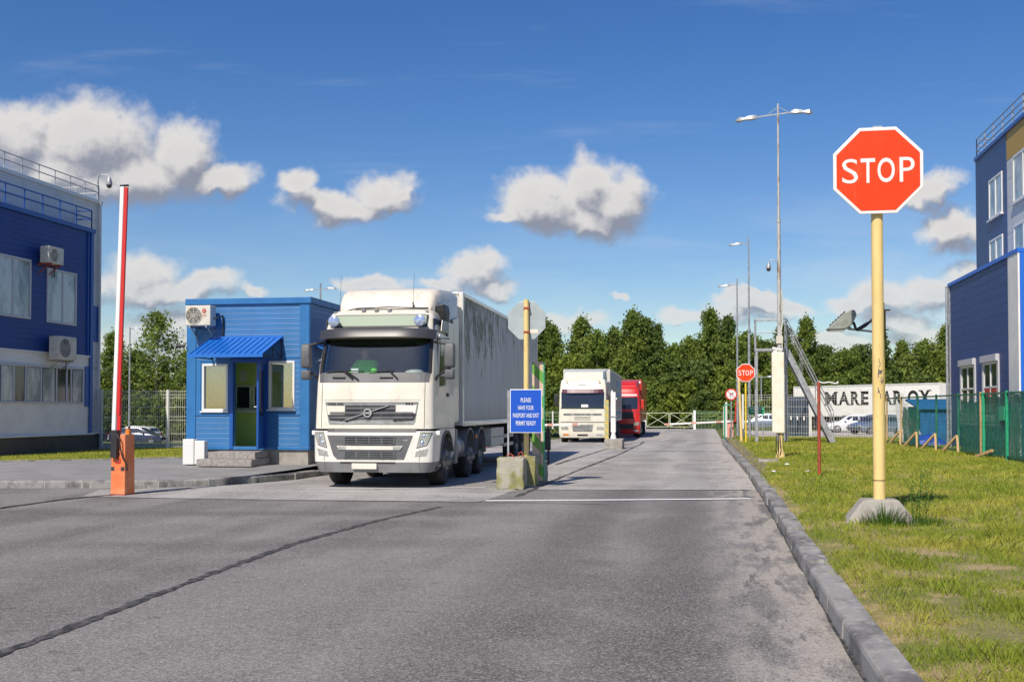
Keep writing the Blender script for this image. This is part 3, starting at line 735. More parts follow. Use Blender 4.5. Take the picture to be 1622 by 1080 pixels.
def ac_unit(label, loc, rz, wd, ht, dp, logo=False, rust=False, seed=0, group=None):
    """outdoor air conditioner; its fan side faces local -y, wall behind at y=+dp+.12"""
    t = thing('air_conditioner', label, 'air conditioner', loc, rz, group)
    box(-wd / 2, wd / 2, 0, dp, 0, ht).build('casing', M_acwhite, t, bevel=.02)
    cx = -wd * .16; r = min(ht, wd) * .40
    g_ = MB()
    for k in range(5):
        rr = r * (1 - k * .19); seg_ = 28
        for i in range(seg_):
            a0, a1 = 2 * math.pi * i / seg_, 2 * math.pi * (i + 1) / seg_
            g_.bar((cx + rr * math.cos(a0), -.02, ht / 2 + rr * math.sin(a0)), (cx + rr * math.cos(a1), -.02, ht / 2 + rr * math.sin(a1)), .009)
    for i in range(8): a0 = math.pi * i / 4; g_.bar((cx, -.018, ht / 2), (cx + r * math.cos(a0), -.018, ht / 2 + r * math.sin(a0)), .009)
    g_.build('fan_grille', M_acwhite, t)
    MB().cyl((cx, -.004, ht / 2), (cx, .01, ht / 2), r * .98, n=28).build('fan_opening', M_dark, t)
    f_ = MB()
    for i in range(3):
        a0 = 2.1 * i + .4; c = Vector((cx, -.009, ht / 2)); u = Vector((math.cos(a0), 0, math.sin(a0))); v = Vector((-math.sin(a0), 0, math.cos(a0)))
        f_.add([c, c + u * r * .8 + v * r * .4, c + u * r * .95, c + u * r * .75 - v * r * .22], [(0, 1, 2, 3)])
    f_.build('fan', M_grey, t)
    MB().box(wd / 2 - .001, wd / 2 + .012, dp * .2, dp * .8, ht * .1, ht * .55).build('side_cover', M_acwhite, t, bevel=.006)
    for x in (-wd * .33, wd * .33): MB().box(x - .02, x + .02, 0, dp + .14, -.05, -.001).bar((x, dp + .12, -.3), (x, dp * .3, -.04), .025).build('bracket', M_rust if rust else M_galv, t)
    p_ = MB(); xr_ = wd / 2 + .05
    p_.tube([(wd / 2, dp * .5, ht * .35), (xr_ + .05, dp * .7, ht * .4), (xr_ + .09, dp + .08, ht * .55), (xr_ + .1, dp + .1, ht * .1), (xr_ + .08, dp + .1, -.35)], .02, 6)
    p_.build('pipe', M_dark, t, smooth=True)
    return t
a1 = ac_unit('upper cream air conditioner with rusty bracket, fixed to the navy cladding between the upper windows', (-19.25, 30.42, 6.0), R(90), .78, .5, .3, rust=True)
a2 = ac_unit('larger cream air conditioner straddling the lower edge of the navy cladding', (-19.2, 31.0, 3.12), R(90), .95, .72, .34)
for a_ in (a1, a2): a_['group'] = 'air conditioners on the left office block'
# camera on the roof corner
def dome_camera(label, loc, rz, pole=0, sc=1.0, group=None):
    t = thing('dome_camera', label, 'security camera', loc, rz, group)
    mb = MB()
    if pole: mb.cyl((0, 0, -pole), (0, 0, .25), .035, n=8)
    mb.tube([(0, 0, .2), (.12, 0, .26), (.32 * sc, 0, .24), (.38 * sc, 0, .15)], .022, 6); mb.build('arm', M_galv, t, smooth=True)
    c = (.38 * sc, 0, 0)
    MB().lathe([(0, .16), (.05, .15), (.075, .08), (.10, 0), (.105, -.08), (.1, -.1)], c, (0, 0, 1), 16).build('housing', M_galv, t, smooth=True)
    MB().lathe([(.092, -.1), (.085, -.16), (.05, -.2), (0, -.215)], c, (0, 0, 1), 16).build('dome', M_visor, t, smooth=True)
    return t
dome_camera('dome camera on a white post at the roof corner of the office block', (-20.35, 34.55, 9.35), 0, pole=.75, sc=1.1)

# ================================================================== BOOTH
bt = thing('checkpoint_booth', 'small blue metal-clad checkpoint booth with two windows, an open door and a sloping blue awning', 'booth', (-11.2, 26, .25), R(0))
# local: x -1.62..1.62, y 0..4.2, z 0..4.1 ; ground of pavement at 0
def frame_wall(x0, x1, z0, z1, holes, y0, y1):
    mb = MB(); xs_ = sorted({x0, x1, *[h[0] for h in holes], *[h[1] for h in holes]}); zs_ = sorted({z0, z1, *[h[2] for h in holes], *[h[3] for h in holes]})
    for i in range(len(xs_) - 1):
        for j in range(len(zs_) - 1):
            cx, cz = (xs_[i] + xs_[i + 1]) / 2, (zs_[j] + zs_[j + 1]) / 2
            if not any(h[0] < cx < h[1] and h[2] < cz < h[3] for h in holes): mb.box(xs_[i], xs_[i + 1], y0, y1, zs_[j], zs_[j + 1])
    return mb
HW = [(-1.21, -.52, 1.32, 2.50), (.55, 1.23, 1.36, 2.56), (-.36, .44, .38, 2.52)]
wm = frame_wall(-1.6, 1.6, .38, 4.0, HW, 0, .12)
wm.box(1.48, 1.6, .12, 4.2, .38, 4.0).box(-1.6, -1.48, .12, 4.2, .38, 4.0).box(-1.48, 1.48, 4.08, 4.2, .38, 4.0)
wm.build('wall', M_bluewall, bt)
box(-1.66, 1.66, -.06, 4.26, 3.98, 4.14).build('roof', M_bluetrim, bt, bevel=.012)
box(-1.57, 1.57, .03, 4.17, 0, .36).build('plinth', M_concrete, bt)
tr = box(-1.63, 1.63, -.03, -.002, .36, .44).box(1.602, 1.64, -.03, 4.2, .36, .44)
tr.box(1.36, 1.63, -.022, -.002, .44, 3.98).box(-1.63, -1.38, -.022, -.002, .44, 3.98).box(1.602, 1.625, -.022, .2, .44, 3.98).box(1.602, 1.622, 4.0, 4.2, .44, 3.98)
tr.box(-1.37, -.45, -.018, -.002, 1.2, 1.26).box(.5, 1.35, -.018, -.002, 1.2, 1.26).box(-1.37, -1.25, -.016, -.002, 1.26, 2.6).box(-1.37, -.45, -.017, -.002, 2.56, 2.62).box(.5, 1.35, -.017, -.002, 2.62, 2.68)
tr.build('corner_trim', M_bluetrim, bt, bevel=.005)
box(-.46, -.37, -.05, -.002, .38, 2.56).box(.45, .54, -.05, -.002, .38, 2.56).box(-.46, .54, -.052, -.002, 2.53, 2.63).build('door_frame', M_navytrim, bt, bevel=.006)
def bwin(h, label=None):
    x0, x1, z0, z1 = h; f = .055; mb = MB()
    mb.box(x0, x0 + f, -.03, .09, z0, z1).box(x1 - f, x1, -.03, .09, z0, z1).box(x0 + f, x1 - f, -.03, .09, z0, z0 + f).box(x0 + f, x1 - f, -.03, .09, z1 - f, z1)
    o = mb.build('window', M_pvc, bt, bevel=.008)
    box(x0 + f, x1 - f, .03, .04, z0 + f, z1 - f).build('pane', M_glass, o)
    box(x0 - .03, x1 + .03, -.07, -.031, z0 - .035, z0).build('sill', M_pvc, o)
    return o
w1 = bwin(HW[0]); w2 = bwin(HW[1])
vb = MB()
for i in range(14): x = HW[0][0] + .08 + i * .04; vb.box(x, x + .03, .16 + .012 * (i % 2), .166 + .012 * (i % 2), 1.45, 2.42)
vb.build('vertical_blind', M_blindrefl, w1)
# interior
inn = box(-1.47, 1.47, .13, 4.07, .36, .40).box(-1.47, 1.47, 1.55, 1.62, .4, 3.3).box(-1.475, -1.46, .13, 1.55, .4, 3.3).box(1.46, 1.475, .13, 1.55, .4, 3.3).box(-1.47, 1.47, .13, 1.6, 3.3, 3.34)
inn.build('interior_partition', M_greenwall, bt)
ih = MB()
for (x0, x1) in ((-1.0, -.55), (-.5, -.05), (.3, .85)):
    f = .05; z0, z1, y = 1.35, 2.0, 1.5
    ih.box(x0, x0 + f, y, y + .04, z0, z1).box(x1 - f, x1, y, y + .04, z0, z1).box(x0 + f, x1 - f, y, y + .04, z0, z0 + f).box(x0 + f, x1 - f, y, y + .04, z1 - f, z1)
ih.box(-1.1, 1.0, 1.3, 1.549, 1.28, 1.34); ih.build('inner_window', M_pvc, bt)
for a, b in ((-.95, -.6), (-.45, -.1), (.35, .8)): box(a, b, 1.51, 1.54, 1.4, 1.95).build('inner_pane', M_glassdark, bt)
box(-.9, -.7, 1.54, 1.549, 2.1, 2.38).box(-.45, -.15, 1.54, 1.549, 2.05, 2.25).box(.2, .42, 1.54, 1.549, 2.1, 2.3).box(.85, 1.0, 1.54, 1.549, 2.1, 2.35).build('notice', M_pvc, bt)
# open door leaf, hinged on the right jamb and standing out
dl = box(0, .05, -.78, 0, .40, 2.50).build('door', M_navytrim, bt, bevel=.008); dl.location = (.40, -.02, 0); dl.rotation_euler = (0, 0, R(12))
box(.051, .056, -.66, -.12, 1.2, 2.3).build('door_glass', M_glassdark, dl)
MB().tube([(-.02, -.7, 1.42), (-.07, -.7, 1.42), (-.07, -.58, 1.42)], .014, 6).cyl((-.012, -.7, 1.42), (.0, -.7, 1.42), .03, n=10).build('handle', M_alu, dl, smooth=True)
# awning: ribbed sheet on triangular brackets
aw = MB(); n_ = 12
for i in range(n_):
    x0 = -.95 + 1.85 * i / n_; x1 = x0 + 1.85 / n_; e = .012
    aw.add([(x0, -.06, 3.13), (x1, -.06, 3.13), (x1, -1.28, 2.66), (x0, -1.28, 2.66), (x0, -.06, 3.10), (x1, -.06, 3.10), (x1, -1.28, 2.635), (x0, -1.28, 2.635)], [(0, 1, 2, 3), (7, 6, 5, 4), (3, 2, 6, 7)])
    aw.bar((x0, -.06, 3.142), (x0, -1.28, 2.672), .014, .022)
aw.bar((.9, -.06, 3.142), (.9, -1.28, 2.672), .014, .022); aw.box(-.96, .92, -1.30, -1.27, 2.60, 2.68); aw.box(-.96, .92, -.06, -.001, 3.10, 3.18)
awo = aw.build('awning', M_roofblue, bt)
for x in (-.94, .89): ab = MB().bar((x, -.02, 2.62), (x, -1.26, 2.62), .03).bar((x, -.02, 2.62), (x, -.02, 3.10), .03).bar((x, -.04, 2.64), (x, -.6, 2.86), .02).bar((x, -.6, 2.62), (x, -.6, 2.86), .02).bar((x, -.6, 2.64), (x, -1.2, 2.66), .02).build('bracket', M_dark, awo)

ca = MB(); ca.add([(1.63, .3, 3.0), (1.63, 1.9, 3.0), (2.15, 1.9, 2.72), (2.15, .3, 2.72), (1.63, .3, 2.97), (1.63, 1.9, 2.97), (2.15, 1.9, 2.69), (2.15, .3, 2.69)], [(0, 1, 2, 3), (7, 6, 5, 4), (0, 3, 7, 4), (1, 5, 6, 2), (3, 2, 6, 7), (0, 4, 5, 1)])
cab_ = ca.build('side_canopy', M_roofblue, bt)
for y in (.35, 1.85): MB().bar((1.63, y, 2.55), (2.12, y, 2.7), .025).build('bracket', M_galv, cab_)
window('window', bt, 1.6, .7, 1.5, 1.4, 2.5, [], frame=M_pvc, pane=M_glassdark)
box(-1.5, -1.2, -.12, -.002, .44, .52).build('drip_tray', M_bluetrim, bt, bevel=.01) if False else None
MB().cyl((-1.63, -.1, 2.95), (-1.85, -.14, 2.95), .03, .06, n=10).build('spout', M_dark, bt)
st = thing('doorstep', 'grey granite doorstep block with two treads in front of the booth door', 'steps', (-11.2, 25.95, .25))
box(-.78, .62, -1.15, -.0, 0, .17).build('lower_tread', M_granite, st, bevel=.012)
box(-.62, .58, -.85, -.001, .171, .335).build('upper_tread', M_granite, st, bevel=.012)
bx = thing('white_box', 'white foam box leaning by the steps on the left of the booth door', 'box', (-12.33, 25.45, .26), R(6))
box(-.28, .0, -.08, .22, 0, .62).build('box_body', M_pvc, bx, bevel=.015); box(.005, .26, -.06, .2, 0, .58).build('box_lid', M_pvc, bx, bevel=.015)
ab2 = ac_unit('white air conditioner with a round red emblem high on the left of the booth front', (-12.32, 25.53, 3.68), 0, .66, .5, .33)
MB().cyl((.17, -.006, .36), (.17, -.001, .36), .055, n=20).build('emblem', MATS['red_lens'], ab2)
text('emblem_lettering', 'LG', .06, .05, M_pvc, ab2, (.17, -.009, .36)); text('lettering', 'LG', .10, .055, M_redlens, ab2, (.17, -.004, .25))

# ================================================================== RIGHT BUILDING
br_ = thing('tall_building', 'multi-storey blue, grey and ochre panelled building with a lower navy clad wing', 'building', (15, 38, 0))
def Rr(mb): mb.v = [(x - 15, y - 38, z) for x, y, z in mb.v]; return mb
Rr(box(9.42, 26, 35.52, 45.15, .1, 6.36)).build('wing_wall', M_navy2, br_)
Rr(box(9.36, 26, 35.46, 45.2, 6.36, 6.5)).build('wing_roof', M_brightblue, br_, bevel=.012)
Rr(box(9.38, 9.43, 35.48, 36.6, .1, 6.36)).build('white_corner_strip', M_wallwhite, br_)
Rr(box(9.43, 26, 35.47, 35.53, .1, 6.355)).build('lit_front_panel', M_brightblue, br_)  # wing's sunlit front: the light is put into a brighter blue
Rr(box(9.385, 9.43, 45.0, 45.17, .1, 6.36).box(9.39, 9.43, 36.6, 36.66, .1, 6.36)).build('corner_trim', M_galv, br_)
for (a, b) in ((41.15, 43.15), (38.0, 39.85)):
    w_ = window('window', br_, 9.42 - 15, a - 38, b - 38, 1.05, 3.2, [(a + b) / 2 - 38], frame=M_pvc, pane=M_glassdark, face=-1, fw=.09, hbar=2.35)
    Rr(box(9.3, 9.42, a - .12, b + .12, 3.2, 3.42).box(9.37, 9.42, a - .14, a, 1.0, 3.2).box(9.37, 9.42, b, b + .14, 1.0, 3.2)).build('surround', M_pvcgrey, w_)
    w_.data = w_.data
rb = Rr(box(9.385, 9.398, 38.15, 38.85, 1.5, 2.35).box(9.385, 9.398, 39.0, 39.7, 1.5, 2.35)).build('red_curtain', M_redlens, br_)
Rr(box(9.385, 9.398, 38.15, 39.7, 1.2, 1.45).box(9.385, 9.398, 41.3, 43.0, 1.2, 1.45)).build('net_curtain', M_pvc, br_)
Rr(box(11, 26, 43.0, 47.6, 6.4, 11.75)).build('tower_blue_wall', M_tower, br_)
Rr(box(11.03, 26, 30, 43.0, 6.51, 10.75)).build('tower_grey_wall', M_wallgrey, br_)
Rr(box(11.02, 26, 30, 43.0, 10.75, 11.75)).build('ochre_band', M_ochre, br_)
Rr(box(11, 26, 36.0, 47.6, .1, 6.34) if False else box(12, 26, 45.2, 47.6, .1, 6.4)).build('tower_base_wall', M_tower, br_)
Rr(box(11, 12, 45.2, 47.6, .1, 6.4)).build('tower_base_wall', M_tower, br_)
Rr(box(10.95, 26, 29.95, 47.66, 11.75, 11.9)).build('tower_roof', M_navytrim, br_, bevel=.01)
for (a, b, z0, z1, X) in ((43.5, 45.4, 8.95, 10.5, 11), (43.5, 45.4, 6.55, 8.15, 11), (39.6, 42.1, 9.0, 10.7, 11.03), (39.6, 42.1, 6.6, 8.2, 11.03), (35.5, 38.2, 9.0, 10.7, 11.03), (35.5, 38.2, 6.6, 8.2, 11.03)):
    w_ = window('window', br_, X - 15, a - 38, b - 38, z0, z1, [(a + b) / 2 - 38], frame=M_pvc, pane=M_blindrefl, face=-1, fw=.08)
    Rr(box(X - .1, X, a - .08, b + .08, z0 - .07, z0 - .002)).build('sill', M_pvc, w_)
railing('roof_railing', br_, [(-3.95, -7.9, 11.9), (-3.95, 9.6, 11.9), (3, 9.6, 11.9)], .75, M_galv, 1.3, .022, (1, .66, .33))
Rr(MB().cyl((9.34, 45.25, .1), (9.34, 45.25, 6.4), .05, n=8)).build('downpipe', M_galv, br_, smooth=True)

# ================================================================== SIGNS
def octagon(r, rot=22.5): return [(r * math.cos(R(rot + 45 * i)), r * math.sin(R(rot + 45 * i))) for i in range(8)]
def stop_sign(label, loc, wd, zc, pole_r, pole_mat, zpole, face=1, textw=.93, dpth=.05, group=None):
    t = thing('stop_sign', label, 'stop sign', loc, 0, group)
    r = wd / 2 / math.cos(R(22.5)); y = -pole_r - .04
    MB().cyl((0, 0, -.1), (0, 0, zpole), pole_r, n=20).build('pole', pole_mat, t, smooth=True)
    if face == 1:
        MB().prism([(x, z + zc) for x, z in octagon(r)], y - .012, y + .01, 'y').build('sign_plate', M_signwhite, t, bevel=.006)
        MB().prism([(x, z + zc) for x, z in octagon(r * .925)], y - .016, y - .0121, 'y').build('sign_face', M_signred, t)
        for ch, dx, ww in (('S', -.312, .177), ('T', -.113, .161), ('O', .089, .192), ('P', .320, .165)): text('letter', ch, wd * ww, wd * .285, M_signwhite, t, (dx * wd, y - .018, zc), bold=.0 if ch in 'SP' else .012)
        mb = MB(); 
        for dz in (-.3, .3): mb.box(-.05, .05, y + .01, pole_r + .015, zc + dz * wd - .02, zc + dz * wd + .02)
        mb.box(-.06, .06, y, .0, zc + wd * .5, zc + wd * .5 + .02); mb.build('clamp', M_galv, t)
    return t
ss = stop_sign('large red octagonal STOP sign on a cream yellow pole in a concrete foot', (2.23, 14.93, .13), 1.12, 4.56, .075, M_yellow, 5.05)
# bolted trapezoid foot, in two halves
ft = MB(); ft.loft([[(-.46, -.24, 0), (.46, -.24, 0), (.46, .28, 0), (-.46, .28, 0)], [(-.22, -.13, .32), (.22, -.13, .32), (.22, .18, .32), (-.22, .18, .32)]])
ft.build('concrete_foot', M_concrete, ss, bevel=.03)
box(-.078, .078, -.079, -.0755, 1.85, 2.25).build('torn_sticker', M_grey, ss) if False else None
st_mb = MB(); rs_ = random.Random(8)
for k in range(16):
    a0 = R(-90 + rs_.uniform(-15, 40)); z0 = 1.55 + rs_.random() * .55; da = rs_.uniform(.08, .25); dz = rs_.uniform(.02, .07); q = .0762 + .0002 * k
    st_mb.add([(q * math.cos(a0 + u * da), q * math.sin(a0 + u * da), z0 + v * dz) for u, v in ((0, 0), (.5, 0), (1, .1), (1.1, 1), (.5, .9), (0, 1))], [(0, 1, 4, 5), (1, 2, 3, 4)])
st_mb.build('torn_sticker', M_grey, ss, fix=False)
MB().cyl((0, 0, .555), (0, 0, .567), .0775, n=20).build('weld_ring', mat('dark_rusty_steel', (.16, .09, .05), .8), ss)
tuft('grass_tuft', 'dark green tall grass tuft growing against the concrete foot of the large sign', (2.24, 14.58, .13), 420, .30, .36, seed=2, group='tall tufts round the sign foot')
tuft('grass_tuft', 'looser green grass tuft to the right of the concrete foot of the large sign', (2.75, 14.75, .13), 260, .38, .22, seed=5, group='tall tufts round the sign foot')
wd_ = MB(); rgw = random.Random(4)
for i in range(9):
    a0 = rgw.uniform(0, 6.28); p = Vector((rgw.uniform(-.12, .12), rgw.uniform(-.08, .08), 0)); h = rgw.uniform(.45, .85); q = p + Vector((math.cos(a0) * .22 * h, math.sin(a0) * .2 * h, h))
    wd_.cyl(p, q, .004, .0025, n=4)
    for k in range(7):
        s_ = p + (q - p) * (.35 + .09 * k); a1_ = rgw.uniform(0, 6.28); e = s_ + Vector((math.cos(a1_) * .09, math.sin(a1_) * .09, .06)); wd_.cyl(s_, e, .0025, .0015, n=4)
        wd_.add([e, e + Vector((.014, 0, .01)), e + Vector((0, .012, .024)), e + Vector((-.012, 0, .012))], [(0, 1, 2, 3)])
wo = wd_.build('stalky_weed', M_grassdark, fix=False); wo.location = (2.66, 14.55, .13); tag(wo, 'thin branching weed stalks standing right of the large sign foot', 'weed')

# floodlight on its own pole right behind
fp = thing('floodlight_pole', 'bright yellow pole just behind the large sign pole carrying a floodlight on a side bracket', 'floodlight', (2.51, 16.5, .14))
MB().cyl((0, 0, 0), (0, 0, 3.0), .048, n=14).build('pole', M_yellow2, fp, smooth=True)
box(-.05, .12, -.04, .04, 2.88, 2.895).box(.045, .06, -.03, .03, 2.45, 2.88).box(-.05, .10, -.04, .04, 2.60, 2.612).box(-.05, .09, -.04, .04, 2.5, 2.512).build('bracket_plate', mat('dark_rusty_steel', (.16, .09, .05), .8), fp)
MB().bar((-.02, 0, 2.57), (-.42, 0, 2.62), .05, .03).bar((-.42, 0, 2.62), (-.48, 0, 2.66), .05, .05).build('arm', M_galv, fp, bevel=.004)
fh = thing('x', 'x', 'x') if False else None
hd = MB().prism([(-.76, 2.625), (-.72, 2.655), (-.52, 2.845), (-.45, 2.885), (-.38, 2.89), (-.35, 2.82), (-.41, 2.68), (-.50, 2.612), (-.74, 2.605)], -.13, .13, 'y')
hdo = hd.build('lamp_head', mat('aged_lamp_casting', (.30, .32, .28), .6, col2=(.20, .21, .18), vs=7), fp, bevel=.018, smooth=True)
fl = MB()
for i in range(6): t_ = i / 5; x = -.70 + .19 * t_; z = 2.685 + .175 * t_; fl.bar((x, -.115, z), (x, .115, z), .010, .035)
fl.build('cooling_fin', mat('aged_lamp_casting', (.3, .32, .28)), hdo)
box(-.73, -.52, -.11, .11, 2.592, 2.604).build('lens', M_lamp, hdo)
for k, dy in enumerate((-.02, .03)):
    MB().tube([(-.38, dy, 2.72), (-.35, dy - .02, 2.62 - k * .01), (-.33, dy, 2.60 + k * .02), (-.22, dy, 2.66 + k * .03), (-.1, dy, 2.78 - k * .03), (-.03, dy, 2.80)], .016, 8).build('cable', M_dark, fp, smooth=True)

# island: concrete blocks, turned sign, striped board, blue board
blk = thing('concrete_block', 'mossy weathered concrete block under the blue sign between the lanes', 'concrete block', (-3.86, 22.22, 0), R(3))
random.seed(5)
def rough_block(parent, x0, x1, y0, y1, z1, m, name='block', jit=.018, nx=7):
    import bmesh
    bm = bmesh.new(); bmesh.ops.create_cube(bm, size=1); bmesh.ops.subdivide_edges(bm, edges=bm.edges, cuts=nx, use_grid_fill=True)
    for v in bm.verts:
        v.co = Vector((x0 + (v.co.x + .5) * (x1 - x0), y0 + (v.co.y + .5) * (y1 - y0), (v.co.z + .5) * z1)) + Vector([random.uniform(-jit, jit) for _ in range(3)])
    me = bpy.data.meshes.new(name); bm.to_mesh(me); bm.free(); me.materials.append(m); me.shade_smooth(); me.set_sharp_from_angle(angle=R(50))
    o = bpy.data.objects.new(name, me); COL.objects.link(o); o.parent = parent
    mo = o.modifiers.new('bevel', 'BEVEL'); mo.width = .012; mo.angle_limit = R(50)
    return o
rough_block(blk, -.27, .27, -.32, .32, .63, M_mossy)
MB().tube([(-.1, 0, .6), (-.1, 0, .68), (-.03, 0, .71), (.03, 0, .66), (.04, 0, .6)], .012).tube([(.12, .1, .6), (.13, .1, .72), (.2, .1, .74), (.22, .1, .6)], .012).build('lifting_loop', M_rust, blk)
blk2 = thing('concrete_block', 'thinner upright concrete slabs stacked behind the mossy block', 'concrete block', (-3.62, 23.1, 0), R(2))
for i in range(5): rough_block(blk2, -.2, .16, -.52 + i * .16, -.39 + i * .16, .64 - .02 * (i % 2), M_mossy, 'slab', .012, 4)
blk3 = thing('concrete_block', 'narrow grey concrete block carrying the black post beside the striped board', 'concrete block', (-3.52, 24.0, 0)); rough_block(blk3, -.08, .12, -.2, .2, .48, M_concrete, 'block', .012, 4)
bp = thing('turned_stop_sign', 'octagonal sign seen from its grey back on a cream yellow pole above the concrete block', 'stop sign', (-3.65, 22.75, .0))
MB().cyl((0, 0, .1), (0, 0, 3.9), .055, n=16).build('pole', M_yellow, bp, smooth=True)
MB().prism([(x, z + 3.47) for x, z in octagon(.43)], .062, .075, 'y').build('sign_plate', M_signback, bp, bevel=.004)
box(-.05, .07, -.062, .062, 3.70, 3.74).box(-.05, .07, -.062, .062, 3.20, 3.24).build('clamp', M_rust, bp)
box(.06, .24, .058, .0619, 3.2, 3.28).build('sticker', M_cream, bp)
bs = thing('notice_board', 'blue board asking drivers in white letters to have passport and exit permit ready', 'sign', (-3.55, 22.28, 0), R(2))
box(-.36, .30, -.02, .0, 1.13, 2.02).build('sign_plate', M_signwhite, bs, bevel=.006)
box(-.343, .283, -.0235, -.0202, 1.147, 2.003).build('sign_face', M_signblue, bs)
for i, (s_, wd) in enumerate((('PLEASE', .21), ('HAVE YOUR', .32), ('PASSPORT AND EXIT', .53), ('PERMIT READY', .41))):
    text('lettering', s_, wd, .088, M_signwhite, bs, (-.03, -.026, 1.80 - i * .157), bold=.008)
box(-.42, -.385, .03, .06, .5, 2.0).box(-.385, -.37, .0, .03, 1.13, 1.98).build('post', M_galv, bs); box(.24, .27, .004, .034, .5, 1.14).build('post', M_dark, bs)
def stripe_mat(name, a, b, pitch):
    m, t, bb, tc = new_mat(name); s = t.sep(tc)
    f = t.m('FRACT', t.m('DIVIDE', t.m('ADD', s[2], t.m('MULTIPLY', s[0], 1.0)), pitch)); g_ = t.ramp(f, .5, .505)
    c = t.mix(g_, a, b); c = t.mix(t.ramp(t.noise(tc, 9, 5, .7), .55, .75, 0, .35), c, (.5, .45, .38))
    t.put(bb.inputs['Base Color'], c); return m
M_stripe = stripe_mat('faded_hazard_stripes', (.62, .46, .34), (.14, .34, .05), .50)
hz = thing('striped_board', 'tall narrow board with faded green and pink diagonal stripes behind the blue sign', 'marker post', (-3.48, 23.3, 0))
box(-.13, .11, -.012, .0, .1, 2.62).build('board', M_stripe, hz); box(.11, .135, -.012, .05, .1, 2.62).build('edge_profile', MATS['mid_green_paint'], hz)
bk = thing('black_post', 'thin black post with a small dark box standing behind the striped board', 'post', (-3.36, 24.0, .4)); box(-.02, .02, -.02, .02, 0, .85).build('post', M_dark, bk); box(-.09, .05, -.06, .04, .32, .72).build('control_box', M_dark, bk, bevel=.01)

# ================================================================== BARRIERS
def barrier(label, loc, rz, up, arm_len, mcab, lean=0, armr=.055, group=None, h=1.12, side=1):
    t = thing('boom_barrier', label, 'barrier', loc, rz, group)
    cb_ = MB().loft([[(-.16, -.16, 0), (.16, -.16, 0), (.16, .14, 0), (-.16, .14, 0)], [(-.15, -.15, h), (.15, -.15, h), (.15, .13, h), (-.15, .13, h)]])
    cb_.build('cabinet', mcab, t, bevel=.012)
    box(-.175, .175, -.175, .155, -.01, .025).build('base_plate', M_rust, t)
    return t
b1 = barrier('orange boom barrier cabinet with its red and white arm raised upright', (-10.82, 19.35, 0.0), R(-8), True, 5, M_orange, h=1.14)
# front: slot, reflectors, cable, pivot
box(-.145, -.08, -.162, -.154, .46, .53).box(.07, .145, -.162, -.154, .46, .53).build('reflector', M_visor, b1)
box(-.05, .06, -.1665, -.1555, .60, .62).box(.04, .06, -.166, -.155, .62, .66).box(-.05, .06, -.1668, -.156, .68, .69).build('lid_slot', M_armred, b1)
MB().cyl((.03, -.17, .78), (.03, -.155, .78), .015, n=8).build('lock', M_visor, b1)
# arm from the pivot, leaning a little to the right as it rises; two-colour section
lean = .155
def A(s, off=0): return (-.045 + off + lean * (s - .8) / 5, -.19, s)
am = thing('x', 'x', 'x') if False else None
MB().bar(A(1.15, -.035), A(5.80, -.035), .085, .05, (0, 1, 0)).build('arm', M_signwhite, b1, bevel=.012)
MB().bar(A(1.5, .05), A(5.78, .05), .075, .045, (0, 1, 0)).build('arm_edging', M_armred, b1, bevel=.012)
MB().bar(A(.70, -.0), A(1.22, -.0), .13, .10, (0, 1, 0)).build('arm_clamp', M_dark, b1, bevel=.01)
box(A(5.8)[0] - .08, A(5.8)[0] + .09, -.215, -.165, 5.801, 5.83).build('arm_cap', M_dark, b1)
MB().bar((-.13, .02, 1.0), (-.10, .02, 2.05), .09, .04, (0, 1, 0)).build('counterweight_arm', M_armred, b1, bevel=.01)
MB().tube([(.03, -.24, 1.15), (.09, -.24, 1.05), (.10, -.21, .85), (.14, -.2, .7), (.185, -.14, .58), (.18, -.12, .48), (.155, -.1, .47)], .014, 6).build('cable', M_dark, b1, smooth=True)
MB().cyl((.1, 0, 1.14), (.1, 0, 1.24), .05, .04, n=12).build('warning_lamp', M_orangelens, b1)
b2 = barrier('faded pink boom barrier at the far right lane with its arm lowered', (1.37, 59.5, .05), 0, False, 3.4, M_pink, h=1.0)
MB().bar((-3.45, -.2, .78), (0.1, -.2, .95), .09, .04, (0, 1, 0)).build('arm', M_signwhite, b2)
for x in (-3.3, -1.9, -.6): MB().bar((x - .13, -.2, .78 + (x - .13 + 3.45) * .0486), (x + .13, -.2, .78 + (x + .13 + 3.45) * .0486), .095, .045, (0, 1, 0)).build('reflector', M_pink, b2)
MB().bar((.25, 0, .9), (.3, 0, 2.0), .06, .04, (0, 1, 0)).build('counterweight_arm', M_armred, b2)
b3 = barrier('boom barrier behind the blue sign, lowered arm crossing before the cream lorry', (-9.3, 46.5, 0), 0, False, 4, M_orange, h=1.05)
MB().bar((0, -.2, .90), (4.15, -.2, 1.0), .09, .04, (0, 1, 0)).build('arm', M_signwhite, b3)
for x in (3.95, 2.9): MB().bar((x - .12, -.2, .897 + x * .0241), (x + .12, -.2, .903 + x * .0241), .10, .05, (0, 1, 0)).build('reflector', M_pink, b3)

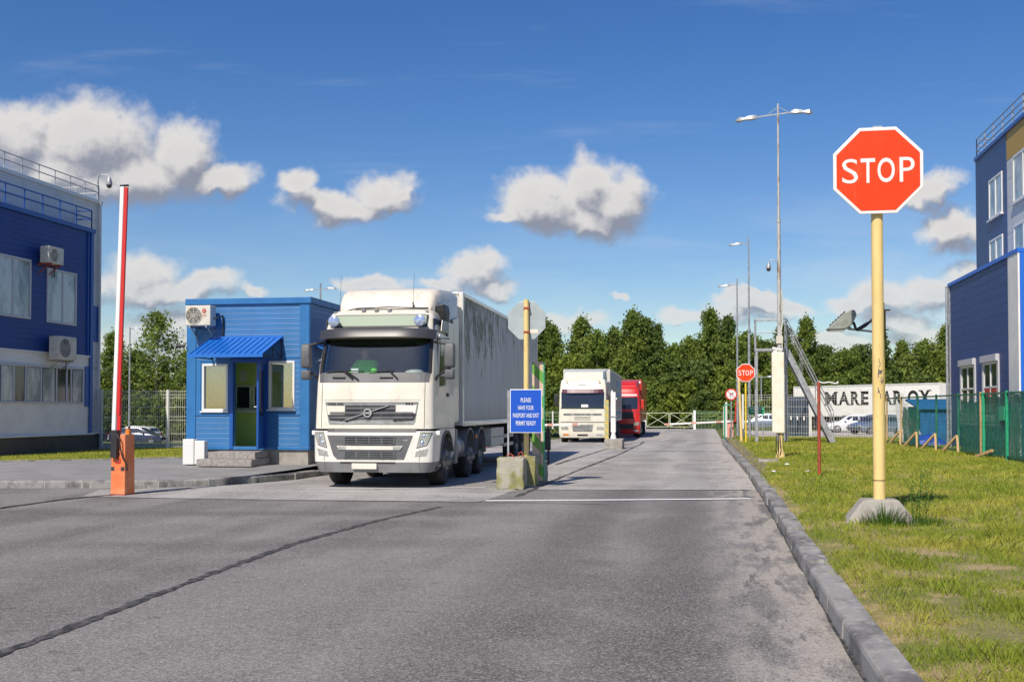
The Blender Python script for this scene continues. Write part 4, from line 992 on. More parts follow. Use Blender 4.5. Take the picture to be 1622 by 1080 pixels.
# second island: block, sensor column, striped post
cb2 = thing('concrete_block', 'far concrete block at the foot of the white sensor column', 'concrete block', (-3.63, 45.2, 0)); rough_block(cb2, -.36, .36, -.25, .9, .42, M_concrete, 'block', .015, 4)
sc_ = thing('sensor_column', 'white instrument column on the far concrete block beside the cream lorry', 'column', (-3.65, 45.2, .42))
box(-.10, .10, -.08, .08, .25, 1.9).build('housing', M_signwhite, sc_, bevel=.015); MB().cyl((0, 0, 0), (0, 0, .3), .13, .06, n=14).build('foot', M_signwhite, sc_, smooth=True)
box(-.13, .13, -.1, .1, .88, .92).build('collar', M_galv, sc_); box(.10, .15, -.04, .04, 1.6, 1.68).build('sensor', M_pvc, sc_); MB().cyl((-.05, 0, 1.9), (-.05, 0, 1.98), .04, n=10).build('cap', M_pvc, sc_)
M_stripe2 = stripe_mat('yellow_hazard_stripes', (.62, .45, .12), (.42, .42, .2), .3)
hp = thing('striped_board', 'narrow yellow striped board left of the white sensor column', 'marker post', (-3.93, 45.3, .1)); box(-.08, .08, -.01, .03, 0, 1.9).build('board', M_stripe2, hp)

# ================================================================== RIGHT VERGE FURNITURE
s2 = stop_sign('small red octagonal STOP sign on a thin yellow post near the far barrier', (1.83, 50.2, .14), .8, 3.1, .04, M_yellow2, 3.2)
gs = thing('green_sign', 'small green rectangular sign with white lines behind the yellow post of the small stop sign', 'sign', (2.35, 51.6, .14))
box(-.35, .35, -.01, .01, 1.25, 1.60).build('sign_plate', M_greensign, gs); box(-.3, .3, -.014, -.0102, 1.49, 1.53).box(-.25, .25, -.014, -.0102, 1.37, 1.40).build('lettering', M_signwhite, gs); MB().cyl((-.3, .03, 0), (-.3, .03, 1.6), .02, n=6).build('post', M_galv, gs); MB().cyl((.3, .03, 0), (.3, .03, 1.6), .02, n=6).build('post', M_galv, gs)
rs = thing('no_right_turn_sign', 'round white sign with red rim and a barred right turn arrow on a grey post', 'road sign', (1.36, 57, .13))
MB().cyl((0, 0, 0), (0, 0, 2.5), .035, n=8).build('post', M_galv, rs, smooth=True)
MB().cyl((0, -.04, 2.25), (0, -.06, 2.25), .30, n=32).build('sign_plate', M_armred, rs); MB().cyl((0, -.0601, 2.25), (0, -.064, 2.25), .235, n=32).build('sign_face', M_signwhite, rs)
MB().box(-.07, -.035, -.068, -.0642, 2.09, 2.31).box(-.0349, .06, -.068, -.0642, 2.275, 2.31).prism([(.06, 2.23), (.13, 2.293), (.06, 2.355)], -.068, -.0642, 'y').build('arrow', M_black, rs)
MB().bar((-.16, -.07, 2.41), (.16, -.07, 2.09), .03, .004, (0, 1, 0)).build('bar', M_armred, rs)
pp = thing('yellow_post', 'tall bare cream yellow post left of the small stop sign', 'post', (1.66, 50.8, .1)); MB().cyl((.0, 0, 0), (-.12, 0, 3.4), .06, n=10).build('post', M_yellow, pp, smooth=True)
gp = thing('green_post', 'short green tubular frame beside the far pink barrier', 'post', (1.05, 58.2, .1)); MB().tube([(0, 0, 0), (0, 0, 1.75), (.25, 0, 1.75)], .035, 8).build('post', M_greenbright, gp, smooth=True)
rp = thing('red_post', 'thin rusty red post on the grass with a twisted white strap tied to its top', 'post', (2.46, 24.8, .13), 0)
MB().cyl((0, 0, 0), (0, 0, 2.07), .035, n=10).build('post', M_rust, rp, smooth=True)
MB().tube([(0, -.02, 2.08), (.1, -.02, 2.05), (.22, -.02, 2.07), (.32, -.02, 2.04), (.40, -.02, 2.05), (.40, -.02, 2.09)], .016, 6).build('strap', M_pvc, rp, smooth=True)
# white housing column
wc = thing('housing_column', 'tall cream metal housing on a rusty footed post with hanging cables', 'column', (2.17, 33.7, .13))
box(-.18, .18, -.12, .12, .78, 3.18).build('housing', mat('pale_cream_enamel', (.86, .80, .66), .45, col2=(.8, .72, .56), vs=3, dirt=((.5, .3, .15), 6, .25)), wc, bevel=.03); box(.181, .19, -.1, .1, .8, 3.1).build('side_plate', M_rust, wc) if False else None
MB().cyl((.06, .02, 0), (.06, .02, .8), .07, n=12).cyl((.06, .02, 0), (.06, .02, .32), .17, .075, n=12).build('foot_post', M_yellow, wc, smooth=True)
MB().box(-.14, -.02, -.1, .06, 3.18, 3.28).bar((-.16, -.08, 3.30), (.12, -.02, 3.24), .10, .08).build('camera', M_pvc, wc, bevel=.012)
for k in range(3): MB().tube([(-.04 + k * .04, -.05, .8), (-.06 + k * .05, -.12, .55), (-.08 + k * .07, -.14, .3), (-.02 + k * .03, -.1, .05)], .013, 6).build('cable', M_dark, wc, smooth=True)
ks = thing('concrete_slab', 'small concrete slab lying in the grass beside the kerb below the housing column', 'slab', (1.75, 31.5, .13)); rough_block(ks, -.28, .28, -.3, .3, .1, M_concrete, 'slab', .01, 3)
# litter
for i, (x, y) in enumerate(((2.1, 29.2), (1.55, 25.6), (2.3, 25.6))):
    lt = MB().add([(-.07, -.03, .03), (.06, -.04, .05), (.08, .03, .04), (-.05, .05, .06), (0, 0, .075)], [(0, 1, 4), (1, 2, 4), (2, 3, 4), (3, 0, 4)]).build('litter', M_pvc, fix=False)
    lt.location = (x, y, zv(x, y) + .01); lt.rotation_euler = (0, 0, i * 1.3); tag(lt, ['scrap of white paper midway between housing column and red post', 'scrap of white paper lying nearest the kerb', 'scrap of white paper lying just left of the red post'][i], 'litter', 'scraps of paper on the verge')

# lamp posts
def lamp_head(parent, sgn, z, reach, sc=1.0, droop=.0):
    h = MB(); c0 = sgn * reach
    def sec(x, w_, zt, zb): return [(x, -w_, z + zb), (x, w_, z + zb), (x, w_ * .7, z + zt), (x, -w_ * .7, z + zt)]
    xs_ = [0, .18, .42, .55, .8, .95]; ws = [.05, .13, .13, .09, .16, .05]; zt = [.10, .15, .13, .09, .12, .03]; zb = [.0, -.03, -.02, .0, -.06, -.02]
    h.loft([sec(c0 + sgn * a * sc, b * sc, c * sc + droop * a, d * sc + droop * a) for a, b, c, d in zip(xs_, ws, zt, zb)])
    o = h.build('lamp_head', M_galv, parent, smooth=True)
    MB().loft([[(c0 + sgn * .56 * sc, -.09, z - .0), (c0 + sgn * .56 * sc, .09, z), (c0 + sgn * .56 * sc, .09, z - .03), (c0 + sgn * .56 * sc, -.09, z - .03)], [(c0 + sgn * .9 * sc, -.07, z - .03), (c0 + sgn * .9 * sc, .07, z - .03), (c0 + sgn * .9 * sc, .07, z - .07), (c0 + sgn * .9 * sc, -.07, z - .07)]]).build('lamp_glass', M_lamp, o)
    return o
lp = thing('double_lamp_post', 'tallest weathered lamp post with two lamp heads, rising behind the steel stair platform', 'lamp post', (3.2, 48.6, .14))
MB().cyl((0, 0, 0), (0, 0, 9.6), .11, .075, n=10).build('lower_pole', M_galvrust, lp, smooth=True)
MB().cyl((0, 0, 9.55), (0, 0, 14.65), .06, .04, n=10).cyl((0, 0, 9.5), (0, 0, 9.62), .09, n=10).build('upper_pole', M_galvrust, lp, smooth=True)
MB().bar((-.9, 0, 14.1), (.9, 0, 14.28), .05).bar((-.5, 0, 14.15), (0, 0, 14.5), .02).bar((.5, 0, 14.24), (0, 0, 14.5), .02).build('cross_arm', M_galv, lp)
lamp_head(lp, -1, 14.05, .85, 1.0, -.08); lamp_head(lp, 1, 14.22, .55, .95, -.02)
MB().tube([(.1, -.1, 6.6), (.13, -.1, 5.2), (.06, -.12, 4.8), (.12, -.1, 4.0)], .03, 6).box(-.14, .14, -.14, .12, 4.3, 4.62).build('cable_box', M_acwhite, lp)
dome_camera('silver dome camera bracketed halfway up the tallest lamp post', (3.12, 48.5, 7.75), R(180), sc=.95)
lp2 = thing('lamp_post', 'second tallest single arm lamp post left of the stair platform', 'lamp post', (2.56, 64.6, .12), 0, 'single arm lamp posts')
MB().cyl((0, 0, 0), (0, 0, 6), .09, .07, n=10).cyl((0, 0, 5.95), (0, 0, 6.1), .1, n=10).build('lower_pole', M_galv, lp2, smooth=True); MB().cyl((0, 0, 6), (0, 0, 11.4), .06, .035, n=8).build('upper_pole', M_galv, lp2, smooth=True)
MB().bar((0, 0, 11.0), (-.45, 0, 11.05), .04).build('arm', M_galv, lp2); lamp_head(lp2, -1, 10.98, .35, .8, -.05)
dup(lp2, (1.93, 65.6, -2.15), 0, 'shorter single arm lamp post, leftmost beside the right lane')
lp4 = thing('lamp_post', 'distant single arm lamp post standing left of the raised barrier arm behind the fence', 'lamp post', (-41.5, 75, -1.2), 0, 'single arm lamp posts')
MB().cyl((0, 0, 0), (0, 0, 8.85), .08, .05, n=8).build('pole', M_galv, lp4, smooth=True); MB().bar((0, 0, 8.7), (.3, 0, 8.75), .04).build('arm', M_galv, lp4); lamp_head(lp4, 1, 8.72, .2, .7)
lp5 = thing('double_lamp_post', 'distant lamp post with two lamp heads just above the booth roof', 'lamp post', (-21.5, 60, -.9))
MB().cyl((0, 0, 0), (0, 0, 9.7), .08, .05, n=8).build('pole', M_galv, lp5, smooth=True); MB().bar((-.5, 0, 9.33), (.5, 0, 9.38), .04).build('cross_arm', M_galv, lp5); lamp_head(lp5, -1, 9.3, .35, .62); lamp_head(lp5, 1, 9.38, .35, .62)
lp6 = thing('double_lamp_post', 'small far lamp post with two heads seen low through the fence beside the housing column', 'lamp post', (5.6, 112, -.2))
MB().cyl((0, 0, 0), (0, 0, 5.2), .09, .06, n=8).build('pole', M_galv, lp6, smooth=True); MB().bar((-.7, 0, 5.0), (.7, 0, 5.05), .06).build('cross_arm', M_galv, lp6); lamp_head(lp6, -1, 5.0, .6, 1); lamp_head(lp6, 1, 5.03, .6, 1)

# stair platform
sp = thing('stair_platform', 'grey steel inspection platform with a steep stair and handrails on the verge', 'stair', (2.92, 49.7, .13))
for x in (-.63, .63):
    for y in (0, .9): box(x - .05, x + .05, y - .05, y + .05, 0, 4.05).build('leg', M_galv, sp)
box(-.70, .70, -.06, .96, 4.051, 4.16).build('deck', M_galv, sp)
MB().tube([(-.66, 0, 4.16), (-.66, 0, 5.45), (.66, 0, 5.45), (.66, 0, 4.16)], .028, 6).tube([(-.66, 0, 4.85), (.66, 0, 4.85)], .022, 6).tube([(-.66, .9, 4.16), (-.66, .9, 5.45), (.66, .9, 5.45), (.66, .9, 4.16)], .028, 6).tube([(-.66, 0, 5.45), (-.66, .9, 5.45)], .028, 6).build('guard_rail', M_galv, sp, smooth=True)
for y in (-.02, .9): MB().bar((.68, y, 4.05), (2.62, y, 0.02), .05, .24).build('stringer', M_galv, sp)
tm = MB()
for i in range(14): t_ = (i + .6) / 14.4; tm.box(.68 + 1.94 * t_ - .1, .68 + 1.94 * t_ + .14, .006, .874, 4.05 * (1 - t_) - .02, 4.05 * (1 - t_) + .01)
tm.build('tread', M_galv, sp)
for y in (-.04, .94):
    mb = MB().tube([(.66, y, 5.45), (2.62, y, 1.4)], .024, 6).tube([(.66, y, 5.15), (2.62, y, 1.1)], .018, 6)
    for t_ in (.33, .66, 1): x = .66 + 1.96 * t_; z = 4.16 * (1 - t_) + .05; mb.cyl((x, y, z), (x, y, z + 1.3), .018, n=6)
    mb.build('handrail', M_galv, sp, smooth=True)

# ------------------------------------------------------------------ fences
def mesh_panel(mb, a, b, h, gap=.085, r=.007, z0=.08):
    a = Vector(a); b = Vector(b); d = b - a; n_ = max(1, int(d.length / gap))
    for i in range(n_ + 1):
        p = a + d * i / n_; mb.cyl(p + Vector((0, 0, z0)), p + Vector((0, 0, h)), r, n=3, cap=False)
    for z in [z0 + .02, z0 + .2, h * .5, h * .5 + .12] + [h * k for k in (.27, .72, .88)] + [h - .14, h - .02]:
        mb.bar(a + Vector((0, -.01, z)), b + Vector((0, -.01, z)), r * 2)
def wire_fence(name, label, pts, h, mpost, mwire, gap=.085, r=.007, post=.035, group=None):
    t = thing(name, label, 'fence', (*pts[0],), 0, group); o = Vector(pts[0])
    P = [Vector(p) - o for p in pts]
    for p in P: MB().box(p.x - post, p.x + post, p.y - post, p.y + post, p.z, p.z + h + .03).build('post', mpost, t)
    for a, b in zip(P, P[1:]):
        mb = MB(); mesh_panel(mb, a, b, h, gap, r); mb.build('mesh_panel', mwire, t)
    return t
def line(a, b, n_, zf): return [(a[0] + (b[0] - a[0]) * i / n_, a[1] + (b[1] - a[1]) * i / n_, zf(a[0] + (b[0] - a[0]) * i / n_, a[1] + (b[1] - a[1]) * i / n_)) for i in range(n_ + 1)]
wire_fence('wire_fence', 'white wire mesh fence between the office block and the blue booth', [(-20.6, 34.5, .25), (-20.15, 34.55, .25), (-17.95, 35.0, .25), (-15.7, 35.4, .25), (-13.4, 35.8, .25)], 2.0, M_fence, M_fence, .07, .006, .04)
wire_fence('wire_fence', 'white wire mesh fence on the right verge, in front of the parked cars', line((2.0, 58.9), (9.6, 56.6), 1, zverge), 2.25, M_fence, M_fence, .125, .005, .05)
wire_fence('wire_fence', 'green wire fence with white posts running behind the far barrier and gate', [(1.2, 61.5, .1), (1.25, 66, .0), (1.3, 74, -.1)], 1.9, M_fence, M_fencegreen, .2, .012, .05)
GZ = -.3
wire_fence('wire_fence', 'long green wire fence at the edge of the wood left of the white gate', line((-30, 108.5), (-5.6, 108.5), 8, lambda x, y: GZ), 1.75, M_fence, M_fencegreen, .30, .015, .07)
wire_fence('wire_fence', 'long green wire fence at the edge of the wood right of the white gate', line((-.9, 108.5), (14, 108.5), 5, lambda x, y: GZ), 1.75, M_fence, M_fencegreen, .30, .015, .07)
gt_ = thing('white_gate', 'white double field gate with crossed braces closing the far end of the road', 'gate', (-3.3, 108.2, GZ))
for s_ in (-1, 1):
    MB().box(s_ * 2.4 - .12, s_ * 2.4 + .12, -.1, .1, 0, 1.85).build('gate_post', M_signwhite, gt_)
    x0, x1 = (s_ * 2.2, s_ * .06)
    MB().bar((x0, 0, .25), (x1, 0, .25), .07).bar((x0, 0, 1.6), (x1, 0, 1.6), .07).bar((x0, 0, .25), (x0, 0, 1.6), .07).bar((x1, 0, .25), (x1, 0, 1.6), .07).bar((x0, .01, .28), (x1, .01, 1.57), .05).bar((x0, -.02, 1.57), (x1, -.02, .28), .05).build('gate_leaf', mat('aged_gate_paint', (.46, .50, .34), .7), gt_)

# green temporary fence with netting and timber props
GP = [(7.75, 49.6), (7.89, 46.9), (8.05, 44.3), (8.18, 41.5), (8.3, 38.6), (8.42, 36.1), (8.54, 33.6), (8.66, 31.1), (8.78, 28.6)]
gf = thing('net_fence', 'green framed site fence hung with dark green debris netting beside the right building', 'fence', (7.75, 49.6, .13))
for i, (x, y) in enumerate(GP):
    lx, ly = x - 7.75, y - 49.6
    MB().box(lx - .035, lx + .035, ly - .035, ly + .035, 0, 2.02).build('post', M_wood if i in (0, 1, 5, 7) else (M_greenbright if i == 6 else M_greenpost), gf)
    if i == 5: box(lx - .04, lx + .04, ly - .35, ly - .27, 0, 2.0).build('post', M_greenbright, gf)
for i, ((x0, y0), (x1, y1)) in enumerate(zip(GP, GP[1:])):
    a = Vector((x0 - 7.75, y0 - 49.6, 0)); b = Vector((x1 - 7.75, y1 - 49.6, 0))
    MB().bar(a + Vector((0, 0, .14)), b + Vector((0, 0, .14)), .045).bar(a + Vector((0, 0, 1.96)), b + Vector((0, 0, 1.96)), .045).build('frame_rail', M_greenpost, gf)
    mb = MB(); mesh_panel(mb, a, b, 1.95, .14, .0035, .15); mb.build('mesh_panel', M_greenpost, gf)
    if i in (1, 4, 5, 6, 7):
        nx_, nz = 18, 8; vs = []; fs = []; rr = random.Random(i); cut = {1: (.18, 1.55), 4: (.1, 1.75), 5: (.05, 1.9), 6: (.05, 1.95), 7: (.1, 1.95)}[i]
        for k in range(nx_ + 1):
            for j in range(nz + 1):
                p = a + (b - a) * (k / nx_); z = cut[0] + (cut[1] - cut[0] + .05 * math.sin(k * .9)) * j / nz
                vs.append((p.x + .05 + .025 * math.sin(k * 1.9 + j) + .01 * rr.random(), p.y, z))
        for k in range(nx_):
            for j in range(nz): q = k * (nz + 1) + j; fs.append((q, q + 1, q + nz + 2, q + nz + 1))
        o = MB().add(vs, fs).build('debris_netting', M_net, gf, fix=False); o.data.shade_smooth()
for (x, y) in GP[1:5]:
    pr = thing('timber_prop', 'pair of short timber props, ' + ['farthest', 'second farthest', 'second nearest', 'nearest'][GP.index((x, y)) - 1] + ' of four along the green fence', 'timber prop', (x - .06, y, .12), 0, 'timber props along the green fence')
    MB().bar((0, .0, .62), (-.42, .55, 0), .07).build('strut', M_wood, pr); MB().bar((0, -.05, .62), (-.12, -.78, 0), .07).build('strut', M_wood, pr)
p5 = thing('timber_prop', 'short timber offcut lying at the foot of the netted fence near the building corner', 'timber', (8.35, 35.4, .14)); MB().bar((-.2, .2, .04), (.1, -.5, .25), .08).build('plank', M_wood, p5)
# long cream hose / board resting on fence near the corner
bsg = thing('green_notice', 'dark green notice plate hanging on the site fence at the right edge', 'sign', (8.50, 34.15, 1.5)); box(-.02, 0, -.5, .1, -.2, .2).build('plate', M_greenbright, bsg)

# blue shed and heap behind the green fence
sh = thing('blue_shed', 'bright blue ribbed metal shed behind the green site fence', 'shed', (10.0, 50.8, .12))
box(-.66, 1.6, 0, 3, 0, 1.62).build('wall', M_bluetarp, sh); MB().loft([[(-.76, -.15, 1.5), (1.7, -.15, 1.5), (1.7, -.15, 1.58), (-.76, -.15, 1.58)], [(-.76, 3.1, 1.9), (1.7, 3.1, 1.9), (1.7, 3.1, 1.98), (-.76, 3.1, 1.98)]]).build('roof', M_bluetarp, sh)
rbm = MB()
for i in range(8): x = -.62 + i * .3; rbm.box(x, x + .05, -.03, 0, .02, 1.48)
rbm.build('ribs', M_bluetarp, sh)
tp = MB(); rr = random.Random(3); N_ = 12; vs = []; fs = []
for i in range(N_ + 1):
    for j in range(N_ + 1):
        x = -1 + 2 * i / N_; y = -1 + 2 * j / N_; z = max(0, (1 - x * x) * (1 - y * y)) ** .6 * .48 + rr.uniform(-.04, .04) * (abs(x) < .95 and abs(y) < .95)
        vs.append((x * .75, y * .7, z))
for i in range(N_):
    for j in range(N_): q = i * (N_ + 1) + j; fs.append((q, q + N_ + 1, q + N_ + 2, q + 1))
to = MB().add(vs, fs).build('tarpaulin_heap', M_tarp); to.location = (9.0, 47.6, .12); tag(to, 'deep blue tarpaulin bundled over a heap in front of the blue shed', 'tarpaulin')
tb = thing('timber_stack', 'bundle of pale boards leaning beside the blue tarpaulin heap', 'timber', (8.7, 48.3, .12))
for i in range(5): MB().bar((.1 * i, 0, 0), (-.5 + .12 * i, .4, 1.5 - .12 * i), .09, .025).build('board', M_wood if i % 2 else M_pvcgrey, tb)
wb = thing('board_sheet', 'tall pale panel leaning behind the netting left of the blue shed', 'panel', (8.55, 49.8, .12)); MB().bar((0, 0, 0), (-.12, .3, 1.75), .5, .03, (0, 1, 0)).build('sheet', M_pvcgrey, wb)

# steel hoarding
hb = thing('steel_hoarding', 'blue grey ribbed steel hoarding with a white end post behind the stair', 'hoarding', (4.45, 63.4, .1))
n_ = 22
for k in range(1):
    mb = MB(); a = Vector((-.35, .6, 0)); b = Vector((1.0, -3.4, 0))
    for i in range(n_):
        p = a + (b - a) * i / n_; q = a + (b - a) * (i + 1) / n_; o_ = .05 if i % 2 else 0
        mb.bar(p + Vector((-o_, 0, 1.12)), q + Vector((-o_, 0, 1.12)), .06, 2.2)
    mb.build('ribbed_sheet', M_hoard, hb)
    mb = MB()
    for i in range(5):
        p = a + (b - a) * (i + .5) / 5; mb.prism([(p.y - .22, .95), (p.y + .22, .95), (p.y + .12, 1.12), (p.y - .16, 1.16)], p.x - .14, p.x - .08, 'x')
    mb.build('reflection_patch', M_pvc, hb)  # pale slabs standing in for glossy reflections on the steel sheet
box(.98, 1.12, -3.55, -3.41, 0, 1.55).build('end_post', M_fence, hb)

# ================================================================== LORRIES
def lerp_ring(rings, z):
    if z <= rings[0][0]: return rings[0][1:]
    for a, b in zip(rings, rings[1:]):
        if z <= b[0]:
            t = (z - a[0]) / (b[0] - a[0]); return tuple(p + (q - p) * t for p, q in zip(a[1:], b[1:]))
    return rings[-1][1:]
class Cab:
    """front surface y(x, z): superellipse in plan; rings = (z, y of the nose, half width, corner depth)"""
    def __init__(s, rings, n=4.5): s.r = rings; s.n = n
    def y(s, x, z):
        yf, hw, rd = lerp_ring(s.r, z); u = min(1, abs(x) / hw); return yf + rd * (1 - max(0, 1 - u ** s.n) ** (1 / s.n))
    def loop(s, z, back, m=20):
        yf, hw, rd = lerp_ring(s.r, z); P = []
        for i in range(2 * m + 1):
            t = math.pi * i / (2 * m); c = math.cos(t); sn = math.sin(t)
            x = hw * math.copysign(abs(c) ** (2 / s.n), c); P.append((-x, yf + rd * (1 - sn ** (2 / s.n)), z))
        P += [(hw, back - .08, z), (hw - .08, back, z), (-hw + .08, back, z), (-hw, back - .08, z)]
        return P
    def body(s, zs, back, mat_of=None, hole=None, mb=None):
        mb = mb or MB(); L_ = [s.loop(z, back) for z in zs]; n_ = len(L_[0]); b = len(mb.v)
        for l in L_: mb.v += l
        for k in range(len(zs) - 1):
            for i in range(n_):
                j = (i + 1) % n_; zc = (zs[k] + zs[k + 1]) / 2; xc = (L_[k][i][0] + L_[k][j][0]) / 2
                if hole and i < 40 and hole(xc, zc): continue
                mb.f.append((b + k * n_ + i, b + k * n_ + j, b + (k + 1) * n_ + j, b + (k + 1) * n_ + i)); mb.mi.append(mat_of(xc, zc, i) if mat_of else 0)
        mb.f += [tuple(b + i for i in range(n_ - 1, -1, -1)), tuple(b + (len(zs) - 1) * n_ + i for i in range(n_))]; mb.mi += [0, 0]
        return mb
    def patch(s, c, off=.012, th=.03, nx=12, nz=4, mb=None, ease=0):
        """slab following the surface; c = four (x, z) corners: bottom left, bottom right, top right, top left"""
        mb = mb or MB(); fr = []; bk = []
        def nrm(x, z):
            e = .01; dx = (s.y(x + e, z) - s.y(x - e, z)) / (2 * e); dz = (s.y(x, z + e) - s.y(x, z - e)) / (2 * e)
            return Vector((dx, -1, dz)).normalized()
        for j in range(nz + 1):
            v = j / nz; a = Vector(c[0]).lerp(Vector(c[3]), v); b = Vector(c[1]).lerp(Vector(c[2]), v)
            for i in range(nx + 1):
                p = a.lerp(b, i / nx); q = Vector((p.x, s.y(p.x, p.y), p.y)); nn = nrm(p.x, p.y); fr.append(q + nn * off); bk.append(q + nn * (off - th))
        w_ = nx + 1; fs = []; N_ = len(fr)
        for j in range(nz):
            for i in range(nx): a = j * w_ + i; fs += [(a, a + 1, a + w_ + 1, a + w_), (N_ + a + w_, N_ + a + w_ + 1, N_ + a + 1, N_ + a)]
        for i in range(nx): fs += [(i, N_ + i, N_ + i + 1, i + 1), (nz * w_ + i, nz * w_ + i + 1, N_ + nz * w_ + i + 1, N_ + nz * w_ + i)]
        for j in range(nz): fs += [(j * w_, (j + 1) * w_, N_ + (j + 1) * w_, N_ + j * w_), (j * w_ + nx, N_ + j * w_ + nx, N_ + (j + 1) * w_ + nx, (j + 1) * w_ + nx)]
        return mb.add(fr + bk, fs)

def wheel(parent, x, y, r=.51, wd=.32, side=1, deep=False, name='wheel'):
    """x = outer face plane; side=+1 faces +x"""
    o = MB().lathe([(r * .56, .0), (r * .6, -.005), (r * .9, -.0), (r * .97, -.03), (r, -.06), (r, -wd + .06), (r * .97, -wd + .03), (r * .9, -wd), (r * .56, -wd)], (0, 0, 0), (side, 0, 0), 40)
    # tread grooves
    for k in range(4):
        h = -.085 - k * (wd - .17) / 3; o.lathe([(r + .001, h - .008), (r + .006, h - .03), (r + .006, h - .05), (r + .001, h - .06)], (0, 0, 0), (side, 0, 0), 40)
    t = o.build(name, M_rubber, parent, smooth=True); t.location = (x, y, r)
    if deep: prof = [(r * .57, -.005), (r * .54, -.03), (r * .5, -.14), (r * .24, -.16), (r * .24, -.05), (r * .12, -.03), (0, -.03)]
    else: prof = [(r * .57, -.005), (r * .54, -.03), (r * .50, -.06), (r * .46, -.02), (r * .40, .03), (r * .24, .05), (r * .2, .09), (r * .12, .12), (0, .12)]
    rm = MB().lathe(prof, (0, 0, 0), (side, 0, 0), 32).build('rim', M_rim, t, smooth=True)
    b = MB()
    for i in range(10):
        a = 2 * math.pi * i / 10; c = Vector((side * (-.15 if deep else .03), r * .33 * math.cos(a), r * .33 * math.sin(a))); b.cyl(c, c + Vector((side * .035, 0, 0)), .018, n=6)
    b.build('wheel_nut', M_alu, rm)
    return t

def trailer_box(parent, y0, y1, z0, z1, side_mat, frame_mat, hw=1.275, name='trailer'):
    o = box(-hw + .02, hw - .02, y0 + .02, y1 - .02, z0 + .02, z1 - .02).build(name, side_mat, parent)
    f = MB()
    for x in (-1, 1):
        a, b = sorted((x * hw, x * (hw - .1))); f.box(a, b, y0, y0 + (.32 if False else .16), z0, z1).box(a, b, y1 - .12, y1, z0, z1)
        a, b = sorted((x * (hw + .004), x * (hw - .06))); f.box(a, b, y0 + .16, y1 - .12, z1 - .09, z1 + .004).box(a, b, y0 + .16, y1 - .12, z0 - .02, z0 + .10)
    f.box(-hw + .1, hw - .1, y0, y0 + .06, z0, z1).box(-hw + .1, hw - .1, y0, y0 + .1, z1 - .1, z1 + .003).build('corner_frame', frame_mat, o, bevel=.012)
    return o

# ------------------------------------------------------------ the near lorry
T = thing('lorry', 'cream white lorry with a peeling grey box trailer stopped at the booth', 'lorry', (-6.655, 21.62, 0), R(1.2))
RG = [(.33, .06, 1.17, .34), (.55, .0, 1.26, .36), (1.15, .0, 1.275, .40), (1.2, .03, 1.262, .40), (1.7, .06, 1.25, .38), (2.16, .10, 1.24, .38), (2.33, .16, 1.235, .38), (2.7, .27, 1.215, .36), (3.05, .38, 1.19, .36), (3.3, .46, 1.17, .38), (3.55, .56, 1.14, .40), (3.64, .64, 1.10, .42), (3.70, .80, 1.03, .45), (3.72, 1.0, .96, .45)]
C = Cab(RG); BK = 2.3
zsc = [1.215, 1.4, 1.6, 1.8, 2.0, 2.16, 2.34, 2.5, 2.65, 2.8, 2.95, 3.06, 3.2, 3.3, 3.42, 3.55, 3.6, 3.64, 3.67, 3.70, 3.715, 3.72]
def hole(x, z): return 2.34 < z < 3.06 and abs(x) < 1.17
def zone(x, z, i): return 0
cb0 = C.body(zsc, BK, zone, hole).build('cab', [M_cream], T, smooth=True, fix=False)
# chassis side skirt under the doors, front wings and bumper
def front_only(z0, z1, back, m, name, parent, zs=None):
    zs = zs or [z0, (z0 + z1) / 2, z1]; return C.body(zs, back).build(name, m, parent, smooth=True, fix=False)
lowp = front_only(.54, 1.17, .82, M_cabwhite, 'lower_panel', T, [.54, .6, .8, 1.0, 1.12, 1.17])
bump = front_only(.33, .535, .95, M_bumper, 'bumper', T, [.33, .37, .45, .535])
C.patch([(-.93, 1.15), (.93, 1.15), (.93, 1.22), (-.93, 1.22)], .002, .06, nz=1).build('hood_gap', M_dark, T)
C.patch([(-1.24, 1.165), (1.24, 1.165), (1.24, 1.22), (-1.24, 1.22)], -.05, .06, nx=30, nz=1).build('gap_filler', M_dark, T, fix=True)
# wing behind the bumper round the front wheel, each side
for s_ in (-1, 1):
    mb = MB(); r0, r1 = .60, .78; cy, cz = 1.42, .52
    pts_o = []; pts_i = []
    N_ = 14
    prof = []
    for i in range(N_ + 1):
        a = math.pi * (1.02 - 1.0 * i / N_); prof.append((cy + r0 * math.cos(a), cz + r0 * math.sin(a)))
    outer = [(2.3, .55 + .3), (2.3, 1.22), (.7, 1.22), (.66, .55)]
    # front wing panel: polygon between arch and the cab bottom
    poly = [(.70, 1.2), (.70, .56)] + [(y, z) for y, z in prof if y < 2.02 and z > .55] + [(2.28, .98), (2.28, 1.2)]
    a, b = sorted((s_ * 1.262, s_ * 1.20)); mb.prism(poly, a, b, 'x'); mb.build('wing', M_cabwhite, T)
    ar = MB()
    for i in range(N_ - 1):
        (y0, z0), (y1, z1) = prof[i], prof[i + 1]
        x0, x1 = s_ * .9, s_ * 1.285; ar.add([(x0, y0, z0), (x1, y0, z0), (x1, y1, z1), (x0, y1, z1), (x1, y0 + (y0 - cy) * .09, z0 + (z0 - cz) * .09), (x1, y1 + (y1 - cy) * .09, z1 + (z1 - cz) * .09)], [(0, 1, 2, 3), (1, 4, 5, 2)])
    ar.build('wheel_arch', M_grey, T, fix=False)
    # step well in front of the wheel
    a, b = sorted((s_ * 1.22, s_ * 1.0)); box(a, b, .62, .90, .36, .9).build('step_box', M_dark, T); a, b = sorted((s_ * 1.245, s_ * 1.05)); box(a, b, .7, .92, .42, .46).build('step', M_alu, T)
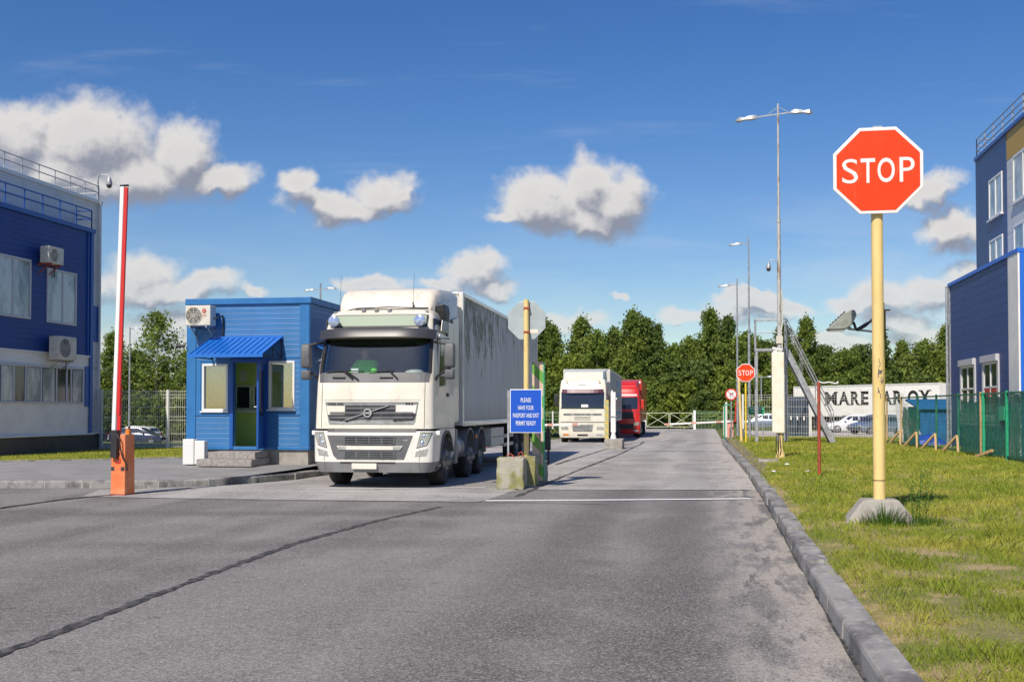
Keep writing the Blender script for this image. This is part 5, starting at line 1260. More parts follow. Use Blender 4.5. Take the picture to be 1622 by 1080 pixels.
# panel seams
for (c4) in ([(-1.085, 1.23), (-1.075, 1.23), (-1.075, 2.15), (-1.085, 2.15)], [(1.075, 1.23), (1.085, 1.23), (1.085, 2.15), (1.075, 2.15)], [(-1.03, 1.80), (1.0, 1.80), (1.0, 1.806), (-1.03, 1.806)], [(-1.1, 3.585), (1.1, 3.585), (1.1, 3.592), (-1.1, 3.592)]):
    C.patch(c4, .003, .01, 16, 4).build('panel_seam', M_chassis, T)
for c4 in ([(-1.0, .56), (-.992, .56), (-.992, .80), (-1.0, .80)], [(.992, .56), (1.0, .56), (1.0, .80), (.992, .80)], [(-.995, .345), (-.988, .345), (-.988, .53), (-.995, .53)], [(.988, .345), (.995, .345), (.995, .53), (.988, .53)]):
    C.patch(c4, .003, .01, 1, 2).build('panel_seam', M_chassis, T)
# upper grille
def G4(x0, x1, z0, z1, off=.014, th=.03, m=M_grey, name='grille', par=None, nx=12, nz=1, tx=0):
    return C.patch([(x0 + tx, z0), (x1 - tx, z0), (x1, z1), (x0, z1)], off, th, nx, nz).build(name, m, par or T)
gr = C.patch([(-.92, 1.38), (.90, 1.38), (.96, 1.76), (-1.0, 1.76)], .010, .03, 16, 3).build('upper_grille', M_bumper, T)
C.patch([(-.56, 1.42), (.49, 1.42), (.49, 1.69), (-.56, 1.69)], .014, .03, 12, 2).build('grille_opening', M_dark, gr)
C.patch([(-.88, 1.38), (-.50, 1.35), (-.50, 1.50), (-.94, 1.52)], .016, .03, 6, 2).build('grille_corner', M_dark, gr); C.patch([(.45, 1.35), (.86, 1.38), (.92, 1.52), (.45, 1.50)], .016, .03, 6, 2).build('grille_corner', M_dark, gr)
mb = MB()
for z in (1.44, 1.535, 1.63): C.patch([(-.88 if z < 1.6 else -.56, z - .02), (.86 if z < 1.6 else .49, z - .02), (.86 if z < 1.6 else .49, z + .02), (-.88 if z < 1.6 else -.56, z + .02)], .03, .035, 14, 1, mb)
for x in (-.22, .2): C.patch([(x - .008, 1.42), (x + .008, 1.42), (x + .008, 1.69), (x - .008, 1.69)], .024, .02, 1, 2, mb)
mb.build('grille_slat', M_grey, gr)
C.patch([(-.93, 1.50), (-.57, 1.50), (-.57, 1.68), (-.97, 1.68)], .018, .03, 5, 1).build('repair_panel', M_cream, gr); C.patch([(.50, 1.53), (.90, 1.53), (.93, 1.70), (.50, 1.70)], .018, .03, 5, 1).build('repair_panel', M_cabwhite, gr)
C.patch([(-.90, 1.31), (.86, 1.31), (.90, 1.375), (-.93, 1.375)], .016, .03, 16, 1).build('grille_lower_trim', M_alu, gr)
def surf_pt(x, z, off): return Vector((x, C.y(x, z) - off, z))
def surf_text(name, s, x, z, wd, ht, m, off=.02, par=None, depth=.006, bold=.03):
    e = .1; ang = math.atan2(C.y(x + e, z) - C.y(x - e, z), 2 * e); til = math.atan2(C.y(x, z + .05) - C.y(x, z - .05), .1)
    return text(name, s, wd, ht, m, par or T, tuple(surf_pt(x, z, off)), (R(90) - til, 0, ang), depth, bold)
surf_text('lettering', 'VOLVO', -.77, 1.72, .34, .045, M_black, .028); surf_text('lettering', 'FH', .78, 1.72, .14, .045, M_black, .028)
a_, b_ = surf_pt(-.55, 1.39, .05), surf_pt(.36, 1.69, .05)
MB().bar(a_, b_, .02, .035, (0, 1, 0)).build('diagonal_bar', M_alu, gr)
em = MB(); c_ = surf_pt(-.08, 1.535, .055)
em.lathe([(.062, -.012), (.062, .012), (.092, .012), (.092, -.012), (.062, -.012)], c_, (0, -1, .1), 28); em.box(c_.x - .055, c_.x + .055, c_.y - .012, c_.y, c_.z - .022, c_.z + .022)
em.build('emblem', M_alu, gr, smooth=True)
# lower grille
lg = C.patch([(-.72, .60), (.68, .60), (.86, 1.08), (-.90, 1.08)], .012, .03, 16, 3).build('lower_grille', M_grey, T)
C.patch([(-.80, .68), (-.72, .60), (-.90, 1.08), (-.93, 1.08)], .011, .02, 2, 3).build('grille_edge', M_grey, lg)
for (z0, z1) in ((.90, 1.06), (.62, .76)):
    C.patch([(-.56, z0), (.49, z0), (.49, z1), (-.56, z1)], .016, .03, 12, 1).build('grille_opening', M_dark, lg)
    mb = MB()
    for k in range(4): z = z0 + .01 + (z1 - z0 - .02) * k / 3; C.patch([(-.56, z - .011), (.49, z - .011), (.49, z + .011), (-.56, z + .011)], .032, .03, 12, 1, mb)
    for x in (-.555, -.30, -.035, .225, .485): C.patch([(x - .014, z0), (x + .014, z0), (x + .014, z1), (x - .014, z1)], .036, .03, 1, 1, mb)
    mb.build('grille_slat', M_grey, lg)
C.patch([(-.66, .79), (.60, .79), (.66, .87), (-.72, .87)], .035, .04, 14, 1).build('step_bar', M_cabwhite, lg)
for x0, x1 in ((-.68, -.52), (.46, .62)): C.patch([(x0, .80), (x1, .80), (x1, .86), (x0, .86)], .040, .02, 3, 1).build('marker_lamp', M_head, lg)
C.patch([(.66, .97), (.76, .97), (.76, 1.0), (.66, 1.0)], .018, .02, 2, 1).build('badge', M_alu, lg)
# headlights
for s_ in (-1, 1):
    q = [(.99, .82), (1.19, .96), (1.235, 1.15), (1.02, 1.15)] if True else None
    c4 = [(.905 * 1.0, .80), (1.10, .76), (1.245, 1.14), (1.03, 1.14)]
    c4 = [(.93, .82), (1.14, .88), (1.235, 1.14), (1.01, 1.15)] if s_ == 1 else [(-1.14, .88), (-.93, .82), (-1.01, 1.15), (-1.235, 1.14)]
    C.patch([(x * 1.004, z) for x, z in c4], .006, .03, 6, 4).build('headlight_rim', M_dark, T)
    cc = (sum(p[0] for p in c4) / 4, sum(p[1] for p in c4) / 4); c5 = [(cc[0] + (x - cc[0]) * .9, cc[1] + (z - cc[1]) * .92) for x, z in c4]
    h_ = C.patch(c5, .014, .03, 6, 5).build('headlight', M_head, T)
    for (dx, dz, r_) in ((-.02, -.06, .055), (.01, .07, .045)):
        p = surf_pt(cc[0] + dx * s_, cc[1] + dz, .018); MB().lathe([(r_, 0), (r_ * .8, -.01), (r_ * .55, .004), (0, .012)], p, (s_ * .35, -1, 0), 20).build('reflector', M_spot, h_, smooth=True)
    c6 = [(.90, .66), (1.12, .68), (1.16, .82), (.93, .76)]; c6 = c6 if s_ == 1 else [(-1.12, .68), (-.90, .66), (-.93, .76), (-1.16, .82)]
    C.patch(c6, .012, .03, 5, 2).build('fog_lamp', M_head, T)
    a, b = sorted((s_ * 1.27, s_ * 1.36)); box(a, b, .30, .42, 1.08, 1.17).build('side_indicator', M_pvc, T, bevel=.015)
box(-.40, .12, -.035, -.005, .40, .515).build('number_plate', M_cream, T, bevel=.005)
C.patch([(-.65, .52), (.5, .52), (.5, .545), (-.65, .545)], .01, .03, 8, 1).build('bumper_slot', M_dark, T)
# cowl, windscreen surround, windscreen, visor
C.patch([(-1.15, 2.16), (1.15, 2.16), (1.17, 2.36), (-1.17, 2.36)], .008, .03, 24, 3).build('cowl', M_grey, T)
for s_ in (-1, 1):
    c4 = [(1.13, 2.34), (1.185, 2.34), (1.165, 3.08), (1.11, 3.08)]; c4 = c4 if s_ == 1 else [(-x, z) for x, z in (c4[1], c4[0], c4[3], c4[2])]
    C.patch(c4, .006, .03, 4, 6).build('windscreen_surround', M_dark, T)
ws = C.patch([(-1.17, 2.34), (1.17, 2.34), (1.15, 3.08), (-1.15, 3.08)], .004, .006, 40, 8).build('windscreen', M_screen, T, smooth=True)
C.patch([(-1.08, 2.955), (1.08, 2.955), (1.07, 3.07), (-1.07, 3.07)], -.02, .01, 16, 1).build('sun_band', mat('olive_sun_band', (.06, .065, .03), .5), T)
vs_ = MB(); secs = []
for i in range(25):
    x = -1.24 + 2.48 * i / 24; u = abs(x) / 1.24; yy = .10 + .30 * u ** 4 + (.0 if u < .97 else .04); zt = 3.28 - .03 * u ** 4; zb = 3.09 - .04 * u ** 3
    secs.append([(x, yy + .30, zt - .02), (x, yy + .06, zt), (x, yy, zt - .07), (x, yy - .04, zb), (x, yy + .01, zb + .01), (x, yy + .1, zb + .16)])
vs_.loft(secs); vs_.build('sun_visor', M_visor, T, smooth=True)
sb = C.patch([(-1.03, 3.31), (1.03, 3.31), (1.04, 3.56), (-1.0, 3.56)], .02, .04, 20, 2).build('roof_sign_rim', M_dark, T)
C.patch([(-1.0, 3.33), (1.0, 3.33), (1.0, 3.545), (-.97, 3.545)], .026, .02, 20, 2).build('roof_sign_panel', mat('pale_green_acrylic', (.36, .43, .33), .75), sb)
for x in (-.90, .93):
    c_ = Vector((x, .30 if abs(x) < .95 else .34, 3.43)); o = MB().lathe([(0, .16), (.09, .12), (.118, .03), (.12, 0)], c_, (0, 1, 0), 24).build('spot_lamp', M_dark, T, smooth=True); o = o
    MB().lathe([(.118, -.0), (.10, -.012), (0, -.022)], c_ + Vector((0, -.0, 0)), (0, 1, 0), 24).build('lens', M_spot, o, smooth=True)
    for v in bpy.data.objects[o.name].data.vertices: pass
for x in (-.98, -.36, -.08, .2, .98): 
    y_ = C.y(x, 3.64) + .02; box(x - .035, x + .035, y_ - .04, y_ + .06, 3.64 - (.05 if abs(x) > .9 else 0), 3.715 - (.05 if abs(x) > .9 else 0)).build('marker_lamp', M_bumper, T, bevel=.01)
# roof deflector
df = MB(); secs = []
for (y, hw_, zb, zt) in ((1.02, .98, 3.68, 3.74), (1.15, 1.02, 3.6, 3.98), (1.35, 1.05, 3.6, 4.15), (1.7, 1.09, 3.55, 4.24), (2.4, 1.17, 3.5, 4.28), (2.85, 1.2, 3.5, 4.28)):
    secs.append([(-hw_, y, zb), (-hw_, y, zt - .14), (-hw_ + .05, y, zt - .04), (-hw_ + .16, y, zt), (0, y, zt + .01), (hw_ - .16, y, zt), (hw_ - .05, y, zt - .04), (hw_, y, zt - .14), (hw_, y, zb)])
df.loft(secs); df.build('roof_deflector', M_cream, T, smooth=True)
for s_ in (-1, 1):   # side air deflectors behind the doors
    a, b = sorted((s_ * 1.235, s_ * 1.205)); MB().prism([(2.24, 1.3), (2.86, 1.35), (2.86, 3.7), (2.24, 3.6)], a, b, 'x').build('side_fairing', M_cream, T, bevel=.01)
an = MB().tube([(-1.0, .9, 3.66), (-.6, 1.0, 3.76), (.1, .98, 3.78), (.95, 1.0, 3.75)], .016, 6).cyl((.62, 1.0, 3.75), (.62, 1.0, 3.88), .018, n=6).cyl((.62, 1.0, 3.88), (.64, 1.02, 4.5), .005, .003, n=4).cyl((-.96, .9, 3.7), (-.93, .93, 4.45), .005, .003, n=4)
an.build('aerial', M_dark, T)
sn = MB().loft([[(1.0, 1.35, 3.52), (1.235, 1.35, 3.50), (1.235, 1.75, 3.48), (1.0, 1.75, 3.5)], [(1.02, 1.28, 3.72), (1.25, 1.3, 3.70), (1.25, 1.8, 3.70), (1.02, 1.8, 3.72)], [(.9, 1.25, 3.80), (1.22, 1.28, 3.86), (1.22, 1.8, 3.86), (.9, 1.8, 3.82)]]); sn.build('air_horn_box', M_dark, T, bevel=.02)
# doors, windows, handles
for s_ in (-1, 1):
    X = s_ * 1.215
    def sidebox(y0, y1, z0, z1, th, m, name, par=None, xo=0, bev=.006): a, b = sorted((X + s_ * xo, X + s_ * (xo + th))); return box(a, b, y0, y1, z0, z1).build(name, m, par or T, bevel=bev)
    def sideprism(poly, th, m, name, par=None, xo=0, bev=.004):
        a, b = sorted((X + s_ * xo, X + s_ * (xo + th))); return MB().prism(poly, a, b, 'x').build(name, m, par or T, bevel=bev)
    dr_ = sideprism([(.66, 1.26), (1.70, 1.26), (1.70, 3.18), (.80, 3.18), (.64, 2.3)], .036, M_cream, 'door', bev=.01)
    sideprism([(.72, 2.36), (1.62, 2.36), (1.62, 3.06), (.86, 3.06)], .012, M_glassdark, 'door_window', dr_, .034)
    sideprism([(.74, 2.08), (1.30, 2.12), (1.34, 2.32), (.72, 2.30)], .010, M_glassdark, 'lower_window', dr_, .034)
    box(*sorted((X + s_ * .036, X + s_ * .06)), 1.45, 1.62, 1.88, 1.96).build('handle', M_dark, dr_, bevel=.01)
    sideprism([(1.72, 1.26), (2.2, 1.26), (2.2, 3.5), (1.72, 3.5)], .022, M_cream, 'side_panel')
    sideprism([(1.0, 3.25), (1.68, 3.25), (1.68, 3.5), (1.12, 3.5)], .018, M_alu, 'side_locker')
    MB().bar((X + s_ * .04, .7, 3.08), (X + s_ * .05, 1.7, 3.14), .02).build('rain_gutter', M_dark, T)
    # mirrors
    mx = 1.57 if s_ > 0 else -1.47; mo = MB().loft([[(mx - .095, .20, 2.46), (mx + .095, .20, 2.46), (mx + .088, .38, 2.46), (mx - .088, .38, 2.46)], [(mx - .10, .17, 2.52), (mx + .10, .17, 2.52), (mx + .095, .38, 2.52), (mx - .095, .38, 2.52)], [(mx - .10, .17, 2.90), (mx + .10, .17, 2.90), (mx + .095, .38, 2.90), (mx - .095, .38, 2.90)], [(mx - .08, .21, 2.97), (mx + .08, .21, 2.97), (mx + .07, .38, 2.97), (mx - .07, .38, 2.97)]]).build('mirror', M_grey, T, bevel=.03, smooth=True)
    MB().loft([[(mx - .088, .20, 2.22), (mx + .088, .20, 2.22), (mx + .08, .36, 2.22), (mx - .08, .36, 2.22)], [(mx - .095, .17, 2.27), (mx + .095, .17, 2.27), (mx + .088, .36, 2.27), (mx - .088, .36, 2.27)], [(mx - .095, .18, 2.42), (mx + .095, .18, 2.42), (mx + .088, .36, 2.42), (mx - .088, .36, 2.42)]]).build('wide_mirror', M_grey, T, bevel=.03, smooth=True)
    MB().tube([(s_ * 1.2, .55, 3.0), (s_ * 1.3, .40, 2.98), (mx, .32, 2.93)], .028, 6).tube([(s_ * 1.22, .5, 2.2), (s_ * 1.3, .36, 2.3), (mx, .30, 2.44)], .028, 6).build('mirror_arm', M_dark, T, smooth=True)
    box(mx - .08, mx + .08, .381, .385, 2.52, 2.9).build('mirror_glass', M_alu, mo)
# wipers
for (x, z, x2, z2, bx0, bx1) in ((-.42, 2.24, -.62, 2.40, -1.0, -.45), (.52, 2.24, .32, 2.42, -.10, .42), (-.3, 2.22, -.56, 2.39, -.62, -.2)):
    p, q = surf_pt(x, z, .05), surf_pt(x2, z2, .05); MB().bar(p, q, .028, .02).bar(surf_pt(bx0, 2.385, .045), surf_pt(bx1, 2.40, .045), .014, .02).build('wiper', M_dark, T)
for x in (-.72, .28): C.patch([(x - .14, 2.245), (x + .14, 2.245), (x + .13, 2.275), (x - .13, 2.275)], .05, .05, 3, 1).build('wiper_cover', M_dark, T)
# interior seen through the glass
it = box(-1.15, 1.15, 1.45, 1.5, 1.3, 3.5).box(-1.15, 1.15, .35, 1.45, 1.3, 1.34).box(-1.16, -1.14, .6, 1.45, 1.3, 3.5).box(1.14, 1.16, .6, 1.45, 1.3, 3.5).box(-1.15, 1.15, .5, 1.45, 3.22, 3.25); it.build('interior', mat('dark_interior_trim', (.05, .06, .085), .8), T)
MB().loft([[(-1.1, .30, 2.1), (1.1, .30, 2.1), (1.1, .30, 2.30), (-1.1, .30, 2.30)], [(-1.12, .75, 2.1), (1.12, .75, 2.1), (1.12, .75, 2.36), (-1.12, .75, 2.36)]]).build('dashboard', mat('dash_plastic', (.10, .11, .115), .6), T)
for x in (-.5, .5): box(x - .25, x + .25, 1.15, 1.28, 1.9, 2.75).box(x - .14, x + .14, 1.17, 1.27, 2.77, 2.98).box(x - .25, x + .25, .8, 1.149, 1.75, 1.9).build('seat', M_jeans, T, bevel=.04)
MB().lathe([(.20, -.015), (.23, -.02), (.24, 0), (.22, .02), (.20, .015), (.20, -.015)], (.5, .72, 2.36), (0, -.5, .85), 24).bar((.3, .72, 2.36), (.7, .72, 2.36), .03).build('steering_wheel', M_dark, T, smooth=True)
C.patch([(-.50, 2.37), (-.34, 2.37), (-.34, 2.46), (-.5, 2.46)], -.03, .006, 2, 1).build('paper_notice', M_signwhite, T)
MB().lathe([(.2, 0), (.19, .04), (.1, .07), (0, .075)], (.78, .5, 2.36), (0, 0, 1), 16).build('dash_bag', M_pvc, T, smooth=True)
# chassis, tanks, arches, wheels
box(-.45, .45, .6, 7.0, .62, .95).box(-1.1, 1.1, .5, 2.2, .75, 1.0).build('chassis_frame', M_chassis, T)
for s_ in (-1, 1):
    wheel(T, s_ * 1.235, 1.42, .515, .33, s_); wheel(T, s_ * 1.235, 4.12, .50, .32, s_); wheel(T, s_ * 1.235, 5.62, .50, .60, s_, deep=True)
    fx = s_ * .95; tk = MB().lathe([(0, 0), (.20, 0), (.29, .03), (.30, .06), (.30, 1.14), (.29, 1.17), (.2, 1.2), (0, 1.2)], (fx, 2.30, .74), (0, 1, 0), 24)
    tk.v = [(x, y, z) for x, y, z in tk.v]; tk.build('fuel_tank', M_alu, T, smooth=True)
    mb = MB()
    for y in (2.6, 3.2): mb.lathe([(.31, -.03), (.312, 0), (.31, .03)], (fx, y, .74), (0, 1, 0), 24)
    mb.build('tank_strap', M_dark, T); box(*sorted((s_ * 1.02, s_ * 1.26)), 2.36, 2.62, .40, 1.18).build('battery_box', M_bumper, T, bevel=.03)
    for cy in (4.12, 5.62):
        ar = MB(); N_ = 12
        for i in range(N_):
            a0, a1_ = math.pi * (1.0 - i / N_), math.pi * (1.0 - (i + 1) / N_)
            P0, P1 = (cy + .63 * math.cos(a0), .52 + .66 * math.sin(a0)), (cy + .63 * math.cos(a1_), .52 + .66 * math.sin(a1_)); x0, x1 = s_ * .62, s_ * 1.26
            ar.add([(x0, P0[0], P0[1]), (x1, P0[0], P0[1]), (x1, P1[0], P1[1]), (x0, P1[0], P1[1]), (x1, P0[0], P0[1] - .04), (x1, P1[0], P1[1] - .04)], [(0, 1, 2, 3), (1, 4, 5, 2)])
        ar.build('mudguard', M_bumper, T, fix=False, smooth=True)
    box(*sorted((s_ * 1.22, s_ * 1.25)), 4.95, 5.05, .9, 1.0).build('side_marker', M_orangelens, T)
TR = trailer_box(T, 3.12, 16.6, 1.24, 4.30, M_trailer, M_cabwhite)
box(-.5, .5, 3.8, 16.4, .98, 1.23).box(-1.15, 1.15, 12, 12.1, .5, 1.23).build('trailer_chassis', M_chassis, TR)
for s_ in (-1, 1):
    box(*sorted((s_ * 1.24, s_ * .7)), 7.2, 9.3, .62, 1.12).build('pallet_locker', M_acwhite, TR, bevel=.02); box(*sorted((s_ * 1.245, s_ * 1.2)), 7.25, 9.25, .86, .875).build('locker_seam', M_chassis, TR)
    box(*sorted((s_ * 1.2, s_ * 1.15)), 9.6, 11.4, .55, .65).box(*sorted((s_ * 1.2, s_ * 1.15)), 9.6, 11.4, .8, .9).build('side_guard', M_alu, TR)
    for cy in (11.9, 13.2, 14.5): wheel(TR, s_ * 1.23, cy, .49, .38, s_, deep=True)
    box(*sorted((s_ * .95, s_ * .85)), 6.35, 6.5, .3, 1.2).build('landing_leg', M_alu, TR)
box(1.256, 1.262, 3.22, 3.38, 3.62, 3.98).build('hatch_grille', M_chassis, TR)

# ------------------------------------------------------------ driver seen through the windscreen
def skin_body(name, nodes, edges, mats, parent, loc):
    import bmesh
    me = bpy.data.meshes.new(name); me.from_pydata([n_[0] for n_ in nodes], edges, []); me.materials.append(mats)
    o = bpy.data.objects.new(name, me); COL.objects.link(o); o.parent = parent; o.location = loc
    bm = bmesh.new(); bm.from_mesh(me); ly = bm.verts.layers.skin.verify(); bm.verts.ensure_lookup_table()
    for v, n_ in zip(bm.verts, nodes): v[ly].radius = (n_[1], n_[1]); v[ly].use_root = (v.index == 0)
    bm.to_mesh(me); bm.free()
    o.modifiers.new('skin', 'SKIN').use_smooth_shade = True
    o.modifiers.new('subsurf', 'SUBSURF').levels = 2; o.modifiers['subsurf'].render_levels = 2
    return o
PN = [((0, 0, 0), .17), ((0, -.02, .22), .16), ((0, -.06, .44), .17), ((0, -.08, .55), .10), ((0, -.1, .62), .06), ((0, -.12, .72), .095), ((0, -.125, .82), .085),
      ((.2, -.07, .50), .075), ((.27, -.22, .28), .06), ((.16, -.42, .20), .045), ((.10, -.48, .21), .035), ((-.2, -.07, .50), .075), ((-.30, -.2, .27), .06), ((-.22, -.42, .16), .045), ((-.2, -.5, .17), .035),
      ((.12, -.22, -.02), .1), ((.15, -.42, -.02), .08), ((-.12, -.22, -.02), .1), ((-.15, -.42, -.02), .08), ((.15, -.45, -.4), .06), ((-.15, -.45, -.4), .06)]
PE = [(0, 1), (1, 2), (2, 3), (3, 4), (4, 5), (5, 6), (2, 7), (7, 8), (8, 9), (9, 10), (2, 11), (11, 12), (12, 13), (13, 14), (0, 15), (15, 16), (0, 17), (17, 18), (16, 19), (18, 20)]
pr_ = thing('person', 'person in a bright green jacket leaning forward behind the windscreen of the near lorry', 'person', (-6.655 - .36, 21.62 + .92, 2.08), R(-12))
body_ = skin_body('body', PN, PE, M_skin, pr_, (0, 0, 0))
jk = skin_body('jacket', [(p, r * 1.18) for (p, r, *_) in PN[:4]] + [(PN[i][0], PN[i][1] * 1.3) for i in (7, 8, 9, 11, 12, 13)], [(0, 1), (1, 2), (2, 3), (2, 4), (4, 5), (5, 6), (2, 7), (7, 8), (8, 9)], M_hiviz, pr_, (0, 0, 0))
tr_ = skin_body('trousers', [(PN[0][0], .215), (PN[15][0], .13), (PN[16][0], .095), (PN[19][0], .075), (PN[17][0], .115), (PN[18][0], .095), (PN[20][0], .075)], [(0, 1), (1, 2), (2, 3), (0, 4), (4, 5), (5, 6)], M_jeans, pr_, (0, 0, 0))
hr = MB().lathe([(.0, .125), (.06, .11), (.095, .06), (.105, .0), (.10, -.05)], (0, -.10, .80), (0, .25, 1), 16).build('hair', M_hair, pr_, smooth=True)
MB().add([(-.012, -.215, .755), (.012, -.215, .755), (0, -.24, .745), (0, -.215, .79)], [(0, 1, 2), (0, 2, 3), (1, 3, 2)]).build('nose', M_skin, pr_)
for s_ in (-1, 1):
    MB().lathe([(0, .012), (.012, .005), (.013, -.005)], (s_ * .035, -.208, .785), (0, -1, 0), 8).build('eye', M_hair, pr_)
    for k in range(4):
        b0 = Vector((.10 if s_ > 0 else -.2, -.50, .21 if s_ > 0 else .17)) + Vector((-.03 + .02 * k, 0, 0)); MB().tube([b0, b0 + Vector((0, -.04, -.005)), b0 + Vector((0, -.06, -.035))], .009, 6).build('finger', M_skin, pr_, smooth=True)
    b0 = Vector((.10 if s_ > 0 else -.2, -.48, .21 if s_ > 0 else .17)); MB().tube([b0 + Vector((-s_ * .03, 0, .01)), b0 + Vector((-s_ * .05, -.03, .03))], .011, 6).build('thumb', M_skin, pr_, smooth=True)

# ------------------------------------------------------------ second lorry (cream, mid distance)
def lorry2():
    global C
    T2 = thing('lorry', 'pale cream lorry with a curtain-sided trailer waiting in the middle distance', 'lorry', (-6.22, 57.2, zroad(-6, 57) - .05), R(1.5))
    RG2 = [(.30, .06, 1.2, .25), (.5, 0, 1.25, .25), (1.3, .0, 1.25, .25), (2.0, .05, 1.24, .25), (2.7, .18, 1.22, .24), (3.0, .28, 1.2, .24), (3.3, .42, 1.15, .25), (3.36, .6, 1.08, .25)]
    c = Cab(RG2, 5); old = C; C = c
    c.body([.62, .8, 1.0, 1.2, 1.35, 1.6, 1.8, 1.85, 2.2, 2.6, 2.68, 2.9, 3.1, 3.25, 3.31, 3.34, 3.36], 2.2).build('cab', M_dafcream, T2, smooth=True, fix=False)
    c.body([.30, .35, .5, .62], 1.0).build('bumper', M_dafcream, T2, smooth=True, fix=False)
    def p(q, m, n, o=.012, par=None, nz=2, nx=12): return c.patch(q, o, .03, nx, nz).build(n, m, par or T2)
    p([(-1.10, 1.86), (1.10, 1.86), (1.12, 2.66), (-1.12, 2.66)], M_glassdark, 'windscreen', .01, nz=4)
    p([(-1.13, 1.80), (1.13, 1.80), (1.12, 1.87), (-1.12, 1.87)], M_dark, 'cowl', .014)
    MB().loft([[(x, .02 + .25 * (abs(x) / 1.2) ** 5, 2.62), (x, .10 + .25 * (abs(x) / 1.2) ** 5, 2.82), (x, .30 + .1 * (abs(x) / 1.2) ** 5, 2.80), (x, .1 + .25 * (abs(x) / 1.2) ** 5, 2.60)] for x in [-1.2 + .2 * i for i in range(13)]]).build('sun_visor', mat('plum_visor', (.11, .035, .06), .4), T2)
    gr2 = p([(-1.0, 1.45), (1.0, 1.45), (1.0, 1.56), (-1.0, 1.56)], M_alu, 'upper_grille', .01)
    for x0, x1 in ((-.98, -.58), (-.42, -.12), (-.08, .12), (.16, .4), (.56, .96)): p([(x0, 1.47), (x1, 1.47), (x1, 1.54), (x0, 1.54)], M_grey, 'grille_opening', .014, gr2, 1, 3)
    for z in (1.22, 1.30, 1.36): p([(-.42, z), (.42, z), (.42, z + .02), (-.42, z + .02)], M_grey, 'panel_line', .012, gr2, 1)
    p([(-1.14, 1.09), (1.14, 1.09), (1.14, 1.12), (-1.14, 1.12)], M_dark, 'hood_gap', .012)
    lg2 = p([(-.50, .62), (.50, .62), (.56, .98), (-.56, .98)], M_alu, 'lower_grille', .012)
    for k in range(5): p([(-.5, .64 + k * .07), (.5, .64 + k * .07), (.5, .66 + k * .07), (-.5, .66 + k * .07)], M_grey, 'grille_slat', .02, lg2, 1)
    for s_ in (-1, 1):
        q = [(.72, .72), (1.1, .70), (1.12, .86), (.76, .88)]; q = q if s_ > 0 else [(-x, z) for x, z in (q[1], q[0], q[3], q[2])]; p(q, M_head, 'headlight', .014, nx=5)
        q = [(.72, .42), (1.02, .42), (1.02, .50), (.72, .50)]; q = q if s_ > 0 else [(-x, z) for x, z in (q[1], q[0], q[3], q[2])]; p(q, M_orangelens if s_ < 0 else M_head, 'fog_lamp', .014, nx=4, nz=1)
        box(*sorted((s_ * 1.5, s_ * 1.30)), .12, .30, 1.95, 2.55).build('mirror', M_dark, T2, bevel=.03); MB().tube([(s_ * 1.18, .45, 2.6), (s_ * 1.4, .25, 2.5)], .025).tube([(s_ * 1.2, .35, 1.95), (s_ * 1.4, .25, 2.0)], .025).build('mirror_arm', M_dark, T2)
        X = s_ * 1.235; d_ = MB().prism([(.55, 1.15), (1.65, 1.15), (1.65, 2.75), (.66, 2.75)], *sorted((X, X + s_ * .03)), 'x').build('door', M_dafcream, T2, bevel=.008)
        MB().prism([(.68, 1.9), (1.55, 1.9), (1.55, 2.6), (.78, 2.6)], *sorted((X + s_ * .03, X + s_ * .038)), 'x').build('door_window', M_glassdark, d_)
        wheel(T2, s_ * 1.22, 1.4, .49, .32, s_); wheel(T2, s_ * 1.22, 5.0, .49, .6, s_, deep=True)
        MB().prism([(.55, 1.12), (.55, .6), (.85, .6), (.95, .95), (1.4, 1.08), (1.9, .95), (2.15, .9), (2.15, 1.12)], *sorted((s_ * 1.25, s_ * 1.18)), 'x').build('wing', M_dafcream, T2)
        box(*sorted((s_ * 1.2, s_ * .7)), 2.4, 3.9, .45, 1.0).build('fuel_tank', M_chassis, T2, bevel=.06)
        box(s_ * .85 - .05, s_ * .85 + .05, .25, .3, 3.22, 3.26).build('marker_lamp', M_orangelens, T2)
    p([(-.28, .40), (.28, .40), (.26, .48), (-.26, .48)], M_dark, 'bumper_slot', .012, nz=1)
    surf_text('lettering', 'SUPER SPACE CAB' if False else 'DAF', .0, 3.06, .4, .07, M_grey, .02, T2)
    p([(-.08, 1.88), (.30, 1.88), (.28, 2.02), (-.06, 2.02)], M_signwhite, 'windscreen_notice', .016, nz=1, nx=3)
    MB().loft([[(-1.02, .62, 3.33), (1.02, .62, 3.33), (1.0, .66, 3.36), (-1.0, .66, 3.36)], [(-1.08, 1.1, 3.33), (1.08, 1.1, 3.33), (1.0, 1.1, 3.75), (-1.0, 1.1, 3.75)], [(-1.16, 2.2, 3.2), (1.16, 2.2, 3.2), (1.12, 2.2, 3.92), (-1.12, 2.2, 3.92)]]).build('roof_deflector', M_dafcream, T2, bevel=.04)
    box(-.4, .4, .6, 6, .55, .9).build('chassis_frame', M_chassis, T2)
    t2 = trailer_box(T2, 2.8, 16.2, 1.1, 3.95, siding('pale_curtain_side', (.40, .41, .36), .6, 'y', rough=.6, dark=.25, coat=0), M_white)
    # faded painted lettering and bands on the curtain (blue and red blocks, unreadable in the photograph)
    MB().box(1.256, 1.262, 9.2, 15.6, 2.55, 2.9).box(1.256, 1.262, 9.2, 15.6, 3.05, 3.5).build('curtain_blue_marks', mat('faded_blue_print', (.12, .26, .45), .6, col2=(.38, .40, .38), vs=2.2, lo=.45, hi=.55), t2)
    MB().box(1.256, 1.262, 8.2, 15.6, 1.95, 2.35).build('curtain_red_marks', mat('faded_red_print', (.50, .15, .12), .6, col2=(.40, .38, .34), vs=2.2, lo=.42, hi=.56), t2)
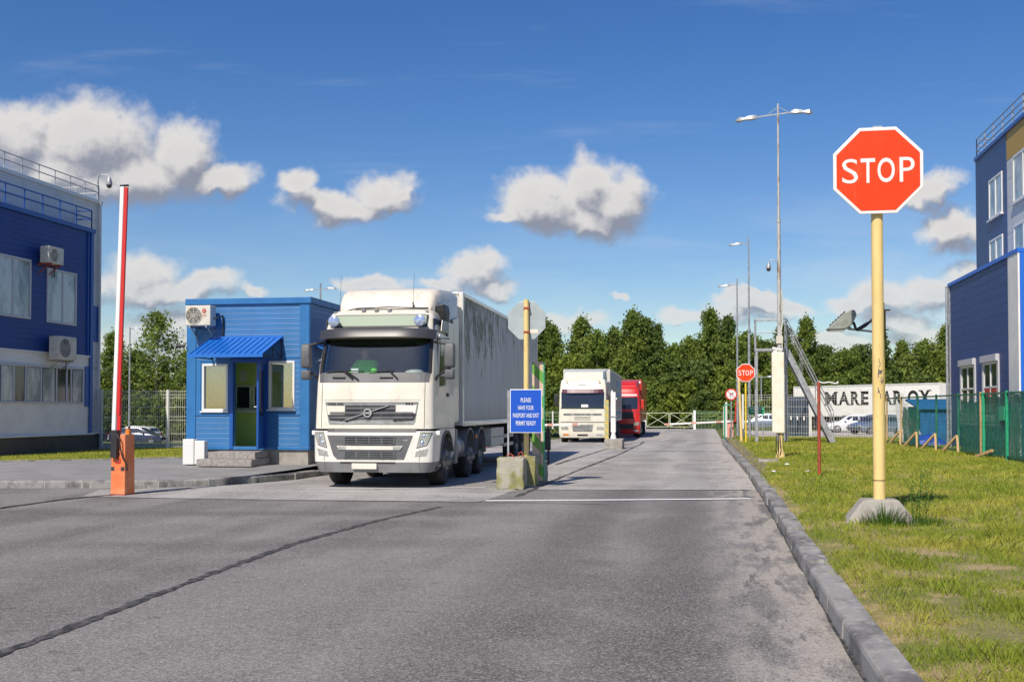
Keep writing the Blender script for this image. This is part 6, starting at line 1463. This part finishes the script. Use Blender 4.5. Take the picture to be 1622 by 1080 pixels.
    MB().box(1.256, 1.262, 3.2, 15.6, 1.5, 1.62).build('curtain_band', mat('faded_navy_print', (.12, .2, .36), .6), t2)
    for s_ in (-1, 1):
        for cy in (11.4, 12.7, 14): wheel(t2, s_ * 1.23, cy, .49, .38, s_, deep=True)
        box(*sorted((s_ * 1.23, s_ * 1.2)), 6.0, 10.6, .45, 1.05).build('side_skirt', M_chassis, t2)
    C = old
lorry2()

# ------------------------------------------------------------ red lorry behind
def lorry3():
    T3 = thing('lorry', 'bright red lorry partly hidden behind the cream curtain-sided trailer', 'lorry', (-5.5, 75.0, zroad(-5, 76)), R(1.5))
    c = Cab([(.28, .06, 1.2, .3), (.5, 0, 1.25, .3), (1.3, .0, 1.25, .3), (2.0, .08, 1.24, .3), (2.8, .25, 1.2, .3), (3.3, .4, 1.15, .3), (3.5, .6, 1.05, .3)], 4)
    c.body([.30, .5, .8, 1.1, 1.5, 2.0, 2.4, 2.8, 3.1, 3.3, 3.42, 3.5], 2.2).build('cab', M_red, T3, smooth=True, fix=False)
    def p(q, m, n, o=.012, nz=2, nx=12): return c.patch(q, o, .03, nx, nz).build(n, m, T3)
    p([(-1.08, 1.95), (1.08, 1.95), (1.08, 2.75), (-1.08, 2.75)], M_glassdark, 'windscreen', nz=4)
    p([(-.8, 1.3), (.8, 1.3), (.8, 1.75), (-.8, 1.75)], M_dark, 'upper_grille'); p([(-.8, .6), (.8, .6), (.8, .95), (-.8, .95)], M_dark, 'lower_grille')
    p([(-1.05, 2.85), (1.05, 2.85), (1.0, 2.95), (-1.0, 2.95)], M_signwhite, 'roof_sign_panel', nz=1)
    for s_ in (-1, 1):
        q = [(.82, .82), (1.15, .86), (1.18, 1.08), (.86, 1.04)]; q = q if s_ > 0 else [(-x, z) for x, z in (q[1], q[0], q[3], q[2])]; p(q, M_head, 'headlight', .014, nx=5)
        q = [(.8, .44), (1.12, .44), (1.12, .54), (.8, .54)]; q = q if s_ > 0 else [(-x, z) for x, z in (q[1], q[0], q[3], q[2])]; p(q, M_head, 'fog_lamp', .014, nx=4, nz=1)
        box(*sorted((s_ * 1.5, s_ * 1.30)), .12, .30, 1.95, 2.6).build('mirror', M_red, T3, bevel=.03); MB().tube([(s_ * 1.18, .45, 2.6), (s_ * 1.4, .25, 2.5)], .03).build('mirror_arm', M_dark, T3)
        X = s_ * 1.235; d_ = MB().prism([(.55, 1.15), (1.65, 1.15), (1.65, 2.85), (.66, 2.85)], *sorted((X, X + s_ * .03)), 'x').build('door', M_red, T3, bevel=.008)
        MB().prism([(.68, 1.95), (1.55, 1.95), (1.55, 2.7), (.8, 2.7)], *sorted((X + s_ * .03, X + s_ * .038)), 'x').build('door_window', M_glassdark, d_)
        wheel(T3, s_ * 1.24, 1.4, .49, .32, s_); wheel(T3, s_ * 1.24, 5.0, .49, .6, s_, deep=True)
    MB().loft([[(-1.0, .75, 3.45), (1.0, .75, 3.45), (.95, .78, 3.52), (-.95, .78, 3.52)], [(-1.08, 1.3, 3.4), (1.08, 1.3, 3.4), (.95, 1.3, 3.82), (-.95, 1.3, 3.82)], [(-1.16, 2.2, 3.3), (1.16, 2.2, 3.3), (1.1, 2.2, 3.95), (-1.1, 2.2, 3.95)]]).build('roof_deflector', M_red, T3, bevel=.04)
    box(-.4, .4, .6, 6, .55, .9).build('chassis_frame', M_chassis, T3)
    t3 = trailer_box(T3, 2.8, 16.2, 1.1, 4.0, M_red, M_red); box(.8, 1.2, 2.78, 2.798, 3.75, 3.92).build('front_label', M_signwhite, t3)
    for s_ in (-1, 1):
        for cy in (11.4, 12.7, 14): wheel(t3, s_ * 1.23, cy, .49, .38, s_, deep=True)
lorry3()

# ------------------------------------------------------------ white container trailer with big lettering
a0 = Vector((8.3, 108.5)); a1_ = Vector((18.7, 95)); L_ = (a1_ - a0).length; ang = math.atan2(a1_.y - a0.y, a1_.x - a0.x)
ct = thing('container_trailer', 'long white container trailer with large black serif lettering parked in front of the trees', 'trailer', (8.3, 106.5, -.1), ang)
box(0, L_, 0, 2.45, 1.15, 3.85).build('container', M_box, ct)
fm_ = MB(); fm_.box(-.02, L_ + .02, -.03, 0, 1.1, 1.25).box(-.02, L_ + .02, -.03, 0, 3.76, 3.88).box(-.02, .12, -.035, 0, 1.25, 3.76).box(L_ - .12, L_ + .02, -.035, 0, 1.25, 3.76).build('corner_frame', M_white, ct)
box(.4, L_ - .4, .5, 1.9, .7, 1.14).box(.3, L_ - .3, .2, .25, .4, .8).build('chassis_frame', M_chassis, ct)
for x in (1.6, 2.9, 4.2, L_ - 2): wheel_o = MB().cyl((x, .1, .4), (x, .45, .4), .5, n=24).cyl((x, .085, .4), (x, .1, .4), .28, n=20).build('wheel', M_rubber, ct)
def serif_text(s, x, z, wd, ht):
    o = text('lettering', s, wd, ht, M_black, ct, (x, -.012, z), (R(90), 0, 0), .02, .035)
    return o
def slab(x0, x1, z): return box(x0, x1, -.021, -.001, z, z + .07)
# letters placed one by one: M A R E . . A R  O X
bands = [('M', 4.84, 1.45), ('A', 6.42, 1.25), ('R', 7.78, .98), ('E', 8.90, .85), ('A', 11.4, 1.0), ('R', 12.60, .95), ('O', 14.2, 1.12), ('X', 15.42, 1.1)]
for ch, x, wd in bands:
    o = serif_text(ch, x, 2.72, wd, 1.18)
    z0, z1 = 2.13, 3.24
    feet = {'M': [(-.44, 0), (.44, 0), (-.44, 1), (.44, 1)], 'A': [(-.46, 0), (.46, 0)], 'R': [(-.4, 0), (.42, 0), (-.4, 1)], 'E': [(-.36, 0), (-.36, 1)], 'L': [(-.36, 0), (-.36, 1)], 'O': [], 'X': [(-.42, 0), (.42, 0), (-.42, 1), (.42, 1)]}[ch]
    for fx, top in feet: c = x + fx * wd; box(c - .2, c + .2, -.024, -.001, z1 if top else z0, (z1 if top else z0) + .07).build('serif', M_black, ct)

# ------------------------------------------------------------ cars
def car(label, loc, rz, paint, kind='hatch', group='parked cars'):
    t = thing('parked_car', label, 'car', loc, rz, group)   # nose at +x, length 4.3, centred
    low = []; hw = .86
    prof = [(-2.1, .45, .85), (-2.0, .30, .98), (-1.5, .25, 1.0), (-.5, .22, .96), (.7, .22, .94), (1.2, .24, .90), (1.7, .28, .80), (2.0, .32, .68), (2.12, .40, .55)]
    for x, zb, zt in prof:
        k = 1 - .12 * max(0, (abs(x) - 1.3) / .8) ** 2
        low.append([(x, -hw * k * .94, zb), (x, -hw * k, zb + .2), (x, -hw * k * .99, zt - .12), (x, -hw * k * .90, zt), (x, hw * k * .90, zt), (x, hw * k * .99, zt - .12), (x, hw * k, zb + .2), (x, hw * k * .94, zb)])
    b = MB().loft(low).build('body', paint, t, smooth=True)
    top = {'hatch': [(-2.0, .98, .70), (-1.75, 1.30, .62), (-1.3, 1.44, .60), (-.2, 1.48, .60), (.4, 1.40, .60), (1.15, .93, .68)], 'sedan': [(-1.9, .97, .68), (-1.2, 1.32, .60), (-.6, 1.42, .58), (.2, 1.40, .58), (.5, 1.34, .60), (1.25, .92, .66)]}[kind]
    def cabin(scale, m, name, par, zadd=0):
        s = []
        for x, z, w_ in top: s.append([(x, -.80, .90), (x, -w_ * scale, z + zadd), (x, w_ * scale, z + zadd), (x, .80, .90)])
        return MB().loft(s).build(name, m, par, smooth=True)
    cabin(1, paint, 'roof', t)
    for s_ in (-1, 1):
        w_ = MB()
        def P(x, z):  # point on the cabin side, pushed out a little
            zt = np.interp(x, [q[0] for q in top], [q[1] for q in top]); wt = np.interp(x, [q[0] for q in top], [q[2] for q in top]); f = (z - .90) / max(.05, zt - .90)
            return (x, s_ * ((.80 + (wt - .80) * min(1, f)) + .012), z)
        for x0, x1, xt0, xt1 in ((-1.45, -.45, -1.25, -.45), (-.37, .85, -.37, .30)):
            w_.add([P(x0, .98), P(x1, .98), P(xt1, 1.33), P(xt0, 1.33)], [(0, 1, 2, 3)])
        w_.build('side_window', M_glassdark, t, fix=False)
        for x in (-1.3, 1.33):
            wo_ = MB().lathe([(.19, .01), (.29, .0), (.32, -.03), (.32, -.18), (.28, -.2)], (0, 0, 0), (0, s_, 0), 24).build('wheel', M_rubber, t, smooth=True); wo_.location = (x, s_ * .86, .32)
            rm = MB().lathe([(.20, .01), (.19, -.03), (.05, -.02), (0, .0)], (0, 0, 0), (0, s_, 0), 20)
            for k in range(5): a = k * 1.2566; rm.bar((0, s_ * .008, 0), (.19 * math.cos(a), s_ * .008, .19 * math.sin(a)), .045, .02, (0, 1, 0))
            rm.build('rim', M_alu, wo_)
        MB().cyl((2.02, s_ * .55, .66), (2.10, s_ * .55, .62), .12, n=12).build('headlight', M_head, t); box(-2.1, -2.02, *sorted((s_ * .5, s_ * .76)), .72, .92).build('tail_lamp', M_redlens, t, bevel=.02)
        box(.65, .80, *sorted((s_ * .84, s_ * 1.0)), .95, 1.07).build('wing_mirror', paint, t, bevel=.03)
    def Q(i, j, z0f, z1f):
        (x0, zA, wA), (x1, zB, wB) = top[i], top[j]; a = Vector((x0, 0, zA)); b = Vector((x1, 0, zB)); n_ = Vector((b.z - a.z, 0, a.x - b.x)).normalized() * (.012)
        if n_.z < 0: n_ = -n_
        p0 = a.lerp(b, z0f) + n_; p1 = a.lerp(b, z1f) + n_; return [(p0.x, -wA * .9, p0.z), (p0.x, wA * .9, p0.z), (p1.x, wB * .9, p1.z), (p1.x, -wB * .9, p1.z)]
    MB().add(Q(0, 1, .15, .95), [(0, 1, 2, 3)]).build('rear_window', M_glassdark, t, fix=False)
    MB().add(Q(len(top) - 2, len(top) - 1, .08, .92), [(0, 1, 2, 3)]).build('windscreen', M_glassdark, t, fix=False)
    return t
car('white hatchback parked beyond the white wire fence in front of the container trailer', (11.35, 90, -.22), R(190), M_carwhite)
car('silver blue car parked to the right of the white hatchback', (12.3, 83.5, -.20), R(215), M_cargrey)
car('grey car parked far off, seen low through the fence behind the green sign', (5.35, 103, -.2), R(178), M_cargrey)
car('dark blue saloon passing behind the left wire fence, nearest the booth', (-44.6, 82.0, -1.2), R(8), M_cardark, 'sedan')
car('dark estate car half hidden behind the orange barrier cabinet', (-48.9, 80.5, -1.2), R(185), M_cardark)
car('white car glimpsed low between the two dark cars behind the left fence', (-46.8, 85.5, -1.2), R(175), M_carwhite)
cn = thing('traffic_cone', 'small orange traffic cone behind the left wire fence beside the barrier cabinet', 'traffic cone', (-22.4, 40.5, .25)); MB().cyl((0, 0, 0), (0, 0, .7), .17, .03, n=14).build('cone', M_orangelens, cn, smooth=True); box(-.2, .2, -.2, .2, -.01, .03).build('base', M_dark, cn)

# ================================================================== TREES
def leaf_cloud(cent, sig, per, size, rg, flat=.9):
    n_ = len(cent) * per; c = np.repeat(cent, per, 0) + rg.normal(0, 1, (n_, 3)) * np.repeat(sig, per)[:, None] * np.array([1, 1, flat])
    u = rg.normal(0, 1, (n_, 3)); u /= np.linalg.norm(u, axis=1)[:, None]; v = np.cross(u, rg.normal(0, 1, (n_, 3))); v /= np.linalg.norm(v, axis=1)[:, None]
    s = size * rg.uniform(.55, 1.5, n_)[:, None]
    q = np.stack([c - u * s - v * s * .5, c + u * s - v * s * .45, c + u * s * .7 + v * s * .6, c - u * s * .6 + v * s * .5], 1)
    return q.reshape(-1, 3)
def tree_proto(name, label, H, W, shape, m, seed, per=46, nc=120, size=.11, trunk_m=M_bark, base=.12, cat='tree', group='trees of the wood behind the gate'):
    """limbs leave the stem and carry sprays of leaves along their outer half"""
    rg = np.random.default_rng(seed); t = thing(name, label, cat, (0, 0, 0), 0, group)
    nl = int(nc * .62); cents = []; sigs = []; limbs = []
    ang = rg.uniform(0, 6.28); lead = rg.uniform(-.25, .25, 2)
    for i in range(nl):
        hh = base + (1 - base) * ((i + rg.random()) / nl) ** .9; ang += 2.4 + rg.normal(0, .5)
        k = (hh - base) / (1 - base)
        if shape == 'cone': e = (1 - k) ** .8 + .04
        elif shape == 'round': e = math.sin(math.pi * min(1, k * .86 + .14)) ** .55 + .05
        elif shape == 'open': e = math.sin(math.pi * min(1, k * .85 + .13)) ** .8 + .06
        else: e = (1 - k ** 1.9) ** .6 * (.62 + .38 * math.sin(math.pi * min(1, k + .25))) + .07
        r = W / 2 * e * rg.uniform(.55, 1.22); up = r * rg.uniform(.25, .9) * (-.3 if shape == 'cone' and name.startswith('spruce') else 1)
        z0 = max(.25, H * hh - up); sx, sy = lead[0] * hh, lead[1] * hh
        tip = np.array([sx + r * math.cos(ang), sy + r * math.sin(ang), min(H * 1.03, H * hh + up * .15)]); st = np.array([sx, sy, z0]); limbs.append((st, tip))
        for q in np.linspace(.35, 1.0, 4):
            p = st + (tip - st) * q; p[2] += .12 * r * math.sin(q * 3.1); cents.append(p + rg.normal(0, .12, 3)); sigs.append(W * .045 * rg.uniform(.6, 1.5) * (1.15 - .4 * k))
    for q in range(6): cents.append(np.array([lead[0], lead[1], H * (.9 + .1 * q / 5)])); sigs.append(.16 * W / 5)
    cents = np.array(cents); sigs = np.array(sigs)
    v = leaf_cloud(cents, sigs, max(8, per // 2), size, rg); fast_mesh('crown', v, np.arange(len(v)).reshape(-1, 4), m, t)
    tb_ = MB(); tb_.cyl((0, 0, -.3), (lead[0] * .5, lead[1] * .5, H * .5), .024 * W, .016 * W, n=8).cyl((lead[0] * .5, lead[1] * .5, H * .5), (lead[0], lead[1], H * .95), .016 * W, .005, n=6)
    for st, tip in limbs[::2]: tb_.cyl(tuple(st), tuple(tip), .008 * W, .003, n=4)
    tb_.build('trunk', trunk_m, t, smooth=True)
    return t
protos = [tree_proto('deciduous_tree', 'p', 11.5, 5.2, 'birch', M_leaf, 1, nc=170), tree_proto('deciduous_tree', 'p', 11.0, 4.6, 'birch', M_leafdark, 2, nc=160), tree_proto('deciduous_tree', 'p', 9.0, 5.6, 'round', M_leaf, 3, nc=170),
          tree_proto('deciduous_tree', 'p', 11.5, 5.0, 'cone', M_leafdark, 4, nc=170), tree_proto('deciduous_tree', 'p', 8.5, 5.4, 'round', M_leafdark, 5, nc=150), tree_proto('spruce_tree', 'p', 11.5, 4.4, 'cone', M_leafdark, 6, nc=190, per=40)]
shr = [tree_proto('bush', 'p', 4.2, 4.6, 'round', M_leaf, 11, nc=110, base=.02, cat='bush', group='bushes along the edge of the wood'), tree_proto('bush', 'p', 3.6, 4.2, 'round', M_leaflight, 12, nc=100, base=.02, cat='bush', group='bushes along the edge of the wood'), tree_proto('bush', 'p', 5.0, 4.6, 'round', M_leafdark, 13, nc=120, base=.02, cat='bush', group='bushes along the edge of the wood')]
def nth(i): i += 1; return f"{i}{'th' if 10 <= i % 100 <= 20 else {1: 'st', 2: 'nd', 3: 'rd'}.get(i % 10, 'th')}"
used = set(); rt = random.Random(12)
def put(p, x, y, z, h, label):
    s = h / {id(protos[0]): 11.5, id(protos[1]): 11.0, id(protos[2]): 9.0, id(protos[3]): 11.5, id(protos[4]): 8.5, id(protos[5]): 11.5, id(shr[0]): 4.2, id(shr[1]): 3.6, id(shr[2]): 5.0}[id(p)]
    rz = rt.uniform(0, 6.28)
    if id(p) not in used: used.add(id(p)); o = p; o.location = (x, y, z); o.rotation_euler = (0, 0, rz); o['label'] = label
    else: o = dup(p, (x, y, z), rz, label)
    k = rt.uniform(.9, 1.12); o.scale = (s * k, s * k, s)
    return o
TL = [(-26, 9.6, 0), (-23, 10.6, 1), (-20, 10.2, 2), (-17.3, 11.3, 1), (-15.8, 10.6, 0), (-13.6, 11.6, 0), (-11.4, 9.8, 2), (-9.6, 10.4, 1), (-7.6, 12.0, 0), (-6.0, 11.2, 1), (-4.9, 10.6, 5), (-3.2, 8.4, 2), (-1.4, 9.2, 2), (.9, 12.3, 0), (2.5, 11.4, 1), (4.2, 9.4, 2),
      (6.2, 8.8, 4), (8.0, 10.4, 1), (10.3, 11.1, 0), (12.2, 8.2, 4), (14.3, 7.7, 2), (16.2, 8.2, 4), (17.9, 9.9, 3), (20.0, 8.7, 0), (22.2, 8.5, 2), (24.3, 10.2, 0), (26.6, 9.6, 2), (29.5, 9.4, 4), (32.5, 9.0, 2), (36, 9.4, 1)]
kinds = {0: 'leafy birch with an open pointed crown', 1: 'dark narrow deciduous tree', 2: 'rounded mid green tree', 3: 'dark conical tree', 4: 'low rounded dark tree', 5: 'dark pointed spruce'}
where = ['behind the lorry trailer', 'left of the white gate', 'behind the white gate', 'behind the far barrier', 'behind the stair platform', 'behind the container trailer', 'beside the right building']
def region(x): return where[0] if x < -12 else where[1] if x < -5.5 else where[2] if x < -.8 else where[3] if x < 5 else where[4] if x < 9 else where[5] if x < 22 else where[6]
for i, (x, h, k) in enumerate(TL):
    o = put(protos[k], x, 119 + rt.uniform(-1.5, 2), -.4, h + .3, f'{kinds[k]}, {nth(i)} from left in front row'); o['group'] = 'front row of trees in the wood beyond the gate'
for i in range(34):
    x = -30 + i * 2.15 + rt.uniform(-.6, .6); hh = float(np.interp(x, [q[0] for q in TL], [q[1] for q in TL])) * rt.uniform(.78, .92); k = rt.choice([1, 2, 3, 4])
    o = put(protos[k], x, 124 + rt.uniform(0, 4), -.4, hh, f'{kinds[k]}, {nth(i)} from left in back row'); o['group'] = 'back row of trees in the wood beyond the gate'
kb = {0: 'mid green bush', 1: 'bright yellow green bush', 2: 'dark green bush'}
for i in range(34):
    x = -29 + i * 1.95 + rt.uniform(-.5, .5); k = rt.choice([0, 0, 1, 2, 2]); o = put(shr[k], x, 114.5 + rt.uniform(-1, 2.2), -.4, rt.uniform(3.0, 5.6), f'{kb[k]}, {nth(i)} from left at the foot of the far wood'); o['group'] = 'bushes at the foot of the far wood'
for i in range(24):
    x = -28 + i * 2.7 + rt.uniform(-.7, .7); k = rt.choice([0, 1, 2]); o = put(shr[k], x, 117.5 + rt.uniform(-1, 1), -.3, rt.uniform(5.2, 7.2), f'{kb[k]}, {nth(i)} from left among the trunks of the far wood'); o['group'] = 'bushes among the trunks of the far wood'
# left wood behind the fence
LT = [(-60, 7.8, 4), (-57, 7.6, 2), (-54.5, 9.9, 0), (-52.3, 8.0, 4), (-46.5, 8.2, 2), (-44, 8.0, 4), (-41, 8.4, 2), (-38, 7.5, 4), (-35, 7.8, 1)]
for i, (x, h, k) in enumerate(LT):
    o = put(protos[k], x, 96 + rt.uniform(-1, 2), -1.2, h, f'{kinds[k]}, {nth(i)} from left behind the left fence'); o['group'] = 'trees behind the left fence'
for i in range(12):
    x = -64 + i * 2.7; k = rt.choice([0, 2]); o = put(shr[k], x, 92.5 + rt.uniform(-.7, .7), -1.2, rt.uniform(3.4, 5.0), f'{kb[k]}, {nth(i)} from left below the trees behind the left fence'); o['group'] = 'bushes behind the left fence'
for i in range(10):
    x = -66 + i * 3.4; k = rt.choice([2, 4]); o = put(protos[k], x, 101 + rt.uniform(-.7, .7), -1.2, rt.uniform(6.5, 7.6), f'{kinds[k]}, {nth(i)} from left in back row behind left fence'); o['group'] = 'back row of trees behind the left fence'
ot = tree_proto('birch_tree', 'tall airy birch with a loose crown and pale trunk standing alone behind the left fence', 11.6, 5.6, 'open', M_leaf, 21, nc=120, per=34, size=.11, base=.22, trunk_m=mat('birch_bark', (.55, .53, .48), .8, col2=(.2, .18, .15), vs=7), group=None)
ot.location = (-49.4, 94, -1.2)
for o in list(bpy.data.objects):
    if o.get('label') == 'x': bpy.data.objects.remove(o)
